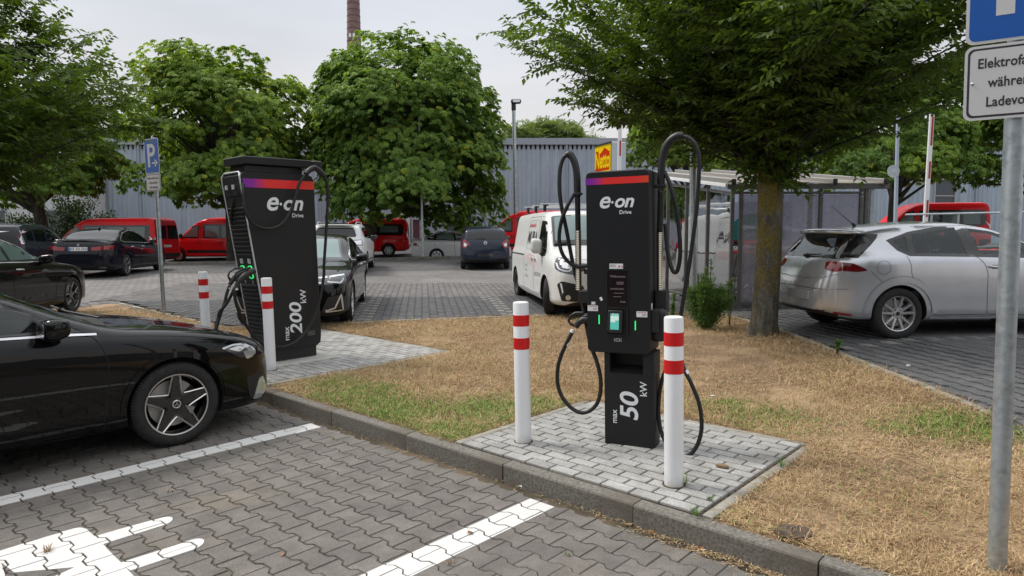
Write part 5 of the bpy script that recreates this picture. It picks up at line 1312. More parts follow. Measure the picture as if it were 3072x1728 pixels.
text('emblem_mark', 'S', .075, M['chrome'], em, frame4((h.x+.006, -.022, .875), (0, 1, 0), (-.2, 0, 1)), bold=.03)
for pts in ([(-.74, .80), (-.5, .74), (0, .72), (.5, .74), (.74, .80)], [(-.80, .62), (-.5, .60), (.5, .60), (.80, .62)]): bd.line('bumper_joint', pts, 'rear', M['gap'], .006, 1)
bd.plate_('rear', .50, m=M['lampw'])
b = MB(); b.tube([(3.56, 0, 1.40), (3.60, 0, 1.435)], [.025, .012], 10); b.tube([(3.59, 0, 1.425), (3.90, 0, 1.66)], [.0055, .003], 6); b.build('roof_aerial', M['matk'], bd.root)
seats(bd, (2.25,), .58, .5, M['seatc']); wheel_inside(bd, 1.78, -.36, .98)
b = MB(); b.box((3.15, 0, .74), (.2, 1.2, .46), ch=.08); b.box((1.5, 0, .90), (.4, 1.4, .14), ch=.05); b.build('dashboard', M['interior'], bd.root)
finish(bd, 'ten', M['rims'])

# ---------------------------------------------------------------- executive saloons
BMW = dict(L=4.94, wheels=(.85, 3.825), r=.335, ar=.375, tw=.22, rimf=.75, tum=.42,
  top=[(0, .58), (.02, .68), (.08, .76), (.3, .84), (.8, .93), (1.3, .99), (1.5, 1.03), (1.8, 1.15), (2.2, 1.33), (2.5, 1.42), (2.9, 1.475), (3.3, 1.46), (3.7, 1.37), (4.1, 1.21), (4.4, 1.12), (4.7, 1.10), (4.86, 1.06), (4.90, .95), (4.94, .70)],
  belt=[(0, .55), (.1, .68), (.5, .82), (1.2, .91), (2.0, .96), (3.5, 1.0), (4.3, 1.04), (4.8, 1.0), (4.94, .68)],
  hw=[(0, .62), (.05, .72), (.2, .83), (.5, .90), (.9, .93), (2.5, .934), (4.0, .93), (4.5, .89), (4.8, .80), (4.94, .68)],
  bot=[(0, .26), (.1, .18), (.5, .17), (4.4, .2), (4.8, .26), (4.94, .38)], crown=[(0, .05), (1.3, .08), (1.7, .13), (2.4, .08), (3.3, .07), (4.0, .10), (4.4, .06), (4.94, .04)])
def saloon_windows(bd, glass, gw=None):
    W1 = [(1.62, 1.0), (1.95, 1.14), (2.3, 1.29), (2.65, 1.385), (3.1, 1.405), (3.6, 1.33), (3.95, 1.18), (4.06, 1.09), (3.9, 1.05), (3.0, 1.025), (2.2, 1.0)]
    for sd in (1, -1):
        bd.patch('window_frame', W1, 'side', M['trimk'], sd, .002, .06)
        bd.patch('side_window', [(1.80, 1.04), (2.2, 1.22), (2.6, 1.34), (2.72, 1.355), (2.66, 1.045)], 'side', glass, sd, .006, .09, r=.02); bd.patch('side_window', [(2.80, 1.36), (3.2, 1.365), (3.5, 1.32), (3.58, 1.07), (2.74, 1.05)], 'side', glass, sd, .006, .09, r=.02)
        bd.patch('side_window', [(3.56, 1.30), (3.85, 1.19), (3.94, 1.10), (3.64, 1.075)], 'side', glass, sd, .006, .09, r=.02)
        bd.line('window_trim', W1+[W1[0]], 'side', M['silver'], .012, sd, .005, smooth=False)
        bd.line('panel_gap', [(1.55, .98), (1.45, .7), (1.5, .3)], 'side', M['gap'], .008, sd); bd.line('panel_gap', [(2.72, 1.02), (2.74, .7), (2.68, .27)], 'side', M['gap'], .008, sd); bd.line('panel_gap', [(3.75, 1.03), (3.62, .8), (3.45, .6), (3.36, .28)], 'side', M['gap'], .008, sd)
        bd.line('panel_gap', [(1.5, .27), (3.36, .27)], 'side', M['gap'], .008, sd, smooth=False)
        for x in (2.55, 3.42):
            h, n = bd.cast((x, .90), 'side', sd); b = MB(); b.tube([(x+.09, h.y+sd*.005, .90), (x+.06, h.y+sd*.035, .90), (x-.07, h.y+sd*.035, .895), (x-.10, h.y+sd*.005, .89)], .013, 6); b.build('door_handle', M['silver'], bd.root, 60)
        bd.mirror(1.86, 1.0, sd, M['p_black'])
    bd.patch('windscreen', [(1.55, -.70), (1.46, 0), (1.55, .70), (2.42, .56), (2.36, 0), (2.42, -.56)], 'top', M['trimk'], 1, .002, .08, r=.04)
    bd.patch('windscreen_glass', [(1.62, -.66), (1.53, 0), (1.62, .66), (2.38, .52), (2.32, 0), (2.38, -.52)], 'top', gw or glass, 1, .005, .09, r=.04)
    bd.patch('rear_window', [(3.50, -.52), (3.46, 0), (3.50, .52), (4.22, .62), (4.32, 0), (4.22, -.62)], 'top', gw or glass, 1, .004, .09, r=.05)
bp = (-11.95, 21.0); bmw = car('parked_car', 'black saloon seen from behind in the rear car park, beside the long red minibus', 'car', BMW, (bp[0], bp[1], lotz(*bp)), R_(-9), 1, 1); bd = bmw
bd.body(M['p_black2']); saloon_windows(bd, M['glass_d'], M['glass_d'])
for sg in (1, -1):
    bd.patch('tail_light', [(sg*.34, .90), (sg*.84, .96), (sg*.86, .84), (sg*.38, .80)][::sg], 'rear', M['lampr'], 1, .007, .05, r=.02)
    bd.patch('tail_light', [(4.86, .955), (4.62, .965), (4.55, .94), (4.70, .86), (4.86, .85)], 'side', M['lampr'], sg, .007, .04, r=.01)
    bd.patch('exhaust_tip', [(sg*.52, .33), (sg*.72, .34), (sg*.72, .28), (sg*.52, .27)][::sg], 'rear', M['rimg'], 1, .01, .05, r=.02)
bd.plate_('rear', .855, 'KR XX 5555'); bd.line('boot_gap', [(-.60, .80), (-.56, .72), (0, .71), (.56, .72), (.60, .80)], 'rear', M['gap'], .010, 1); bd.line('bumper_crease', [(-.84, .62), (0, .58), (.84, .62)], 'rear', M['p_black2'], .03, 1, .008)
bd.patch('diffuser', [(-.72, .40), (.72, .40), (.62, .25), (-.62, .25)], 'rear', M['matk'], 1, .004, .08, r=.03)
b = MB(); b.sell((4.80, 0, 1.115), (.06, .66, .014), .5, 30, 8); b.build('boot_spoiler', M['trimk'], bd.root, 60); b = MB(); b.sell((3.45, 0, 1.475), (.07, .02, .035), .8, 14, 8); b.build('roof_aerial', M['p_black2'], bd.root, 60)
h, n = bd.cast((0, .97), 'rear'); b = MB(); b.lathe([(.038, 0), (.036, .008), (0, .009)], 20, M4=frame4((h.x, 0, .975), (0, 1, 0), (0, 0, 1))); b.build('emblem', M['lampw'], bd.root)
finish(bd, 'y5', M['rimg'])
bp = (-2.72, 11.45); bf = car('parked_car', 'black saloon with its bonnet facing the camera, behind the tall charger', 'car', BMW, (bp[0], bp[1], lotz(*bp)), R_(180-8.5), 0, -1); bd = bf
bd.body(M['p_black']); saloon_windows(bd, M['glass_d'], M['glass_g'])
for sg in (1, -1):
    h_ = bd.patch('headlight', [(sg*.40, .80), (sg*.82, .83), (sg*.86, .74), (sg*.80, .68), (sg*.44, .68)][::sg], 'front', M['lampd'], 1, .006, .04, r=.02)
    bd.line('light_guide', [(sg*.82, .815), (sg*.62, .79), (sg*.60, .72), (sg*.78, .70), (sg*.82, .76)], 'front', M['drl'], .022, 1, .009, parent=h_, smooth=False); bd.line('light_guide', [(sg*.58, .785), (sg*.44, .775), (sg*.44, .71), (sg*.55, .70)], 'front', M['drl'], .022, 1, .009, parent=h_, smooth=False)
    bd.patch('headlight', [(.05, .77), (.30, .84), (.36, .80), (.22, .70), (.06, .68)], 'side', M['lampd'], sg, .006, .04, r=.02)
    bd.patch('bumper_intake', [(sg*.60, .48), (sg*.82, .52), (sg*.84, .26), (sg*.50, .25)][::sg], 'front', M['matk'], 1, .004, .05, r=.02)
    bd.line('bumper_trim', [(sg*.56, .27), (sg*.70, .31), (sg*.79, .52), (sg*.81, .27), (sg*.56, .255)], 'front', M['silver'], .022, 1, .010, smooth=False)
    g = bd.patch('kidney_grille', [(sg*.03, .80), (sg*.36, .79), (sg*.33, .56), (sg*.06, .56)][::sg], 'front', M['matk'], 1, .006, .05, r=.04); bd.line('grille_surround', [(sg*.03, .80), (sg*.36, .79), (sg*.33, .56), (sg*.06, .56), (sg*.03, .80)], 'front', M['chrome'], .018, 1, .010, smooth=False, parent=g)
bd.line('bonnet_gap', [(.12, -.62), (.09, 0), (.12, .62)], 'top', M['gap'], .008, 1)
for y in (-.38, .38): bd.line('bonnet_crease', [(.2, y*.9), (.8, y), (1.4, y*1.15)], 'top', M['p_black'], .02, 1, .006)
finish(bd, 'y5', M['rims'])
bp = (-8.15, 12.5); bd = car('parked_car', 'dark brownish black car at the left edge, only wing, wheel and mirror in view', 'car', BMW, (bp[0], bp[1], lotz(*bp)), R_(-8), 0, 1)
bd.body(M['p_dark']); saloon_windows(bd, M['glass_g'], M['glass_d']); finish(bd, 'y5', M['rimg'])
# ---------------------------------------------------------------- silver saloon in the street
FOC = dict(BMW, L=4.75, wheels=(.85, 3.58), r=.31, ar=.35)
bd = car('parked_car', 'light silver saloon in the street behind the kerb, beside the dark blue hatchback', 'car', FOC, (-3.55, 31.9, .24), R_(84), 1, 1); bd.body(M['p_silver2']); 
for sd in (1,):
    W1 = [(1.62, 1.0), (1.95, 1.14), (2.3, 1.29), (2.65, 1.385), (3.1, 1.405), (3.6, 1.33), (3.95, 1.18), (4.06, 1.09), (3.9, 1.05), (3.0, 1.025), (2.2, 1.0)]
    bd.patch('window_frame', W1, 'side', M['trimk'], sd, .002, .08); bd.patch('side_window', [(2.80, 1.36), (3.2, 1.365), (3.5, 1.32), (3.62, 1.07), (2.74, 1.05)], 'side', M['glass_l'], sd, .006, .12); bd.patch('side_window', [(1.80, 1.04), (2.2, 1.22), (2.6, 1.34), (2.72, 1.355), (2.66, 1.045)], 'side', M['glass_l'], sd, .006, .12)
    bd.line('panel_gap', [(2.72, 1.02), (2.74, .7), (2.68, .27)], 'side', M['gap'], .012, sd); bd.line('panel_gap', [(3.75, 1.03), (3.62, .8), (3.45, .6)], 'side', M['gap'], .012, sd)
    bd.line('wheel_arch_flare', [(3.58+.42*math.cos(a), .31+.42*math.sin(a)) for a in [math.pi*k/12 for k in range(13)]], 'side', M['p_silver2'], .07, sd, .01, smooth=False)
    h, n = bd.cast((3.35, .90), 'side', sd); b = MB(); b.tube([(3.45, h.y+sd*.01, .90), (3.25, h.y+sd*.03, .895)], .016, 6); b.build('door_handle', M['silver'], bd.root)
bd.patch('rear_window', [(3.50, -.52), (3.50, .52), (4.22, .62), (4.22, -.62)], 'top', M['glass_d'], 1, .004, .12); bd.patch('tail_light', [(4.70, .95), (4.50, .90), (4.36, .74), (4.70, .78)], 'side', M['lampr'], 1, .008, .06)
finish(bd, 'cover', M['cover'], sides=(1,))
# ---------------------------------------------------------------- dark blue small hatchback
COR = dict(L=4.0, wheels=(.80, 3.31), r=.30, ar=.34, tw=.19, tum=.36,
  top=[(0, .55), (.03, .66), (.2, .80), (.7, .92), (1.0, 1.0), (1.5, 1.24), (2.0, 1.43), (2.5, 1.49), (3.1, 1.47), (3.6, 1.40), (3.72, 1.36), (3.80, 1.24), (3.90, 1.03), (3.95, .90), (4.0, .62)],
  belt=[(0, .5), (.3, .72), (1.0, .90), (2.5, .96), (3.5, 1.0), (3.85, .96), (4.0, .6)], hw=[(0, .5), (.1, .68), (.4, .80), (.9, .85), (3.3, .865), (3.7, .84), (3.9, .79), (4.0, .73)],
  bot=[(0, .26), (.2, .2), (3.7, .22), (3.9, .27), (4.0, .36)], crown=[(0, .06), (1.0, .1), (1.5, .12), (2.5, .08), (4.0, .05)])
bp = (-1.72, 23.6); bd = car('parked_car', 'small dark blue hatchback seen from behind, far end of the car park', 'car', COR, (-.12, 23.85, lotz(0, 23.8)), R_(-4), 1, 1); bd.body(M['p_blue'])
def hatch_rear(bd, zt, zb, wt, wb_, glass, lamps, lm='lampr'):
    bd.patch('rear_window', [(-wb_, zb), (wb_, zb), (wt, zt), (-wt, zt)], 'rear', glass, 1, .005, .07, r=.08)
    for sg in (1, -1): bd.patch('tail_light', [(sg*a, b_) for a, b_ in lamps][::sg], 'rear', M[lm], 1, .007, .05, r=.03)
hatch_rear(bd, 1.36, 1.02, .54, .64, M['glass_d'], [(.60, .94), (.74, 1.04), (.83, .98), (.82, .74), (.66, .73), (.52, .86)])
for sg in (1, -1):
    bd.patch('lamp_insert', [(sg*.62, .86), (sg*.72, .92), (sg*.74, .80), (sg*.66, .78)][::sg], 'rear', M['lampw'], 1, .010, .05, r=.02); bd.mirror(1.35, 1.0, sg, M['trimk'])
    bd.patch('side_window', [(1.2, 1.03), (1.7, 1.25), (2.2, 1.37), (3.1, 1.36), (3.35, 1.12), (3.2, 1.05), (2.2, 1.0)], 'side', M['glass_d'], sg, .004, .09)
bd.line('tailgate_gap', [(-.60, .98), (-.52, .70), (0, .66), (.52, .70), (.60, .98)], 'rear', M['gap'], .010, 1); bd.line('bumper_crease', [(-.80, .60), (0, .52), (.80, .60)], 'rear', M['gap'], .008, 1); bd.line('bumper_crease', [(-.82, .40), (0, .36), (.82, .40)], 'rear', M['p_blue'], .03, 1, .01)
bd.plate_('rear', .50, m=M['lampd']); b = MB(); h, n = bd.cast((0, 1.06), 'rear'); b.tube([(h.x+.02, .0, 1.05), (h.x+.01, -.32, 1.06)], [.018, .008], 6); b.build('rear_wiper', M['matk'], bd.root); b = MB(); b.tube([(3.3, .0, 1.46), (3.5, 0, 1.68)], .006, 5); b.build('roof_aerial', M['matk'], bd.root)
h, n = bd.cast((0, .90), 'rear'); b = MB(); R = frame4((h.x+.006, 0, .91), (0, 1, 0), (0, 0, 1)); b.tube([(.05*math.cos(a), .05*math.sin(a), 0) for a in [2*math.pi*k/24 for k in range(24)]], .006, 5, M4=R, closed=True); b.tube([(-.065, 0, 0), (.065, 0, 0)], .005, 5, M4=R); b.build('emblem', M['chrome'], bd.root)
finish(bd, 'steel', M['steelk'])
# ---------------------------------------------------------------- white SUV
SUV = dict(L=4.45, wheels=(.9, 3.575), r=.345, ar=.39, tw=.22, tum=.30,
  top=[(0, .70), (.04, .82), (.2, .95), (.8, 1.05), (1.2, 1.12), (1.7, 1.38), (2.1, 1.56), (2.6, 1.63), (3.4, 1.61), (3.95, 1.56), (4.08, 1.50), (4.2, 1.28), (4.30, 1.12), (4.38, .95), (4.45, .70)],
  belt=[(0, .65), (.3, .9), (1.2, 1.02), (3.0, 1.08), (4.0, 1.12), (4.3, 1.02), (4.45, .66)], hw=[(0, .6), (.1, .76), (.4, .88), (.9, .92), (3.6, .925), (4.1, .89), (4.35, .82), (4.45, .74)],
  bot=[(0, .34), (.3, .26), (4.1, .28), (4.45, .42)], crown=[(0, .06), (1.2, .1), (1.8, .12), (2.6, .08), (4.45, .05)])
bd = car('parked_car', 'white off-road style car seen from behind, partly hidden by the black saloon', 'car', SUV, (-4.72, 22.0, lotz(-4.7, 22.)), R_(-7), 1, 1); bd.body(M['p_white'])
hatch_rear(bd, 1.47, 1.18, .56, .66, M['glass_d'], [(.30, 1.06), (.82, 1.10), (.84, .92), (.36, .92)], 'lampd')
for sg in (1, -1):
    bd.patch('side_window', [(1.4, 1.12), (1.85, 1.36), (2.2, 1.48), (3.4, 1.49), (3.85, 1.44), (3.80, 1.17), (2.2, 1.12)], 'side', M['glass_d'], sg, .004, .09, r=.03); bd.mirror(1.6, 1.12, sg, M['trimk'])
    b = MB(); b.tube([(1.9, sg*.60, 1.56), (2.2, sg*.60, 1.66), (3.6, sg*.60, 1.66), (3.95, sg*.59, 1.56)], .017, 8); b.build('roof_rail', M['silver'], bd.root)
    bd.patch('sill_cladding', [(1.3, .46), (3.2, .46), (3.2, .29), (1.3, .29)], 'side', M['matk'], sg, .004, .1); bd.patch('lamp_lens', [(sg*.50, 1.05), (sg*.80, 1.075), (sg*.81, .94), (sg*.52, .94)][::sg], 'rear', M['lampw'], 1, .010, .05)
    bd.patch('reflector', [(sg*.60, .62), (sg*.80, .63), (sg*.80, .54), (sg*.60, .53)][::sg], 'rear', M['lampr'], 1, .012, .05)
bd.patch('black_roof', [(2.0, -.56), (4.0, -.56), (4.0, .56), (2.0, .56)], 'top', M['trimk'], 1, .004, .12, r=.1)
bd.patch('lower_bumper', [(-.84, .70), (.84, .70), (.74, .44), (-.74, .44)], 'rear', M['matk'], 1, .006, .07, r=.05); bd.patch('lamp_band', [(-.32, 1.05), (.32, 1.05), (.32, .94), (-.32, .94)], 'rear', M['trimk'], 1, .006, .1)
b = MB(); b.sell((4.10, 0, 1.555), (.10, .58, .02), .5, 24, 8); b.build('roof_spoiler', M['p_white'], bd.root, 60)
finish(bd, 'y5', M['rimg'])
# ---------------------------------------------------------------- blue-grey people carrier far left
MPV = dict(L=4.35, wheels=(.88, 3.56), r=.31, ar=.35, tum=.26,
  top=[(0, .6), (.05, .72), (.3, .88), (.8, 1.0), (1.0, 1.06), (1.6, 1.36), (2.0, 1.53), (2.5, 1.62), (3.4, 1.62), (4.0, 1.58), (4.12, 1.52), (4.2, 1.3), (4.26, 1.0), (4.35, .62)],
  belt=[(0, .5), (.3, .8), (1.0, .96), (3.0, 1.0), (4.1, 1.02), (4.35, .6)], hw=[(0, .55), (.1, .7), (.5, .83), (1., .87), (3.6, .875), (4.1, .85), (4.28, .80), (4.35, .74)],
  bot=[(0, .3), (.3, .22), (4.0, .24), (4.35, .38)], crown=[(0, .06), (1., .1), (1.6, .12), (2.5, .07), (4.35, .05)])
bd = car('parked_car', 'dark blue-grey people carrier at the far left, rear window towards the camera', 'car', MPV, (-14.0, 19.9, lotz(-14, 20)), R_(-14), 1, 1); bd.body(M['p_grey'])
hatch_rear(bd, 1.50, 1.06, .62, .70, M['glass_d'], [(.70, 1.48), (.78, 1.44), (.84, 1.0), (.74, 1.0)])
for sg in (1, -1):
    for p_ in ([(3.45, 1.42), (3.85, 1.36), (3.92, 1.14), (3.5, 1.10)], [(2.55, 1.46), (3.35, 1.44), (3.38, 1.10), (2.62, 1.08)], [(1.55, 1.12), (2.0, 1.36), (2.45, 1.45), (2.52, 1.08)]): bd.patch('side_window', p_, 'side', M['glass_d'], sg, .004, .09, r=.04)
    bd.mirror(1.5, 1.06, sg, M['trimk']); bd.patch('tail_lamp_glass', [(4.2, 1.40), (4.10, 1.42), (4.08, 1.05), (4.2, 1.0)], 'side', M['lampw'], sg, .006, .06); h, n = bd.cast((3.2, .93), 'side', sg)
    bd.line('panel_gap', [(2.55, 1.05), (2.55, .7), (2.5, .3)], 'side', M['gap'], .01, sg); bd.line('panel_gap', [(3.42, 1.05), (3.38, .8), (3.2, .6), (3.1, .3)], 'side', M['gap'], .01, sg)
    for x in (2.4, 3.3): h, n = bd.cast((x, .92), 'side', sg); b = MB(); b.tube([(x-.09, h.y+sg*.03, .92), (x+.09, h.y+sg*.03, .925)], .016, 6); b.build('door_handle', M['p_grey'], bd.root)
finish(bd, 'cover', M['cover'])
# ---------------------------------------------------------------- white delivery van
VAN = dict(L=4.95, wheels=(.88, 4.155), r=.335, ar=.385, tw=.21, rimf=.66, tum=.16,
  top=[(0, .70), (.02, .84), (.08, .95), (.2, 1.04), (.45, 1.14), (.75, 1.22), (1.0, 1.44), (1.3, 1.70), (1.55, 1.85), (1.85, 1.915), (2.5, 1.93), (4.6, 1.91), (4.82, 1.86), (4.90, 1.70), (4.95, 1.0)],
  belt=[(0, .68), (.1, .82), (.3, .93), (.75, 1.04), (1.2, 1.08), (2.5, 1.10), (4.8, 1.10), (4.95, .95)], hw=[(0, .66), (.04, .78), (.15, .87), (.4, .93), (.9, .955), (2.0, .96), (4.5, .955), (4.85, .92), (4.95, .86)],
  bot=[(0, .30), (.1, .22), (.5, .2), (4.6, .24), (4.95, .36)], crown=[(0, .06), (.7, .10), (1.2, .14), (1.6, .09), (4.95, .06)])
vp = (.62, 12.3); bd = car('delivery_van', 'white delivery van with lettering on its side, front towards the camera behind the small charger', 'van', VAN, (vp[0], vp[1], lotz(*vp)+.005), R_(180-9), 0, 1); bd.body(M['p_white'])
for sd in (1, -1):
    bd.patch('side_window', [(.98, 1.06), (1.05, 1.26), (1.30, 1.60), (1.44, 1.70), (1.80, 1.72), (1.82, 1.12), (1.2, 1.04)], 'side', M['trimk'], sd, .003, .07, r=.04); bd.patch('window_glass', [(1.12, 1.12), (1.18, 1.28), (1.38, 1.58), (1.48, 1.65), (1.76, 1.67), (1.77, 1.15)], 'side', M['glass_d'], sd, .006, .08, r=.03)
    bd.line('panel_gap', [(.95, 1.0), (.98, 1.3), (1.38, 1.76), (1.88, 1.80), (1.92, 1.6), (1.92, .9), (1.88, .32), (1.30, .32)], 'side', M['rimg'], .008, sd, smooth=False)
    bd.line('panel_gap', [(1.96, .32), (1.96, 1.80), (3.05, 1.80), (3.05, .32)], 'side', M['rimg'], .008, sd, smooth=False); bd.line('slide_rail', [(3.05, 1.02), (4.7, 1.02)], 'side', M['rimg'], .03, sd, smooth=False)
    bd.line('moulded_edge', [(2.02, 1.66), (2.1, 1.74), (2.9, 1.74), (2.98, 1.66), (2.98, 1.16), (2.02, 1.14)], 'side', M['p_white'], .016, sd, .007, smooth=False)
    bd.patch('sill_cladding', [(1.32, .36), (3.7, .36), (3.7, .25), (1.32, .25)], 'side', M['p_white'], sd, .010, .12)
    bd.line('arch_lip', [(.88+.41*math.cos(a), .34+.41*math.sin(a)) for a in [math.pi*k/14 for k in range(15)]], 'side', M['p_white'], .035, sd, .006, smooth=False)
    for x in (1.82, 2.12): h, n = bd.cast((x, .98), 'side', sd); b = MB(); b.tube([(x-.08, h.y+sd*.03, .985), (x+.08, h.y+sd*.03, .985)], .018, 6); b.build('door_handle', M['p_white'], bd.root)
    bd.mirror(1.22, 1.20, sd, M['p_white'], (.07, .11, .14), .12)
    for i, (t_, s_, x_, z_, m_) in enumerate((('elektrotechnik', .115, 3.0, 1.60, 'redprint'), ('MURA', .36, 3.02, 1.26, 'signk'))): bd.print_('company_lettering', t_, s_, x_ if sd == 1 else 2.05, z_, M[m_], sd, mirror=-sd, bold=.02)
    bd.patch('pale_red_band', [(1.95, 1.04), (3.0, 1.10), (3.0, .96), (1.7, .78)], 'side', M['p_pale'] if 'p_pale' in M else mat('pale_red_print', (.62, .50, .50), .4), sd, .003, .1)
    for z_, t_ in ((.80, 'Beratung'), (.70, 'Planung'), (.58, 'Ausf\u00fchrung')): bd.print_('company_lettering', t_, .07, 2.85 if sd == 1 else 2.2, z_, M['greyprint'], sd, mirror=-sd)
    bd.print_('company_lettering', '0211 25 71 92', .10, 1.82 if sd == 1 else 1.05, .66, M['greyprint'], sd, mirror=-sd, bold=.02)
    sg = sd
    h_ = bd.patch('headlight', [(sg*.40, .86), (sg*.60, .96), (sg*.83, 1.02), (sg*.90, .93), (sg*.86, .82), (sg*.62, .76)][::sg], 'front', M['lampd'], 1, .006, .05, r=.03)
    bd.patch('headlight', [(.06, .98), (.34, 1.06), (.40, 1.02), (.26, .86), (.08, .80)], 'side', M['lampd'], sg, .006, .05, r=.03)
    bd.line('light_guide', [(sg*.86, .96), (sg*.84, .86), (sg*.70, .83), (sg*.64, .92)], 'front', M['drl'], .02, 1, .010, parent=h_); bd.line('light_guide', [(sg*.46, .87), (sg*.60, .92), (sg*.64, .84), (sg*.50, .82)], 'front', M['drl'], .018, 1, .010, parent=h_); bd.patch('lamp_reflector', [(sg*.66, .95), (sg*.80, .98), (sg*.80, .88), (sg*.68, .86)][::sg], 'front', M['lampw'], 1, .009, .04, r=.02, parent=h_)
    bd.patch('bumper_intake', [(sg*.46, .58), (sg*.82, .66), (sg*.88, .60), (sg*.82, .32), (sg*.40, .30)][::sg], 'front', M['matk'], 1, .005, .05, r=.03)
    b = MB(); h, n = bd.cast((sg*.72, .38), 'front'); b.lathe([(.045, -.01), (.045, .015), (.035, .018), (0, .012)], 16, M4=frame4(h, n.orthogonal(), n.cross(n.orthogonal()))); b.build('fog_light', M['lampw'], bd.root)
    bd.line('running_light', [(sg*.83, .62), (sg*.80, .46)], 'front', M['drl'], .022, 1, .009, smooth=False)
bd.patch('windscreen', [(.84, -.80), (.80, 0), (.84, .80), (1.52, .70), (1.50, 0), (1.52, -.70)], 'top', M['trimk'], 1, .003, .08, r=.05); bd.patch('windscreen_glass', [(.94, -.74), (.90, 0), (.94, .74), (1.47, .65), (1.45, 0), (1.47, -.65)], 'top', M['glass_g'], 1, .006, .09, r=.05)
bd.patch('radiator_grille', [(-.46, .86), (.46, .86), (.44, .78), (-.44, .78)], 'front', M['matk'], 1, .005, .08); bd.patch('lower_grille', [(-.40, .62), (.40, .62), (.38, .50), (-.38, .50)], 'front', M['matk'], 1, .005, .08); bd.patch('lower_grille', [(-.42, .40), (.42, .40), (.42, .29), (-.42, .29)], 'front', M['matk'], 1, .0052, .08); bd.plate_('front', .56, m=M['white'])
for z in (.34, .38, .42, .46, .50, .54):
    for sg in (-1, 1): bd.line('grille_bar', [(sg*.46, z), (sg*.78, z+.03)], 'front', M['plastic'], .014, 1, .012, smooth=False)
bd.line('bonnet_gap', [(.35, -.80), (.12, -.55), (.08, 0), (.12, .55), (.35, .80)], 'top', M['rimg'], .008, 1)
b = MB(); b.tube([(.82, .55, 1.255), (.95, .0, 1.32), (1.0, -.15, 1.36)], .012, 6); b.tube([(.82, -.1, 1.255), (.95, -.6, 1.32)], .012, 6); b.build('wiper', M['matk'], bd.root)
rk = empty('roof_rack'); rk.parent = bd.root
for x in (2.0, 2.9, 3.8):
    for sg in (1, -1): b = MB(); b.box((x, sg*.72, 1.96), (.09, .05, .12), ch=.012); b.box((x, sg*.70, 2.02), (.13, .09, .03), ch=.01); b.build('rack_foot', M['plastic'], rk)
    b = MB(); b.box((x, 0, 2.045), (.035, 1.62, .028), ch=.004); b.build('crossbar', M['silver'], rk)
b = MB(); b.tube([(1.9, -.72, 2.12), (4.2, -.72, 2.12)], .03, 8); b.build('ladder_tube', M['silver'], rk)
finish(bd, 'steel', M['steelk'], steer=R_(-18))

# ---------------------------------------------------------------- red minibuses in the street
BUS = dict(L=5.3, wheels=(.95, 4.2), r=.335, ar=.38, tw=.21, rimf=.62, tum=.14,
  top=[(0, .75), (.04, .92), (.2, 1.04), (.6, 1.16), (.95, 1.28), (1.4, 1.70), (1.8, 2.02), (2.2, 2.20), (2.7, 2.27), (4.9, 2.28), (5.18, 2.22), (5.26, 2.05), (5.30, 1.2)],
  belt=[(0, .7), (.2, .9), (.9, 1.08), (1.5, 1.14), (5.1, 1.16), (5.3, 1.0)], hw=[(0, .62), (.1, .82), (.4, .93), (.9, .97), (4.8, .975), (5.2, .94), (5.3, .90)],
  bot=[(0, .34), (.3, .26), (5.0, .3), (5.3, .40)], crown=[(0, .06), (.9, .12), (1.5, .16), (2.2, .10), (5.3, .07)])
CUS = dict(BUS, L=4.85, wheels=(.92, 3.85), top=[(0, .7), (.04, .85), (.2, .98), (.7, 1.12), (1.0, 1.22), (1.4, 1.52), (1.8, 1.78), (2.2, 1.92), (2.7, 1.965), (4.4, 1.95), (4.7, 1.90), (4.8, 1.70), (4.85, 1.1)],
  belt=[(0, .66), (.2, .85), (.9, 1.04), (1.5, 1.10), (4.7, 1.12), (4.85, .98)], hw=[(0, .62), (.1, .82), (.4, .93), (.9, .97), (4.4, .975), (4.75, .94), (4.85, .89)], bot=[(0, .34), (.3, .26), (4.6, .3), (4.85, .40)])
GB = 'red vans and minibuses parked along the street'
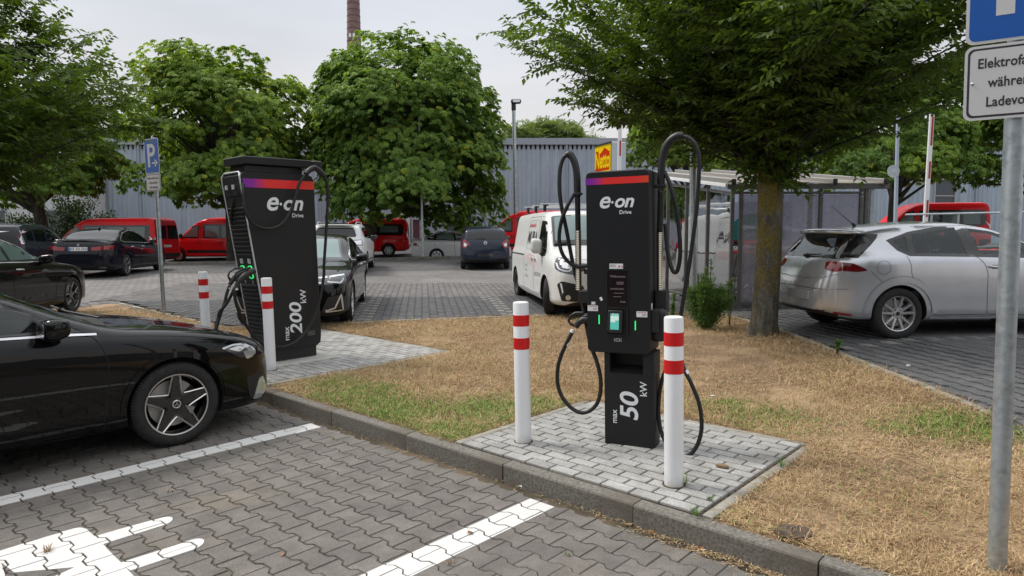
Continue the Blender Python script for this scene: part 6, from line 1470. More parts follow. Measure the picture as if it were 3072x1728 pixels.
def red_van(spec, label, wc, head, wi, sd, cut, rear=True, sides=None, name='red_minibus', cladding=True):
    bd = car(name, label, 'minibus', spec, wc, head, wi, sd, GB); bd.body(M['p_red']); big = spec['top'][9][1] > 2.1 if len(spec['top']) > 9 else False
    z0, z1 = (1.28, 1.92) if big else (1.18, 1.66); L_ = spec['L']
    for s_ in (sides or (sd,)):
        bd.patch('side_window', [(1.02, z0-.05), (1.50, z0+.42 if big else z0+.34), (1.72, z1-.08), (2.02, z1-.04), (2.02, z0-.08)], 'side', M['trimk'], s_, .003, .1, r=.04)
        g = bd.patch('window_glass', [(1.24, z0), (1.52, z0+.30), (1.74, z1-.14), (1.96, z1-.10), (1.96, z0)], 'side', M['glass_l'], s_, .006, .1, r=.03)
        bd.patch('window_band', [(2.22, z0-.08), (2.22, z1), (L_-.30, z1), (L_-.20, z0+.15), (L_-.35, z0-.08)], 'side', M['trimk'], s_, .003, .12, r=.06)
        xs = np.linspace(2.28, L_-.40, cut+1)
        for i in range(cut): bd.patch('window_glass', [(xs[i]+.06, z0), (xs[i]+.06, z1-.08), (xs[i+1]-.10, z1-.08), (xs[i+1]-.10, z0)], 'side', M['glass_l'], s_, .006, .1, r=.04)
        bd.line('panel_gap', [(1.0, .5), (.98, z0-.1), (1.6, z1), (2.10, z1+.05), (2.12, .5)], 'side', M['gap'], .012, s_, smooth=False); bd.line('panel_gap', [(3.3, .45), (3.3, z1+.04)], 'side', M['gap'], .010, s_, smooth=False)
        bd.line('side_crease', [(1.1, .98), (2.5, .92), (L_-.3, 1.02)], 'side', M['gap'], .008, s_)
        if cladding: bd.patch('side_cladding', [(1.42, .62), (spec['wheels'][1]-.5, .62), (spec['wheels'][1]-.48, .46), (1.42, .46)], 'side', M['matk'], s_, .006, .15)
        for wx in spec['wheels']:
            bd.line('wheel_arch_trim', [(wx+.43*math.cos(a), .34+.43*math.sin(a)) for a in [math.pi*k/12 for k in range(13)]], 'side', M['matk'] if cladding else M['p_red'], .06, s_, .01, smooth=False)
        if cladding:
            bd.patch('front_bumper', [(.06, .62), (.50, .66), (.50, .32), (.10, .34)], 'side', M['matk'], s_, .006, .08); bd.patch('rear_bumper', [(L_-.55, .60), (L_-.04, .62), (L_-.06, .36), (L_-.55, .34)], 'side', M['matk'], s_, .006, .08)
        bd.patch('headlight', [(.12, .98), (.38, 1.10), (.48, 1.06), (.22, .80), (.12, .78)], 'side', M['lampw'], s_, .006, .06, r=.03); bd.mirror(1.15, z0, s_, M['matk'], (.07, .10, .13), .12)
        for x in (2.0, 3.2): h, n = bd.cast((x, 1.02), 'side', s_); b = MB(); b.tube([(x-.09, h.y+s_*.03, 1.02), (x+.09, h.y+s_*.03, 1.02)], .018, 6); b.build('door_handle', M['trimk'], bd.root)
        h, n = bd.cast((L_-.15, 1.0), 'side', s_); bd.patch('tail_light', [(L_-.04, 1.30), (L_-.14, 1.32), (L_-.14, .86), (L_-.04, .84)], 'side', M['lampr'], s_, .008, .08)
    if rear:
        bd.patch('rear_window', [(-.78, z0), (-.05, z0), (-.05, z1), (-.70, z1)], 'rear', M['glass_d'], 1, .006, .1, r=.05); bd.patch('rear_window', [(.05, z0), (.78, z0), (.70, z1), (.05, z1)], 'rear', M['glass_d'], 1, .006, .1, r=.05)
        bd.line('door_gap', [(0, .5), (0, z1+.1)], 'rear', M['gap'], .012, 1, smooth=False); bd.patch('rear_bumper', [(-.88, .62), (.88, .62), (.8, .42), (-.8, .42)], 'rear', M['matk'], 1, .008, .1); bd.plate_('rear', .95)
        for sg in (1, -1): bd.patch('tail_light', [(sg*.80, 1.4), (sg*.88, 1.4), (sg*.90, .9), (sg*.82, .9)][::sg], 'rear', M['lampw'], 1, .010, .08)
    finish(bd, 'cover', M['cover'], sides=sides or (sd,)); return bd
BUSL = dict(BUS, L=6.0, wheels=(.95, 4.75), top=[(a if a <= 2.7 else a+.7, b) for a, b in BUS['top']], belt=[(a if a < 2 else a+.7, b) for a, b in BUS['belt']], hw=[(a if a < 2 else a+.7, b) for a, b in BUS['hw']], bot=[(a if a < 2 else a+.7, b) for a, b in BUS['bot']], crown=[(a if a <= 2.2 else a+.7, b) for a, b in BUS['crown']])
red_van(BUSL, 'long red minibus with a row of side windows behind the black saloon', (-17.6, 31.2, .06), R_(-80), 1, -1, 3)
red_van(BUS, 'red minibus behind the tall charger, front with headlight facing left', (-17.0, 34.5, .14), R_(-88), 0, -1, 3)
red_van(CUS, 'low red van with hubcaps and no side cladding, right of the white car', (-6.25, 34.3, .40), R_(-97), 1, -1, 2, cladding=False)
red_van(BUS, 'red minibus right behind the small dark blue hatchback', (2.2, 33.6, .47), R_(-86), 1, -1, 3)
red_van(BUS, 'red minibus at the far right beyond the silver hatchback', (20.4, 30.5, .74), R_(-84), 1, -1, 3)
red_van(BUS, 'red van seen through the panes of the trolley shelter', (10.2, 30.9, .5), R_(-88), 1, -1, 3, rear=False)
# ================================================================== WAREHOUSE
M['cladding'] = simple_noise('blue_grey_cladding', (.35, .42, .50), (.385, .455, .535), 1.2, .5, .03, .002, metal=.0, detail=3)
M['clad_dark'] = mat('cladding_flashing', (.30, .345, .40), .5); M['wallpale'] = simple_noise('pale_render', (.52, .53, .53), (.60, .61, .61), 3, .9, .1, .01)
M['wglass'] = mat('warehouse_window', (.045, .06, .075), .12, spec=.7); M['wframe'] = mat('window_frame_grey', (.34, .36, .38), .6)
M['roofm'] = mat('roof_felt', (.1, .1, .11), .9)
BY = 43.0
def warehouse():
    r = empty('warehouse', (0, BY, 0)); tag(r, 'long low warehouse of blue-grey corrugated cladding behind the street', 'building')
    zt = (AT(1500, 424, BY).z)
    # corrugated front, real trapezoid ribs
    b = MB(); pit = .29; x = -27.; xs = []
    while x < 48: xs += [(x, 0), (x+.10, 0), (x+.135, -.036), (x+.235, -.036)]; x += pit
    vs = [(a, c, .4) for a, c in xs]+[(a, c, zt) for a, c in xs]; n = len(xs)
    b.add(vs, [(i, i+1, n+i+1, n+i) for i in range(n-1)]); b.build('corrugated_wall', M['cladding'], r, None)
    b = MB(); b.box((10.5, 4., zt/2), (75, 7.9, zt-.02)); b.build('core', M['clad_dark'], r)
    b = MB(); b.box((10.5, -.02, zt-.02), (75.2, .34, .40)); b.build('roof_edge', M['clad_dark'], r)
    b = MB(); b.box((10.5, -.06, .2), (75.1, .14, .5)); b.build('base_wall', M['conc'], r)
    b = MB(); b.box((10.5, 12, zt-.3), (75, 24, .4)); b.build('roof', M['roofm'], r)
    for u0, u1, v0, v1, nx in ((285, 325, 505, 640, 1), (2800, 2862, 535, 640, 1), (1335, 1420, 640, 700, 1), (1235, 1265, 655, 720, 1), (610, 660, 670, 700, 1)):
        p = AT(u0, v0, BY); q = AT(u1, v1, BY); w = q.x-p.x; h = p.z-q.z
        f = frm('window', w, h, .02, .10, .10, Matrix(((1, 0, 0, (p.x+q.x)/2), (0, 0, -1, -.05), (0, 1, 0, (p.z+q.z)/2), (0, 0, 0, 1))), M['wframe'], r)
        nn = max(1, round(h/1.3))
        for i in range(nn):
            b = MB(); b.box(((p.x+q.x)/2, -.07, q.z+h*(i+.5)/nn), (w-.18, .03, h/nn-.10)); b.build('pane', M['wglass'], f)
        for i in range(1, nn): b = MB(); b.box(((p.x+q.x)/2, -.09, q.z+h*i/nn), (w-.18, .06, .08)); b.build('glazing_bar', M['wframe'], f)
    for u in (420, 960, 1448, 1700, 2050, 2930): b = MB(); p = AT(u, 500, BY); b.box((p.x, -.1, zt/2), (.10, .10, zt)); b.build('downpipe', M['clad_dark'], r)
    p = AT(1190, 640, BY); q = AT(1232, 770, BY); b = MB(); b.box(((p.x+q.x)/2, -.08, p.z/2), (q.x-p.x, .12, p.z)); b.build('door_panel', M['wallpale'], r)
warehouse()
def streaks(m):
    b = NB(m); src = b.b.inputs['Base Color'].links[0].from_socket; n = b.noise(1.4, 6, .65, sc=(2.2, 1, .12)); r = b.ramp((n, 0), [(.3, (.80, .80, .79)), (.6, (1.04, 1.04, 1.03))]); x = b.mix(1., (r, 0), (r, 0), 'MULTIPLY'); b.t.links.new(src, x.inputs[6]); b.l(x, 2, b.b, 'Base Color')
streaks(M['cladding'])
r = empty('office_wing', (0, BY-2.2, 0)); tag(r, 'pale rendered low wing at the left, half hidden by trees and shrubs', 'building')
p = AT(250, 520, BY-2.2); b = MB(); b.box((p.x-14, 1.4, p.z/2), (28, 2.8, p.z)); b.build('wall', M['wallpale'], r)
b = MB(); b.box((p.x-14, 1.4, p.z+.08), (28.3, 3., .16)); b.build('roof', M['roofm'], r)
for k in range(5):
    b = MB(); b.box((p.x-2-k*3.4, -.03, 2.4), (1.4, .08, 1.3)); w_ = b.build('window', M['wframe'], r); b = MB(); b.box((p.x-2-k*3.4, -.075, 2.4), (1.2, .02, 1.1)); b.build('pane', M['wglass'], w_)
# ---- chimney
def chimney():
    m = mat('chimney_brick', (.2, .1, .08), .9); b = NB(m); t = b.n('ShaderNodeTexCoord'); n = b.n('ShaderNodeTexNoise', {'Vector': (t, 'Object'), 'Scale': .8, 'Detail': 6}); rr = b.ramp((n, 0), [(.3, (.17, .105, .10)), (.7, (.25, .165, .155))]); b.l(rr, 0, b.b, 'Base Color')
    Y = 165.; p = AT(1062, 118, Y); q = AT(1057, 0, Y); r0 = 41/2/2030*Y; root = empty('factory_chimney', (p.x, Y, 0)); tag(root, 'tall round brick chimney rising behind the treetops', 'chimney')
    b = MB(); z = 0; top = q.z+25; prof = []
    b.lathe([(r0*1.25, 0), (r0*.98, p.z), (r0*.98*(1-.16*(q.z-p.z)/13.), q.z), (r0*.60, top)], 40); b.build('shaft', m, root)
    hoop = mat('iron_hoop', (.13, .085, .08), .8)
    for k in range(16):
        z = p.z-2+k*1.45; rr = r0*.98*(1-.16*(z-p.z)/13.)
        b = MB(); b.lathe([(rr+.01, z-.07), (rr+.06, z-.06), (rr+.06, z+.06), (rr+.01, z+.07)], 40, cap=False); b.build('iron_band', hoop, root)
    for dx in (-.55, .35):
        b = MB(); b.box((dx, -r0*.98-.03, p.z+.5), (.55, .1, .9)); b.build('painted_mark', M['white'], root)
chimney()
# ---- lamp posts and poles
def pole(name, label, cat, u, y, vt, r, m, vb=None, lamp=False, r2=None, group=None):
    p = AT(u, vt, y); zb = lotz(p.x, y)-.05 if y < 29 else 0.; root = empty(name, (p.x+.02*(p.z), y, zb), 0, True); tag(root, label, cat, group)
    b = MB(); b.lathe([(r, 0), (r2 or r*.8, p.z-zb)], 16); b.build('post', m, root)
    if lamp:
        b = MB(); b.box((.0, 0, p.z-zb+.06), (.22, .22, .34), ch=.03); b.build('lamp_bracket', M['plastic'], root)
        b = MB(); b.box((.12, -.05, p.z-zb+.32), (.50, .34, .20), ch=.05, M4=Matrix.Translation((0, 0, 0))); h_ = b.build('lamp_head', M['plastic'], root); b = MB(); b.box((.14, -.225, p.z-zb+.32), (.34, .02, .13)); b.build('lamp_glass', M['lampw'], h_)
    return root
pole('street_lamp', 'slender grey street lamp with a flat dark head standing alone against the sky', 'street lamp', 1541, 34., 325, .11, M['galv'], lamp=True)
pole('lamp_post', 'thin grey lamp post hidden in the round chestnut crown', 'lamp post', 1256, 29.2, 330, .06, M['galv'], lamp=True)
rp = pole('galvanised_post', 'thick galvanised post beside the trolley shelter, rising into the near tree', 'post', 2081, 11.2, 150, .068, M['galv'], r2=.064)
rp = pole('signpost', 'pale blue-grey post with a round sign seen from behind, rising over the shelter roof', 'signpost', 2694, 17., 345, .05, mat('blue_grey_post', (.36, .42, .50), .5), r2=.04)
p = AT(2684, 513, 16.9); b = MB(); b.lathe([(.155, 0), (.155, .004)], 30, M4=Matrix.Translation((p.x-rp.location.x+.05, -.06, p.z-rp.location.z)) @ Matrix.Rotation(math.pi/2, 4, 'X')); b.build('round_sign_back', M['galv'], rp)
# ---- raised barrier arms
M['redp'] = mat('barrier_red', (.42, .03, .03), .5)
def barrier(label, u0, v0, u1, v1, y, w):
    p = AT(u0, v0, y); q = AT(u1, v1, y); d = (p-q); L = d.length+1.2; base = q-d.normalized()*1.2
    root = empty('raised_barrier_arm', mat4=frame4(base, (1, 0, -d.x/d.z), (0, 1, 0)) @ Matrix.Identity(4)); tag(root, label, 'barrier', 'raised red and white barrier arms')
    b = MB(); b.box((0, 0, 0), (0, 0, 0)); 
    up = d.normalized(); X = Vector((up.z, 0, -up.x)); R = frame4((0, 0, 0), X, (0, 1, 0)); root.matrix_world = Matrix.Translation(base) @ Matrix(((X.x, 0, up.x, 0), (0, 1, 0, 0), (X.z, 0, up.z, 0), (0, 0, 0, 1)))
    b = MB(); b.box((0, 0, L/2), (w, .05, L), ch=.008); b.build('arm', M['white'], root)
    z = L-.45; i = 0
    while z > .3:
        b = MB(); b.box((w*.12, -.027, z), (w*.42, .006, .42 if i else .7)); b.build('red_stripe', M['redp'], root); z -= .95; i += 1
    b = MB(); b.box((0, .08, -.5), (.3, .3, 1.1), ch=.03); b.build('housing', M['steelpost'], root)
barrier('raised white and red barrier arm standing upright beside the yellow sign', 1861, 290, 1856, 640, 19., .105)
barrier('raised white and red barrier arm at the right, in front of the far red minibus', 2796, 338, 2775, 680, 17., .11)
# ---- yellow Netto sign
M['yellow'] = mat('sign_yellow', (.80, .55, .0), .4); M['yred'] = mat('sign_red', (.50, .03, .0), .4)
def shop_sign():
    y = 25.; p = AT(1786, 437, y); z1 = p.z; rz = math.radians(-62)*0
    # face runs away to the right and nearer: left edge far, right edge near
    A = AT(1786, 437, 25.4); B = AT(1834, 425, 24.2); X = Vector((B.x-A.x, B.y-A.y, 0)); w = X.length; h = 2.35
    R = frame4((A.x, A.y, 0), X, (0, 0, 1)); root = empty('shop_sign', mat4=Matrix(((R[0][0], -R[0][2], 0, A.x), (R[1][0], -R[1][2], 0, A.y), (0, 0, 1, lotz(A.x, A.y)), (0, 0, 0, 1))))
    tag(root, 'yellow Netto sign box on a post, behind the small charger', 'sign'); zo = (A.z+B.z)/2-root.location.z
    b = MB(); b.box((w/2, .30, zo-h/2), (w+.06, .56, h), ch=.02); b.build('box', mat('sign_side', (.46, .50, .55), .5), root)
    F = lambda x, z, d=0.: Matrix(((1, 0, 0, x), (0, 0, -1, -.001-d), (0, 1, 0, z), (0, 0, 0, 1)))
    b = MB(); b.prism([(0.02, 0.02), (w-.02, 0.02), (w-.02, h-.06), (0.02, h-.06)], .0, .02, M4=F(0, zo-h)); f_ = b.build('yellow_face', M['yellow'], root)
    b = MB(); b.box((w/2, -.03, zo-.02), (w+.06, .06, .04)); b.build('top_edge', M['signk'], root)
    sc = (w-.12)/2.05
    b = MB(); b.prism([(.04, -.12), (w-.10, -.12), (w-.06, .25), (w-.08, .62), (w*.62, .82), (w*.5, .70), (w*.3, .55), (.28, .72), (.08, .72)], .021, .024, M4=F(0, zo-.86) @ Matrix.Diagonal((1, .86, 1, 1))); b.build('red_ground', M['yred'], f_, None)
    text('sign_lettering', 'Netto', .80, M['yellow'], f_, F(.05, zo-.86, .028) @ Matrix.Diagonal((w*.46, 1, 1, 1)), bold=.03, shear=.1)
    text('sign_lettering', 'Marken-Discount', .17, M['yred'], f_, F(.14, zo-1.13, .024) @ Matrix.Diagonal((w*.43, 1, 1, 1)), bold=.01)
    b = MB(); b.box((w/2, .3, (zo-h)/2), (.22, .22, zo-h)); b.build('post', M['galv'], root)
shop_sign()
# ---- handrails by the right side
def rail(label, pts, r=.022, posts=()):
    root = empty('handrail', pts[0]); tag(root, label, 'railing'); o0_ = Vector(pts[0])
    b = MB(); b.tube([Vector(p)-o0_ for p in pts], r, 8); b.build('rail', M['galv'], root)
    for p in posts: b = MB(); q = Vector(p)-o0_; b.tube([q, q-Vector((0, 0, 1.1))], r, 8); b.build('post', M['galv'], root)
a, c_ = AT(2716, 644, 15.), AT(3075, 636, 15.); rail('thin steel handrail crossing in front of the far red minibus', [a, c_], .02, [AT(2795, 643, 15.), AT(2876, 641, 15.)])

# ================================================================== TROLLEY SHELTER
M['shel'] = simple_noise('shelter_frame', (.115, .112, .108), (.15, .147, .14), 8, .5, .05, .002, metal=.1)
M['alu'] = mat('aluminium_profile', (.36, .35, .34), .45, .4)
def milky():
    m = bpy.data.materials.new('acrylic_pane'); m.use_nodes = True; t = m.node_tree; t.nodes.clear()
    o = t.nodes.new('ShaderNodeOutputMaterial'); tr = t.nodes.new('ShaderNodeBsdfTransparent'); tr.inputs[0].default_value = (.84, .83, .90, 1)
    df = t.nodes.new('ShaderNodeBsdfDiffuse'); df.inputs[0].default_value = (.66, .62, .66, 1); gl = t.nodes.new('ShaderNodeBsdfGlossy'); gl.inputs['Roughness'].default_value = .04
    tc_ = t.nodes.new('ShaderNodeTexCoord'); n = t.nodes.new('ShaderNodeTexNoise'); n.inputs['Scale'].default_value = 2.2; n.inputs['Detail'].default_value = 7; n.inputs['Roughness'].default_value = .6; t.links.new(tc_.outputs['Object'], n.inputs[0])
    r = t.nodes.new('ShaderNodeMapRange'); r.inputs[1].default_value = .35; r.inputs[2].default_value = .75; r.inputs[3].default_value = .24; r.inputs[4].default_value = .52; t.links.new(n.outputs[0], r.inputs[0])
    m1 = t.nodes.new('ShaderNodeMixShader'); t.links.new(r.outputs[0], m1.inputs[0]); t.links.new(tr.outputs[0], m1.inputs[1]); t.links.new(df.outputs[0], m1.inputs[2])
    bp_ = t.nodes.new('ShaderNodeBump'); n2 = t.nodes.new('ShaderNodeTexNoise'); n2.inputs['Scale'].default_value = 1.6; t.links.new(tc_.outputs['Object'], n2.inputs[0]); t.links.new(n2.outputs[0], bp_.inputs['Height']); bp_.inputs['Strength'].default_value = .15; bp_.inputs['Distance'].default_value = .05; t.links.new(bp_.outputs[0], gl.inputs['Normal'])
    fr = t.nodes.new('ShaderNodeFresnel'); fr.inputs[0].default_value = 1.75; m2 = t.nodes.new('ShaderNodeMixShader'); t.links.new(fr.outputs[0], m2.inputs[0]); t.links.new(m1.outputs[0], m2.inputs[1]); t.links.new(gl.outputs[0], m2.inputs[2]); t.links.new(m2.outputs[0], o.inputs[0]); return m
M['acryl'] = milky()
SC = Vector((3.93, 12.15, .27)); BX = Vector((1, -.02, 0)).normalized(); AX = Vector((-.20, .98, 0)).normalized()
SH = empty('trolley_shelter', SC); tag(SH, 'grey metal trolley shelter with clear panes behind the near tree', 'shelter')
RISE = .13
def shp(a, c, z): v = BX*a+AX*c; return Vector((v.x, v.y, z))
def sbox(p, q, w, d, name, m, ch=.004, roll=None):
    p, q = Vector(p), Vector(q); L = (q-p).length; Z = (q-p).normalized(); X = BX if abs(Z.dot(BX)) < .7 else AX; Y = Z.cross(X).normalized(); X = Y.cross(Z)
    R = Matrix(((X.x, Y.x, Z.x, (p.x+q.x)/2), (X.y, Y.y, Z.y, (p.y+q.y)/2), (X.z, Y.z, Z.z, (p.z+q.z)/2), (0, 0, 0, 1))); b = MB(); b.box((0, 0, 0), (w, d, L), ch=ch, M4=R); return b.build(name, m, SH)
HF = 2.18
cols = [0, .14, .90, 1.78, 2.55, 2.70]
for i, a in enumerate([0, .155, .86, 1.56, 2.27, 2.36]): sbox(shp(a, 0, 0), shp(a, 0, HF), .062, .062, 'shelter_post', M['shel'])
for c in (.9, 1.8, 2.7, 3.6): sbox(shp(0, c, 0), shp(0, c, HF+RISE*c), .062, .062, 'shelter_post', M['shel'])
for c in (1.8, 3.6): sbox(shp(2.5, c, 0), shp(2.5, c, HF+RISE*c), .07, .07, 'shelter_post', M['shel'])
sbox(shp(2.47, .02, 0), shp(2.47, .02, HF), .07, .07, 'shelter_post', M['galv'])
for a0, a1 in ((0, .155), (.155, .86), (.86, 1.56), (1.56, 2.27)):
    for z in (.10, HF-.10):
        sbox(shp(a0+.03, 0, z), shp(a1-.03, 0, z), .045, .045, 'rail', M['shel'])
    if a0 > .1:
        b = MB(); p = shp((a0+a1)/2, 0, (HF)/2+.0); R = frame4(p, BX, (0, 0, 1)); b.prism(rrect(a1-a0-.07, HF-.26, .004, 1), -.003, .003, M4=R); b.build('clear_pane', M['acryl'], SH, None)
    for a in (a0+.155*0, a1):
        for z in (HF-.10, HF-.17):
            b = MB(); b.lathe([(.012, 0), (.010, .008), (0, .009)], 8, M4=Matrix.Translation(shp(a, 0, z)+Vector((0, -.032, 0))) @ Matrix.Rotation(math.pi/2, 4, 'X')); b.build('bolt', M['silver'], SH)
for c0_, c1_ in ((0, .9), (.9, 1.8), (1.8, 2.7), (2.7, 3.6)):
    zt0, zt1 = HF-.14+RISE*c0_, HF-.14+RISE*c1_
    b = MB(); v = [shp(0, c0_+.035, .13), shp(0, c1_-.035, .13), shp(0, c1_-.035, zt1), shp(0, c0_+.035, zt0)]; b.add(v, [(0, 1, 2, 3)]); b.build('clear_pane', M['acryl'], SH, None)
    sbox(shp(0, c0_+.03, .10), shp(0, c1_-.03, .10), .045, .045, 'rail', M['shel']); sbox(shp(0, c0_+.03, zt0+.03), shp(0, c1_-.03, zt1+.03), .045, .045, 'rail', M['shel'])
# roof: aluminium beams across and translucent sheets
M['roofsheet'] = mat('roof_sheet', (.52, .48, .42), .5)
def transl_sheet(m):
    t = m.node_tree; o = [n for n in t.nodes if n.type == 'OUTPUT_MATERIAL'][0]; p = t.nodes['Principled BSDF']; tl = t.nodes.new('ShaderNodeBsdfTranslucent'); tl.inputs[0].default_value = (.85, .83, .8, 1); x = t.nodes.new('ShaderNodeMixShader'); x.inputs[0].default_value = .6; t.links.new(p.outputs[0], x.inputs[1]); t.links.new(tl.outputs[0], x.inputs[2]); t.links.new(x.outputs[0], o.inputs[0])
transl_sheet(M['roofsheet'])
for i, a in enumerate((-.05, .85, 1.72, 2.60)):
    sbox(shp(a, -.12, HF+.085), shp(a, 4.3, HF+.085+RISE*4.3), .075, .10, 'roof_beam', M['alu']); sbox(shp(a, -.145, HF+.085), shp(a, -.12, HF+.085), .078, .104, 'beam_cap', M['matk'])
for i in range(3):
    a0, a1 = (-.05, .85, 1.72, 2.60)[i:i+2]; b = MB(); v = [shp(a0+.04, -.10, HF+.075), shp(a1-.04, -.10, HF+.075), shp(a1-.04, 4.3, HF+.075+RISE*4.3), shp(a0+.04, 4.3, HF+.075+RISE*4.3)]
    v2 = [p-Vector((0, 0, .012)) for p in v]; b.add(v+v2, [(0, 1, 2, 3), (7, 6, 5, 4), (0, 4, 5, 1), (1, 5, 6, 2), (2, 6, 7, 3), (3, 7, 4, 0)]); b.build('roof_sheet', M['roofsheet'], SH)
sbox(shp(-.12, -.04, HF+.01), shp(2.72, -.04, HF+.01), .05, .09, 'eaves_beam', M['shel']); sbox(shp(-.08, .05, HF+.035), shp(-.08, 4.2, HF+.035+RISE*4.15), .05, .06, 'side_gutter', M['white'])
# poster on the back rail
def poster():
    B2 = BX; p0 = shp(.05, 1.9, 1.22); R = frame4(p0, B2, (0, 0, 1)); root = SH
    w, h = 2.15, .78; b = MB(); b.prism([(0, 0), (w, 0), (w, h), (0, h)], -.01, 0, M4=R); po = b.build('advertising_banner', mat('banner_lilac', (.46, .54, .80), .5), SH, None)
    text('banner_lettering', 'sind Sie', .20, mat('banner_navy', (.02, .03, .18), .5), po, R @ Matrix.Translation((.16, .52, .003)), bold=.02); text('banner_lettering', 'Punktefans!', .20, MATS['banner_navy'], po, R @ Matrix.Translation((-.02, .33, .003)), bold=.02)
    b = MB(); b.prism([(.0, .04), (.62, .04), (.62, .24), (.0, .24)], .001, .003, M4=R); bx = b.build('dark_label', MATS['banner_navy'], po, None); text('banner_lettering', 'PAYBACK', .10, M['white'], bx, R @ Matrix.Translation((.04, .09, .004)), bold=.02)
    for i in (0, 1):
        for j in (0, 1): b = MB(); b.tube([(.545+.05*i+.022*math.cos(t), .115+.05*j+.022*math.sin(t), .004) for t in [2*math.pi*k/14 for k in range(14)]], .005, 4, M4=R, closed=True); b.build('label_ring', M['white'], bx)
    cp = [(w*.66+.62*math.cos(t), .0+.55*math.sin(t)) for t in [math.pi*k/24 for k in range(25)]]
    b = MB(); b.prism(cp, .001, .004, M4=R); tl = b.build('teal_arc', mat('banner_teal', (.02, .27, .27), .5), po, None)
    text('banner_lettering', 'Zwei Apps,', .125, M['white'], tl, R @ Matrix.Translation((w*.66, .24, .006)), bold=.02, align='CENTER'); text('banner_lettering', 'alle Vorteile', .125, M['white'], tl, R @ Matrix.Translation((w*.66, .08, .006)), bold=.02, align='CENTER')
poster()
# trolleys
M['wire'] = mat('trolley_wire', (.32, .32, .33), .35, .8); M['trolg'] = mat('trolley_plastic', (.06, .06, .065), .5); M['trolr'] = mat('trolley_handle_red', (.45, .02, .02), .4)
def trolley_proto():
    root = empty('shopping_trolley'); b = MB(); q = MB()
    W0, W1, z0, z1 = .46, .54, .48, .86
    def bx(u, v, t):   # basket point: u across -1..1, v along 0..1, t up 0..1
        w = (W0+(W1-W0)*t)/2; L0, L1 = -.30-.06*t, .34+.12*t; return (u*w, L0+(L1-L0)*v, z0+(z1-z0)*t+(.06*v*t))
    for t in (0, .25, .5, .75, 1.):
        b.tube([bx(-1, 0, t), bx(-1, 1, t), bx(1, 1, t), bx(1, 0, t)], .004 if t < 1 else .008, 4, closed=True, smooth=False)
    for k in range(11):
        v = k/10
        for u in (-1, 1): b.tube([bx(u, v, 0), bx(u, v, 1)], .003, 3, smooth=False)
        b.tube([bx(-1, v, 0), bx(1, v, 0)], .003, 3, smooth=False)
    for k in range(6):
        u = -1+2*k/5
        for v in (0, 1): b.tube([bx(u, v, 0), bx(u, v, 1)], .003, 3, smooth=False)
    b.build('basket', M['wire'], root)
    for s_ in (-1, 1): q.tube([(s_*.25, .40, .12), (s_*.25, .36, .44), (s_*.22, .30, .48)], .011, 6); q.tube([(s_*.27, .48, .99), (s_*.25, .30, .50), (s_*.22, -.40, .14)], .012, 6); q.tube([(s_*.22, -.42, .14), (s_*.26, .45, .13)], .012, 6)
    q.build('frame', M['wire'], root)
    q = MB(); q.tube([(-.27, .49, 1.0), (.27, .49, 1.0)], .016, 8); q.build('handle', M['trolr'], root)
    for x, y in ((-.21, -.38), (.21, -.38), (-.25, .43), (.25, .43)):
        q = MB(); q.lathe([(.055, -.014), (.055, .014)], 12, M4=Matrix.Translation((x, y, .055)) @ Matrix.Rotation(math.pi/2, 4, 'Y')); q.build('wheel', M['trolg'], root)
    return root
TP = trolley_proto(); first = True; ordn = ['front', 'second', 'third', 'fourth', 'fifth', 'sixth', 'seventh', 'eighth']; rown = ['left', 'middle', 'right', 'outer right']
for r_i, a in enumerate((.42, 1.06, 1.70)):
    for k in range(7):
        o = TP if first else copy_tree(TP); first = False; p = SC+shp(a, .62+k*.30, 0); o.location = p; o.rotation_euler = (0, 0, math.pi+math.atan2(AX.y, AX.x)-math.pi/2+random.gauss(0, .01))
        tag(o, f'{ordn[k]} wire shopping trolley in the {rown[r_i]} row inside the shelter', 'trolley', 'shopping trolleys nested in the shelter')
for k in range(5):
    o = copy_tree(TP); p = AT(2900+k*45, 690, 13.6); o.location = (p.x, 13.6, .3); o.rotation_euler = (0, 0, math.pi/2); tag(o, f'{ordn[k]} shopping trolley from the left in the open row beyond the silver hatchback', 'trolley', 'shopping trolleys beyond the silver car')
# ================================================================== FOLIAGE
def leaf_mat(name, dark, light, trans=.35, rough=.5, hue=.0):
    m = bpy.data.materials.new(name); m.use_nodes = True; t = m.node_tree; t.nodes.clear()
    o = t.nodes.new('ShaderNodeOutputMaterial'); a = t.nodes.new('ShaderNodeAttribute'); a.attribute_name = 'rnd'
    r = t.nodes.new('ShaderNodeValToRGB'); t.links.new(a.outputs['Fac'], r.inputs[0]); c = r.color_ramp; c.elements[0].color = (*dark, 1); c.elements[1].color = (*light, 1)
    e = c.elements.new(.93); e.color = (*light, 1); c.elements[-1].color = (light[0]*1.5, light[1]*1.05, light[2]*.7, 1)
    pb = t.nodes.new('ShaderNodeBsdfPrincipled'); pb.inputs['Roughness'].default_value = rough; pb.inputs['Specular IOR Level'].default_value = .35; t.links.new(r.outputs[0], pb.inputs['Base Color'])
    tl = t.nodes.new('ShaderNodeBsdfTranslucent'); mm = t.nodes.new('ShaderNodeMix'); mm.data_type = 'RGBA'; mm.blend_type = 'MULTIPLY'; mm.inputs[0].default_value = 1; t.links.new(r.outputs[0], mm.inputs[6]); mm.inputs[7].default_value = (1.5, 1.5, .5, 1); t.links.new(mm.outputs[2], tl.inputs[0])
    x = t.nodes.new('ShaderNodeMixShader'); x.inputs[0].default_value = trans; t.links.new(pb.outputs[0], x.inputs[1]); t.links.new(tl.outputs[0], x.inputs[2]); t.links.new(x.outputs[0], o.inputs[0]); return m
M['l_chest'] = leaf_mat('chestnut_leaf', (.085, .15, .028), (.29, .41, .068), .45)
M['l_chest2'] = leaf_mat('chestnut_leaf_deep', (.070, .14, .026), (.23, .35, .060), .42)
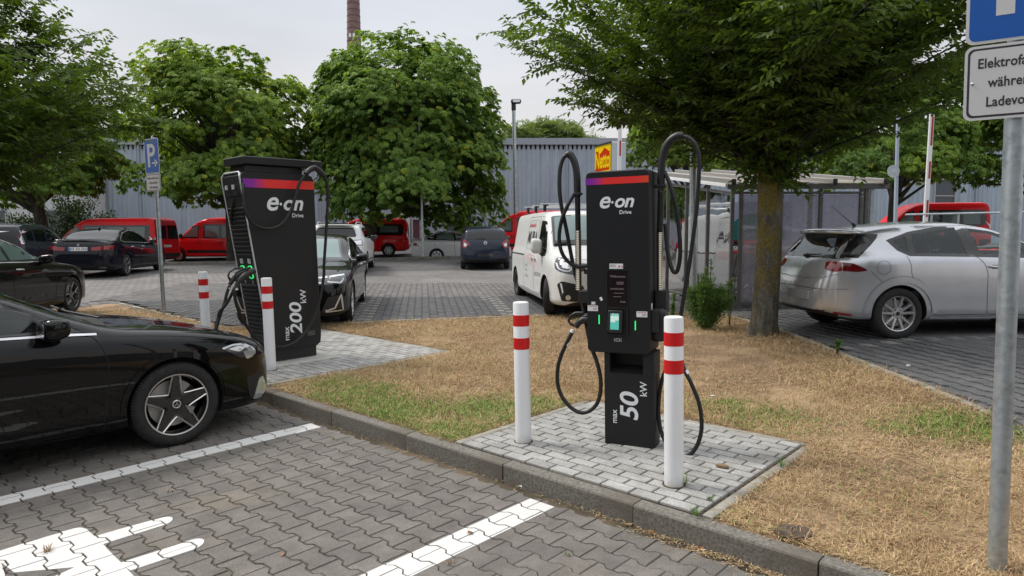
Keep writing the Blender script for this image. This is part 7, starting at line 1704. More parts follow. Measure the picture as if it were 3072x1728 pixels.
M['l_horn'] = leaf_mat('hornbeam_leaf', (.042, .074, .016), (.135, .215, .040), .42)
M['l_far'] = leaf_mat('distant_leaf', (.10, .16, .05), (.20, .26, .09), .3)
M['l_bush'] = leaf_mat('bush_leaf', (.05, .11, .03), (.14, .24, .06), .35)
M['l_ivy'] = leaf_mat('shrub_leaf', (.015, .035, .012), (.05, .09, .03), .2)
def bark(name, c1, c2, moss=None):
    m = mat(name, c1, .95); b = NB(m); n = b.noise(9, 8, .7, sc=(1, 1, .35)); r = b.ramp((n, 0), [(.36, tuple(v*.55 for v in c1)), (.5, c1), (.68, c2)]); src = (r, 0)
    if moss is not None:
        n2 = b.noise(2.6, 6, .62); q = b.ramp((n2, 0), [(.42, (0,)*3), (.56, (1,)*3)]); g = b.n('ShaderNodeTexCoord'); sp = b.n('ShaderNodeSeparateXYZ', {0: (g, 'Object')}); zr = b.ramp((b.n('ShaderNodeMapRange', {0: (sp, 'Z'), 1: .3, 2: 2.4}), 0), [(0, (.25,)*3), (.35, (.8,)*3), (1, (1.,)*3)])
        f = b.n('ShaderNodeMath', {0: (q, 0), 1: (zr, 0)}, operation='MULTIPLY'); x = b.mix((f, 0), (r, 0), moss); src = (x, 2)
        n3 = b.noise(34, 5, .7); q3 = b.ramp((n3, 0), [(.35, (.6,)*3), (.7, (1.35,)*3)]); x = b.mix(1., src, (q3, 0), 'MULTIPLY'); src = (x, 2)
    b.t.links.new(src[0].outputs[src[1]], b.b.inputs['Base Color']); b.bump((n, 0), 1., .035); return m
M['bark_near'] = bark('mossy_bark', (.105, .10, .085), (.21, .20, .17), (.17, .135, .03)); M['bark'] = bark('bark', (.05, .045, .038), (.10, .09, .075))
def orient(N, n):
    """n frames: random unit x,y with normal N (n,3)"""
    N = N/np.linalg.norm(N, axis=1, keepdims=True); a = RNG.normal(size=(n, 3)); X = a-(a*N).sum(1, keepdims=True)*N; X /= np.linalg.norm(X, axis=1, keepdims=True); return X, np.cross(N, X), N
def kite(C, D, Nn, L, Wd, fold=.25):
    """leaf quads: base C, direction D, normal Nn -> V (n,4,3) with mid-rib fold as 2 tris"""
    S_ = np.cross(D, Nn); m = C+D*(L*.45)[:, None]
    tip = C+D*L[:, None]-Nn*(L*.12)[:, None]
    return np.stack([C, m+S_*(Wd/2)[:, None]+Nn*(Wd*fold)[:, None]*.5, tip, m-S_*(Wd/2)[:, None]+Nn*(Wd*fold)[:, None]*.5], 1)
def quads(V): n = len(V); return V.reshape(-1, 3), np.arange(n*4).reshape(n, 4)
def lobes_crown(center, radii, nl, seed, flat=0.):
    g = np.random.default_rng(seed); c = np.array(center); r = np.array(radii); L = []
    for i in range(nl):
        d = g.normal(size=3); d /= np.linalg.norm(d)
        dd = d.copy(); h_ = math.hypot(d[0], d[1])+1e-6
        if d[2] < .1: dd[:2] = d[:2]/h_*min(1., h_+.35*(.1-d[2])*1.6)
        k = g.uniform(.72, .84) if (i % 3 and d[2] > .1) else g.uniform(.5, .86); L.append((c+dd*r*k, g.uniform(.17, .34)*r.mean()))
    L.append((c, r.mean()*.62)); return L
def chestnut(name, label, base, center, radii, nleaf, seed, m, lsize=.17, trunk_r=.22, group='chestnut trees along the street', nl=34, droop=.5):
    g = np.random.default_rng(seed); root = empty(name, base); tag(root, label, 'tree', group); base = np.array(base); lobes = lobes_crown(center, radii, nl, seed)
    P = []; Nn = []; w = np.array([l[1]**2 for l in lobes[:-1]]); w = w/w.sum(); idx = g.choice(len(w), nleaf, p=w); C = np.array([l[0] for l in lobes[:-1]])[idx]; Rr = np.array([l[1] for l in lobes[:-1]])[idx]
    d = g.normal(size=(nleaf, 3)); d /= np.linalg.norm(d, axis=1, keepdims=True); d[:, 2] = np.where(d[:, 2] < -.3, -d[:, 2]*.5, d[:, 2]); d /= np.linalg.norm(d, axis=1, keepdims=True)
    bump_ = 1+.10*np.sin(d[:, 0]*7+seed)*np.cos(d[:, 1]*6+d[:, 2]*5); rad = Rr*bump_*(g.uniform(.55, 1, nleaf)**.35)*np.where(g.random(nleaf) < .07, g.uniform(1.05, 1.3, nleaf), 1.); lobe_t = g.normal(0, .16, len(w))[idx]; pos = C+d*rad[:, None]
    # horizontal layering
    pos[:, 2] += .10*np.sin(pos[:, 2]*6.0+pos[:, 0]*1.5)
    cc = np.array(center); rr = np.array(radii); q = (pos-cc)/rr; keep = (np.linalg.norm(q, axis=1) > .42) & (pos[:, 2] > cc[2]-rr[2]*.98); pos = pos[keep]; d = d[keep]; lobe_t = lobe_t[keep]; n = len(pos)
    out_ = (pos-cc)/rr; out_ /= np.linalg.norm(out_, axis=1, keepdims=True)
    N0 = out_*.55+np.array([0, 0, .75])+g.normal(size=(n, 3))*.28; N0 /= np.linalg.norm(N0, axis=1, keepdims=True); A = out_*1.+g.normal(size=(n, 3))*.5; X = A-(A*N0).sum(1, keepdims=True)*N0; X /= np.linalg.norm(X, axis=1, keepdims=True); Y = np.cross(N0, X)
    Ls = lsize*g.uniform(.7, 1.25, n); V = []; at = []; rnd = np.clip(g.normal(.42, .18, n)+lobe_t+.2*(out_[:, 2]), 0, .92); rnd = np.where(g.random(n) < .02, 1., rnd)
    for k, an in enumerate((-1.35, -.72, -.2, .25, .75, 1.4)):
        D = X*math.cos(an)+Y*math.sin(an)-N0*droop*g.uniform(.5, 1.3, n)[:, None]; D /= np.linalg.norm(D, axis=1, keepdims=True); f = (1-.22*abs(an)/1.3); Sn = N0+D*.4; Sn -= (Sn*D).sum(1, keepdims=True)*D; Sn /= np.linalg.norm(Sn, axis=1, keepdims=True)
        V.append(kite(pos, D, Sn, Ls*f, Ls*f*.42)); at.append(np.repeat(rnd+g.normal(0, .04, n), 4))
    V = np.concatenate(V); at = np.concatenate(at); vv, ff = quads(V); vv = vv-base
    fast_mesh('crown', vv, ff, np.clip(at, 0, 1), m, root)
    b = MB(); top = Vector(center)-Vector(base); b.tube([(0, 0, -.3), (0, 0, .8), (top.x*.3, top.y*.3, top.z*.55), (top.x, top.y, top.z+radii[2]*.3)], [trunk_r*1.15, trunk_r, trunk_r*.75, trunk_r*.2], 12); b.build('trunk', M['bark'], root)
    b = MB()
    for l in lobes[:-1]:
        e = Vector(l[0]-base); s_ = Vector((top.x*.3, top.y*.3, top.z*.45+.3*top.z*g.random())); mid = s_.lerp(e, .5)+Vector((0, 0, .3)); b.tube([s_, mid, e], [trunk_r*.32, trunk_r*.2, trunk_r*.06], 6)
    o = b.build('limbs', M['bark'], root); return root
def cz(v, y): return AT(1536, v, y).z
def cx_(u, y): return AT(u, 600, y).x
# T2 / T3 and the left one
y = 30.6; x = cx_(690, y); top = cz(112, y); chestnut('chestnut_tree', 'light green broad chestnut tree behind the tall charger', (x, y, .1), (x-.15, y, (top+1.6)/2), (4.15, 4.0, (top-1.6)/2), 16000, 3, M['l_chest'], .25, nl=90)
y = 31.2; x = cx_(1222, y); top = cz(98, y); chestnut('chestnut_tree', 'dense dark green round-topped chestnut tree in front of the brick chimney', (cx_(1100, y), y, .1), (x, y, (top+1.0)/2), (4.5, 4.2, (top-1.0)/2), 26000, 5, M['l_chest2'], .25, nl=130)
y = 31.5; x = cx_(128, y); chestnut('chestnut_tree', 'chestnut tree at the far left with its bare trunk showing behind the people carrier', (x, y, .1), (x-.8, y, 5.3), (4.6, 3.6, 3.0), 14000, 8, M['l_chest2'], .235, trunk_r=.30, nl=36)
for i, (u, yy, w_, vt, vb, n_, lab) in enumerate(((2080, 29.5, 3.4, 250, 560, 6500, 'chestnut tree behind the galvanised post, light green lower leaves'), (2680, 28.5, 4.2, 230, 610, 10500, 'dark chestnut tree behind the shelter roof and the right barrier arm'), (3130, 27., 3.1, 180, 600, 6500, 'chestnut tree at the far right behind the large parking sign'))):
    x = cx_(u, yy); a, c = cz(vt, yy), cz(vb, yy); chestnut('chestnut_tree', lab, (x, yy, .2), (x, yy, (a+c)/2), (w_, w_*.9, (a-c)/2), n_, 20+i, M['l_chest2'] if i else M['l_chest'], .22, nl=34)
# distant trees over the roof
def far_tree(label, u0, u1, vt, y, seed, n=2600):
    g = np.random.default_rng(seed); x0, x1 = cx_(u0, y), cx_(u1, y); zt = cz(vt, y); zb = cz(440, y); cx = (x0+x1)/2; root = empty('ailanthus_tree', (cx, y, 0)); tag(root, label, 'tree', 'feathery trees showing over the warehouse roof')
    K_ = 26; C = np.stack([g.uniform(x0, x1, K_), g.uniform(y-3, y+3, K_), np.zeros(K_)], 1); h = 1-((C[:, 0]-cx)/((x1-x0)/2))**2*.75; C[:, 2] = zb-1.5+(zt-zb+1.2)*h*g.uniform(.45, 1., K_)
    i = g.integers(0, K_, n); d = g.normal(size=(n, 3))*np.array([1, 1, .42]); pos = C[i]+d*.62
    N0 = np.tile([0, 0, 1.], (n, 1))+g.normal(size=(n, 3))*.5; X, Y, N0 = orient(N0, n); V = []
    for k in range(5):
        for s_ in (-1, 1):
            D = Y*s_+X*.5-N0*.3; D /= np.linalg.norm(D, axis=1, keepdims=True); V.append(kite(pos+X*(k*.14), D, N0, np.full(n, .30), np.full(n, .12)))
    V = np.concatenate(V); vv, ff = quads(V); vv = vv-np.array([cx, y, 0]); fast_mesh('crown', vv, ff, g.random(len(vv)), M['l_far'], root)
    b = MB(); b.tube([(0, 0, 0), (0, 0, zb)], [.35, .2], 8)
    for c in C: b.tube([(0, 0, zb*.8), Vector(c)-Vector((cx, y, 0))], [.12, .03], 5)
    b.build('trunk', M['bark'], root)
far_tree('feathery tree rising over the warehouse roof beside the street lamp', 1495, 1815, 350, 62., 31); far_tree('distant tree over the roof behind the left signs', 330, 480, 380, 60., 33, 1200)
# ---- hornbeams: twigs carrying flat sprays of leaves
def hornbeam(label, base, zc, spread, seed, nb=70, ntw=30, leaf=.085, lean=(0, 0), visible_z=6.5, m=None, trunk_r=.165, h0=2.2, under=1.0):
    g = np.random.default_rng(seed); root = empty('hornbeam_tree', base); tag(root, label, 'tree', 'hornbeam trees on the car park verges'); br = MB(); LP = []; LD = []; LN = []
    for i in range(nb):
        az = g.uniform(0, 2*math.pi); t = (i+.5)/nb; el = math.radians(22+64*(t**.85)*under); L = spread*g.uniform(.82, 1.12)*(1.0 if el < 1.1 else 1.15)
        z0 = h0+g.uniform(0, .9)*(.4+t); s_ = Vector((0, 0, z0)); dr = Vector((math.cos(az)*math.cos(el), math.sin(az)*math.cos(el), math.sin(el))); side = Vector((-dr.y, dr.x, 0)).normalized()
        pts = []; cur = s_.copy(); d = dr.copy(); ns = 8; bend = g.normal(0, .05)
        for k in range(ns+1):
            pts.append(cur.copy()); cur = cur+d*(L/ns); d = (d+side*bend+Vector((g.normal(0, .04), g.normal(0, .04), g.normal(-.012, .03)))).normalized()
        br.tube(pts, [.020*(1-k/ns)+.003 for k in range(ns+1)], 5)
        for q in range(ntw):
            f = g.uniform(.12, 1.0)**.8; k = min(ns-1, int(f*ns)); p = pts[k].lerp(pts[k+1], f*ns-k); dd = (pts[k+1]-pts[k]).normalized(); sgn = 1 if q % 2 else -1
            tw = (dd*g.uniform(.3, .9)+side*sgn*g.uniform(.5, 1.1)+Vector((g.normal(0, .25), g.normal(0, .25), g.normal(-.05, .28)))).normalized(); TL = g.uniform(.28, .75)*(1.1-.3*f); nl = int(TL/.034)
            nrm = Vector((g.normal(0, .35), g.normal(0, .35), 1)).normalized(); nrm = (nrm-tw*nrm.dot(tw)).normalized(); sd_ = tw.cross(nrm)
            if nl > 3 and g.random() < .2: br.tube([p, p+tw*TL], [.005, .002], 3, smooth=False)
            for j in range(nl):
                pp = p+tw*(TL*(j+1)/nl)-Vector((0, 0, .10*TL*((j+1)/nl)**2)); s2 = 1 if j % 2 else -1; LP.append(pp); LD.append((tw*.75+sd_*s2*.85-nrm*g.uniform(0, .4)+Vector((g.normal(0, .2), g.normal(0, .2), g.normal(-.1, .2)))).normalized()); LN.append(nrm+Vector((g.normal(0, .25), g.normal(0, .25), 0)))
    # short leafy shoots round the top of the trunk
    for i in range(520):
        az = g.uniform(0, 2*math.pi); z = h0-.12+g.uniform(0, 1.5); p = Vector((math.cos(az), math.sin(az), 0))*trunk_r*.9+Vector((0, 0, z)); tw = Vector((math.cos(az), math.sin(az), g.uniform(-.3, 1.2))).normalized(); TL = g.uniform(.15, .45)+.25*(z-h0)
        for j in range(int(TL/.028)):
            LP.append(p+tw*(TL*j/int(TL/.028))-Vector((0, 0, .2*TL*(j*.028/TL)**2))); LD.append((tw+Vector((g.normal(0, .6), g.normal(0, .6), g.normal(-.2, .5)))).normalized()); LN.append(Vector((g.normal(0, .6), g.normal(0, .6), 1)))
    P = np.array(LP); D = np.array(LD); N = np.array(LN); N -= (N*D).sum(1, keepdims=True)*D; N /= np.linalg.norm(N, axis=1, keepdims=True); n = len(P); Ls = leaf*g.uniform(.65, 1.2, n)
    P[:, 0] += lean[0]*(P[:, 2]/5); P[:, 1] += lean[1]*(P[:, 2]/5)
    V = kite(P, D, N, Ls, Ls*.50); vv, ff = quads(V); rn = np.clip(g.normal(.42, .2, n), 0, .93); fast_mesh('crown', vv, ff, np.repeat(rn, 4), m or M['l_horn'], root)
    br.build('branches', M['bark'], root, None)
    b = MB(); K = 24; prof = [(0, -.1, 1.32), (0, .0, 1.22), (0, .12, 1.08), (0, .5, 1.0), (0, 1.1, .96), (0, 1.7, .93), (0, 2.3, .92), (0, 2.8, .85), (0, 3.6, .5)]; vs = []; fs = []
    zz_ = np.linspace(-.1, 3.8, 40)
    for z in zz_:
        k = float(np.interp(z, [p[1] for p in prof], [p[2] for p in prof]))
        for a in range(K):
            t = 2*math.pi*a/K; rr = trunk_r*k*(1+.035*math.sin(3*t+z*1.5)+.02*math.sin(5*t-z*2.3)+(.10*math.cos(4*t+1) if z < .1 else 0)+g.normal(0, .006)); vs.append((rr*math.cos(t)+.03*math.sin(z*1.1), rr*math.sin(t), z))
    for j in range(len(zz_)-1):
        for a in range(K): c = (a+1) % K; fs.append((j*K+a, j*K+c, (j+1)*K+c, (j+1)*K+a))
    b.add(vs, fs, 0, True); b.build('trunk', M['bark_near'], root, None); print('hornbeam leaves', n); return root
hornbeam('near hornbeam with mossy trunk on the dry verge, dark crown filling the upper right', (3.50, 9.33, .20), 5., 3.6, 41, nb=170, ntw=62, trunk_r=.172, leaf=.105)
hornbeam('dark hornbeam crown reaching in at the upper left corner, trunk out of the picture', (-8.3, 8.5, .1), 5., 3.7, 43, nb=170, ntw=58, h0=1.3, under=.9, leaf=.105)
HB = [o for o in bpy.data.objects if o.name.startswith('hornbeam_tree') and o.parent is None][0]
for i, (x, y, r_) in enumerate(((-5.5, -9., 1.), (3.5, -11., 2.2), (-14., -7.5, 4.), (12., -9., 5.), (-10., -15, .4))):  # unseen tree copies added behind the camera for the black coupe to reflect
    c = copy_tree(HB); c.location = (x, y, -.02); c.rotation_euler = (0, 0, r_); c['label'] = ['hornbeam behind the viewer, mirrored in the coupe door', 'second hornbeam behind the viewer, to the right', 'hornbeam behind the viewer at the far left', 'hornbeam behind the viewer at the far right', 'hornbeam behind the viewer close to the supermarket'][i]
sm_ = empty('supermarket', (0, -24, 0)); tag(sm_, 'plain brown supermarket building behind the viewer', 'building'); b = MB(); b.box((0, -8, 3.1), (60, 16, 6.2)); b.build('wall', mat('brown_render', (.05, .045, .04), .8), sm_); b = MB(); b.box((0, -8, 6.3), (61, 17, .25)); b.build('roof_edge', M['steelpost'], sm_)  # unseen dark building, added only to give the black paint something to reflect
for k in range(9): b = MB(); b.box((-20+k*5, .03, 1.6), (3.6, .08, 2.4)); b.build('shop_window', M['wglass'], sm_)
# ---- bush by the shelter, shrubs by the warehouse
def bush(name, label, base, size, n, seed, m, leaf=.03, stems=14):
    g = np.random.default_rng(seed); root = empty(name, base); tag(root, label, 'shrub'); P = []; D = []; b = MB()
    for i in range(stems):
        az = g.uniform(0, 6.28); r = g.uniform(.15, 1)*size[0]*.5; h = size[2]*g.uniform(.55, 1.05)*(1.25-.5*r/(size[0]*.5)); e = Vector((math.cos(az)*r, math.sin(az)*r*size[1]/size[0], h)); s_ = e*.12; s_.z = 0; mid = s_.lerp(e, .5)+Vector((0, 0, .05)); pts = smooth_path([s_, mid, e], 6); b.tube(pts, .006, 4, smooth=False)
        for k in range(n//stems):
            f = g.uniform(.12, 1)**.7; q = pts[min(len(pts)-1, int(f*len(pts)))]; d = Vector(tuple(g.normal(size=3))).normalized(); P.append(q+d*g.uniform(.02, .20)*(size[0]*.85)*(1.1-.5*f)); D.append((d+Vector((0, 0, .3))).normalized())
    P = np.array(P); P[:, 2] = np.maximum(P[:, 2], .04); D = np.array(D); N = g.normal(size=P.shape)+np.array([0, 0, 1.]); N -= (N*D).sum(1, keepdims=True)*D; N /= np.linalg.norm(N, axis=1, keepdims=True); L = leaf*g.uniform(.7, 1.4, len(P)); V = kite(P, D, N, L, L*.55); vv, ff = quads(V)
    fast_mesh('foliage', vv, ff, np.repeat(np.clip(g.normal(.5, .25, len(P)), 0, .93), 4), m, root); b.build('stems', M['bark'], root, None); return root
bush('shrub', 'small bright green shrub in front of the shelter corner', (2.92, 10.1, .16), (.72, .6, .72), 15000, 51, M['l_bush'], .028, 30)
for i, (u, h) in enumerate(((1985, .9), (2085, 1.05), (2200, 1.15))):
    p = AT(u, 800, 10.8); 
for i, (dx, h) in enumerate(((-.45, .55), (.1, 1.25), (.42, .9))): bush('wild_seedling', ['low weed at the left foot of the green shrub', 'tall thin shoot growing out of the green shrub', 'loose shoot leaning right beside the shelter post'][i], (2.92+dx, 10.3, .16), (.16, .14, h), 420, 60+i, M['l_bush'], .03, 3)
for i, (u, yy, w_, h, lab) in enumerate(((55, 36, 3.4, 2.2, 'low wild shrub at the far left edge behind the people carrier'), (205, 37, 3.6, 3.5, 'dark ivy-like shrub right of the bare chestnut trunk'), (330, 38, 2.6, 2.2, 'dark shrub under the window at the left end of the cladding'))):
    x = cx_(u, yy); bush('wall_shrub', lab, (x, yy, 0), (w_, 2., h), 6000, 70+i, M['l_ivy'], .14, 26)

# ================================================================== GRASS
def grass_mat(name, stops):
    m = mat(name, stops[0][1], .8, spec=.15); b = NB(m); a = b.n('ShaderNodeAttribute', attribute_name='rnd'); r = b.ramp((a, 'Fac'), stops); b.l(r, 0, b.b, 'Base Color'); return m
M['straw'] = grass_mat('dry_straw', [(0, (.16, .105, .06)), (.3, (.33, .215, .115)), (.6, (.48, .335, .185)), (.85, (.61, .46, .275)), (1, (.28, .28, .10))])
M['green_g'] = grass_mat('green_grass_blade', [(0, (.07, .13, .025)), (.6, (.16, .27, .055)), (1, (.30, .34, .11))])
GREEN = [(GP(1060, 1180, .13), .42, 1.), (GP(1180, 1245, .13), .5, 1.), (GP(1330, 1290, .13), .38, 1.), (GP(1480, 1230, .13), .42, .9), (GP(1620, 1215, .13), .28, .8), (GP(1000, 1150, .13), .3, .7), (GP(2290, 1240, .15), .40, .5), (GP(2180, 1215, .15), .3, .5), (GP(2850, 1265, .22), .34, 1.), (GP(2960, 1285, .22), .26, 1.), (GP(2700, 1260, .22), .2, .5), (GP(1420, 1330, .13), .22, .8), (GP(2070, 1070, .15), .16, .7), (GP(1130, 1200, .13), .35, .9)]
BARE = [(GP(2700, 1400, .18), .45), (GP(2850, 1340, .2), .35), (GP(2560, 1450, .18), .3), (GP(2880, 1560, .18), .4), (GP(2500, 1540, .15), .28)]
def greenness(x, y):
    v = np.zeros_like(x)
    for (p, r, k) in GREEN: v = np.maximum(v, k*np.exp(-((x-p[0])**2+(y-p[1])**2)/(r*r)*1.2))
    return v
def vnoise(X, Y, cell, seed):
    g = np.random.default_rng(seed); T_ = g.random((64, 64)); x = X/cell+200.3; y = Y/cell+200.7; i = np.floor(x).astype(int); j = np.floor(y).astype(int); fx = x-i; fy = y-j; fx = fx*fx*(3-2*fx); fy = fy*fy*(3-2*fy); q = lambda a, c: T_[a % 64, c % 64]
    return (q(i, j)*(1-fx)+q(i+1, j)*fx)*(1-fy)+(q(i, j+1)*(1-fx)+q(i+1, j+1)*fx)*fy
def grass(n, green):
    g = np.random.default_rng(90+green); X = g.uniform(-8.5, 4.6, n); Y = g.uniform(1.2, 13.2, n)
    # denser close to the camera, kept inside the verge
    w = np.clip(3.2/np.hypot(X, Y), .12, 1)**1.15; k = g.random(n) < w; X, Y = X[k], Y[k]
    a, b_ = X-OO[0], Y-OO[1]; s = a*EK[0]+b_*EK[1]; t = a*EA[0]+b_*EA[1]; k = (t > .085) & (s > -12) & (np.abs(X) < Y*.85+.3); k &= ~((s > -.58) & (s < 1.43) & (t < 1.77)); k &= ~((s > -6.45) & (s < -3.28) & (t < 2.68)); X, Y, s, t = X[k], Y[k], s[k], t[k]
    px = np.array([p[0] for p in VERGE]); py = np.array([p[1] for p in VERGE]); ins = np.zeros(len(X), bool); j = len(px)-1
    for i in range(len(px)):
        c = ((py[i] > Y) != (py[j] > Y)) & (X < (px[j]-px[i])*(Y-py[i])/(py[j]-py[i]+1e-12)+px[i]); ins ^= c; j = i
    X, Y = X[ins], Y[ins]; gr = greenness(X, Y); bare = np.zeros_like(X)
    for p, r in BARE: bare = np.maximum(bare, np.exp(-((X-p[0])**2+(Y-p[1])**2)/(r*r)))
    nz_ = .5+.5*np.sin(X*3.1+np.sin(Y*2.3)*1.7)*np.cos(Y*2.7+X*.8); patch = .5+.5*np.sin(X*9+Y*4)*np.sin(Y*11-X*3)
    if green: k = g.random(len(X)) < np.clip(gr*1.6*(.35+.9*vnoise(X, Y, .15, 6))+.03*(nz_ > .6), 0, 1)
    else: k = g.random(len(X)) < np.clip(1-.75*bare-.55*gr, .08, 1)*np.clip(.12+1.15*(vnoise(X, Y, .22, 1)*.45+vnoise(X, Y, .07, 2)*.35+vnoise(X, Y, .9, 3)*.35)**1.6*1.5, .1, 1)
    X, Y, gr = X[k][:(430000, 120000)[green]], Y[k][:(430000, 120000)[green]], gr[k][:(430000, 120000)[green]]; n = len(X); dist = np.hypot(X, Y); Z = np.array([H(x, y) for x, y in zip(X, Y)])-.008+g.random(n)*.012
    az = g.uniform(0, 2*np.pi, n); L = (g.uniform(.03, .11, n) if not green else g.uniform(.025, .07, n)); el = np.where(g.random(n) < (.22 if not green else .9), g.uniform(.5, 1.3, n), g.uniform(.0, .35, n)); wd = (g.uniform(.0010, .0021, n) if not green else g.uniform(.0013, .0026, n))*(1+dist*.07)
    D = np.stack([np.cos(az)*np.cos(el), np.sin(az)*np.cos(el), np.sin(el)], 1); az2 = az+g.normal(0, .8, n); el2 = el*g.uniform(-.3, .8, n); D2 = np.stack([np.cos(az2)*np.cos(el2), np.sin(az2)*np.cos(el2), np.sin(el2)], 1); S_ = np.stack([-np.sin(az), np.cos(az), np.zeros(n)], 1)
    P0 = np.stack([X, Y, Z], 1); P1 = P0+D*(L*.55)[:, None]; P2 = P1+D2*(L*.5)[:, None]; P2[:, 2] = np.maximum(P2[:, 2], Z-.004)
    V = np.stack([P0, P1-S_*wd[:, None], P2, P1+S_*wd[:, None]], 1).reshape(-1, 3); o_ = np.arange(n)[:, None]*4; F3 = np.concatenate([o_+np.array([0, 3, 1]), o_+np.array([1, 3, 2])]); bb = np.array([0.5]); col = g.beta(2.2, 2., n)*.95
    big = .5+.5*np.sin(X*1.3+.6)*np.sin(Y*1.1+X*.4); col = np.clip(col*.62+vnoise(X, Y, .8, 4)*.25+vnoise(X, Y, .12, 5)*.28-.10*np.clip((X-1.2)*.6, 0, 1)*np.clip((5.5-Y)*.5, 0, 1), 0, .97); col = np.where((g.random(n) < .05+.25*gr), 1., col)
    o = fast_mesh('green_grass' if green else 'dry_grass', V, F3, np.repeat(col, 4), M['green_g'] if green else M['straw']); tag(o, 'patches of short green grass between the dry stalks' if green else 'trampled straw-coloured dry grass covering the verge', 'grass', kind='stuff'); print('blades', n)
grass(3600000, 0); grass(2600000, 1)
# weeds in joints, litter
def tuft(label, p, n, h, seed, m=None, cat='weed', name='grass_tuft'):
    g = np.random.default_rng(seed); V = []; Fc = []; at = []
    for i in range(n):
        az = g.uniform(0, 6.28); el = g.uniform(.5, 1.45); L = h*g.uniform(.5, 1.1); b0 = np.array([g.normal(0, .008), g.normal(0, .008), 0.]); D = np.array([math.cos(az)*math.cos(el), math.sin(az)*math.cos(el), math.sin(el)]); S_ = np.array([-math.sin(az), math.cos(az), 0])*.0016; mid = b0+D*L*.6; tip = mid+D*np.array([1.3, 1.3, .5])*L*.45; o_ = len(V)
        V += [b0-S_, b0+S_, mid+S_*.9, mid-S_*.9, tip]; Fc += [(o_, o_+1, o_+2), (o_, o_+2, o_+3), (o_+3, o_+2, o_+4)]; at += [g.random()*.7]*5
    o = fast_mesh(name, np.array(V), np.array(Fc), at, m or M['green_g']); o.location = p; tag(o, label, cat); return o
q = GP(2053, 1455, .136); tuft('grass tuft at the right foot of the nearest bollard', (q[0], q[1], .136), 26, .10, 1)
q = GP(2090, 1545, .136); tuft('grass tuft on the pad corner next to the kerb', (q[0], q[1], .136), 30, .065, 2)
q = GP(2345, 1400, .136); tuft('grass tuft in the edging joint on the right side of the pad', (q[0], q[1], .136), 22, .08, 3)
q = GP(2130, 1500, .136); tuft('small weed in the edging at the front right of the pad', (q[0], q[1], .136), 18, .04, 4)
q = zz(330, 1282); tuft('dry yellowish weed growing through the painted plug symbol', (q[0], q[1], 0.002), 34, .05, 5, M['straw'])
q = GP(1700, 1665, 0); tuft('small weed in the paving right of the nearer white line', (q[0], q[1], -.004), 16, .035, 6)
q = GP(1005, 1320, 0); tuft('tiny weed in the paving below the far end of the left white line', (q[0], q[1], -.004), 12, .03, 7)
q = GP(1350, 1693, 0); tuft('dry weed at the lower edge of the nearer white line', (q[0], q[1], -.004), 22, .04, 8, M['straw'])
q = GP(510, 1475, 0); tuft('dry weed in a joint between the white line and the plug symbol', (q[0], q[1], -.004), 22, .035, 9, M['straw'])
q = GP(2510, 1068, .24); bush('wild_seedling', 'single small green seedling standing in the dry grass near the silver car', (q[0], q[1], .22), (.10, .10, .22), 150, 80, M['l_bush'], .03, 3)
M['mossj'] = mat('joint_moss', (.06, .085, .02), .95)
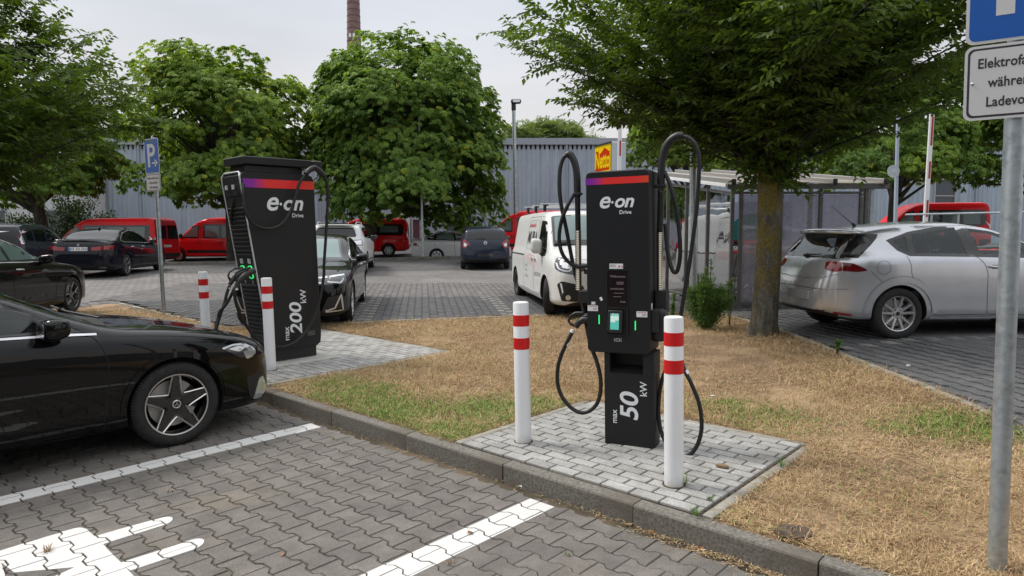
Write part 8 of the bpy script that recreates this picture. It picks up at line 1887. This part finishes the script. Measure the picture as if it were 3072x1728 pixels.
def debris():
    g = random.Random(5); LT = mat('dead_leaf_brown', (.30, .15, .06), .8); LT2 = mat('dead_leaf_orange', (.50, .22, .08), .8)
    def leafm(m, s):
        b = MB(); b.add([(0, -s*.5, .002), (s*.32, 0, .012), (0, s*.6, .004), (-s*.32, 0, .014)], [(0, 1, 2), (0, 2, 3)]); me = b.mesh('l'); me.materials.append(m); return me
    ms = [leafm(LT, .035), leafm(LT2, .03), leafm(LT, .05)]
    spots = [((1953, 1601), 'curled brown leaf at the kerb foot below the pad'), ((2105, 1650), 'orange-brown leaf fragment in the gutter'), ((1410, 1602), 'brown leaf lying on the nearer white line'), ((800, 1205), 'dry leaf under the nose of the black coupe'), ((845, 1668), 'reddish leaf bit in the paving joint'), ((470, 1290), 'small dry twig leaf beside the left white line'), ((1740, 1160), 'orange leaf in the dry grass behind the middle bollard')]
    for i, ((u, v), lab) in enumerate(spots):
        z = 0 if i != 6 else .135; q = GP(u, v, z); o = bpy.data.objects.new('dead_leaf', ms[i % 3]); COL.objects.link(o); o.location = (q[0], q[1], z+.003); o.rotation_euler = (g.uniform(-.3, .3), g.uniform(-.3, .3), g.uniform(0, 6)); tag(o, lab, 'leaf', 'dead leaves lying about')
    # litter band along the kerb foot
    V = []; Fc = []; at = []
    for i in range(1500):
        s_ = g.gauss(1.75, .5) if g.random() < .7 else g.uniform(-5, 3); t = -.004-abs(g.gauss(0, .025 if s_ < 1.0 else .05)); x, y = xy(s_, t); a = g.uniform(0, 6.3); L = g.uniform(.01, .045); w = g.uniform(.001, .003); o_ = len(V); d = (math.cos(a)*L, math.sin(a)*L); nn = (-math.sin(a)*w, math.cos(a)*w); z = g.uniform(.0, .008)
        V += [(x-nn[0], y-nn[1], z), (x+nn[0], y+nn[1], z), (x+d[0], y+d[1], z+g.uniform(0, .012))]; Fc.append((o_, o_+1, o_+2)); at += [g.random()]*3
    o = fast_mesh('gutter_litter', np.array(V), np.array(Fc), at, M['straw']); tag(o, 'dry stalks and crumbs collected along the foot of the kerb', 'litter', kind='stuff')
    V = []; Fc = []; at = []
    for i in range(2600):
        x, y, z, a, _, _ = pav[g.randrange(len(pav))]; dx = g.uniform(-.1, .1); yy_ = SW/2*(1 if g.random() < .5 else -1); xx = x+dx*math.cos(a)-yy_*math.sin(a)+g.gauss(0, .004); y2 = y+dx*math.sin(a)+yy_*math.cos(a)+g.gauss(0, .004)
        if math.hypot(xx, y2) > 7 or math.sin(xx*2.1+y2*1.3) < -.1: continue
        for k in range(5):
            an = g.uniform(0, 6.3); L = g.uniform(.003, .009); o_ = len(V); V += [(xx, y2, -.004), (xx+.004, y2+.002, -.004), (xx+math.cos(an)*L, y2+math.sin(an)*L, g.uniform(-.002, .005))]; Fc.append((o_, o_+1, o_+2)); at += [g.random()]*3
    o = fast_mesh('joint_moss', np.array(V), np.array(Fc), at, M['green_g']); tag(o, 'moss and tiny weeds in the paving joints', 'moss', kind='stuff')
    b = MB(); q = GP(2167, 1401, .14); b.sell((0, 0, .013), (.045, .017, .014), .8, 14, 8); o = b.build('wood_chip', mat('wood_chip_brown', (.22, .15, .09), .9)); o.location = (q[0], q[1], .134); o.rotation_euler = (0, 0, -.6); tag(o, 'piece of brown bark lying on the pad right of the nearest bollard', 'wood chip')
    for i, ((u, v), lab) in enumerate((((2172, 1650), 'cigarette end with orange filter in the gutter'), ((2105, 1652), 'second cigarette end further left along the gutter'))):
        q = GP(u, v, 0); b = MB(); b.tube([(-.018, 0, .005), (.004, 0, .005)], .004, 8); b.tube([(.004, 0, .005), (.018, 0, .005)], .0042, 8, 1); o = b.build('cigarette_end', [M['white'], LT2]); o.location = (q[0], q[1], 0.0); o.rotation_euler = (0, 0, 1.1+i*2); tag(o, lab, 'cigarette end', 'cigarette ends in the gutter')
    for i, ((u, v), lab) in enumerate((((2139, 1190), 'crumpled white paper scrap in the dry grass right of the nearest bollard'), ((1567, 1462), 'white paper crumbs at the kerb foot left of the nearer line'), ((2725, 1099), 'pale scrap on the dark paving near the silver car'))):
        z = (.15, 0, .3)[i]; q = GP(u, v, z); b = MB(); r_ = random.Random(i); b.sell((0, 0, .008), (.022, .014, .010), .9, 9, 6, fn=lambda p: (p[0]*r_.uniform(.6, 1.3), p[1]*r_.uniform(.6, 1.3), p[2]*r_.uniform(.5, 1.2))); o = b.build('paper_scrap', M['white'], None, None); o.location = (q[0], q[1], z); tag(o, lab, 'litter')
    b = MB(); q = GP(2380, 1590, .14); b.sell((0, 0, 0), (.10, .075, .022), .9, 20, 8, fn=lambda p: (p[0]+g.uniform(-.006, .006), p[1]+g.uniform(-.006, .006), p[2]+g.uniform(-.004, .004))); o = b.build('molehill', simple_noise('dark_earth', (.06, .045, .035), (.12, .09, .065), 40, 1, .8, .01), None, None); o.location = (q[0], q[1], .128); tag(o, 'small dark heap of earth in the dry grass near the kerb', 'earth heap')
debris()
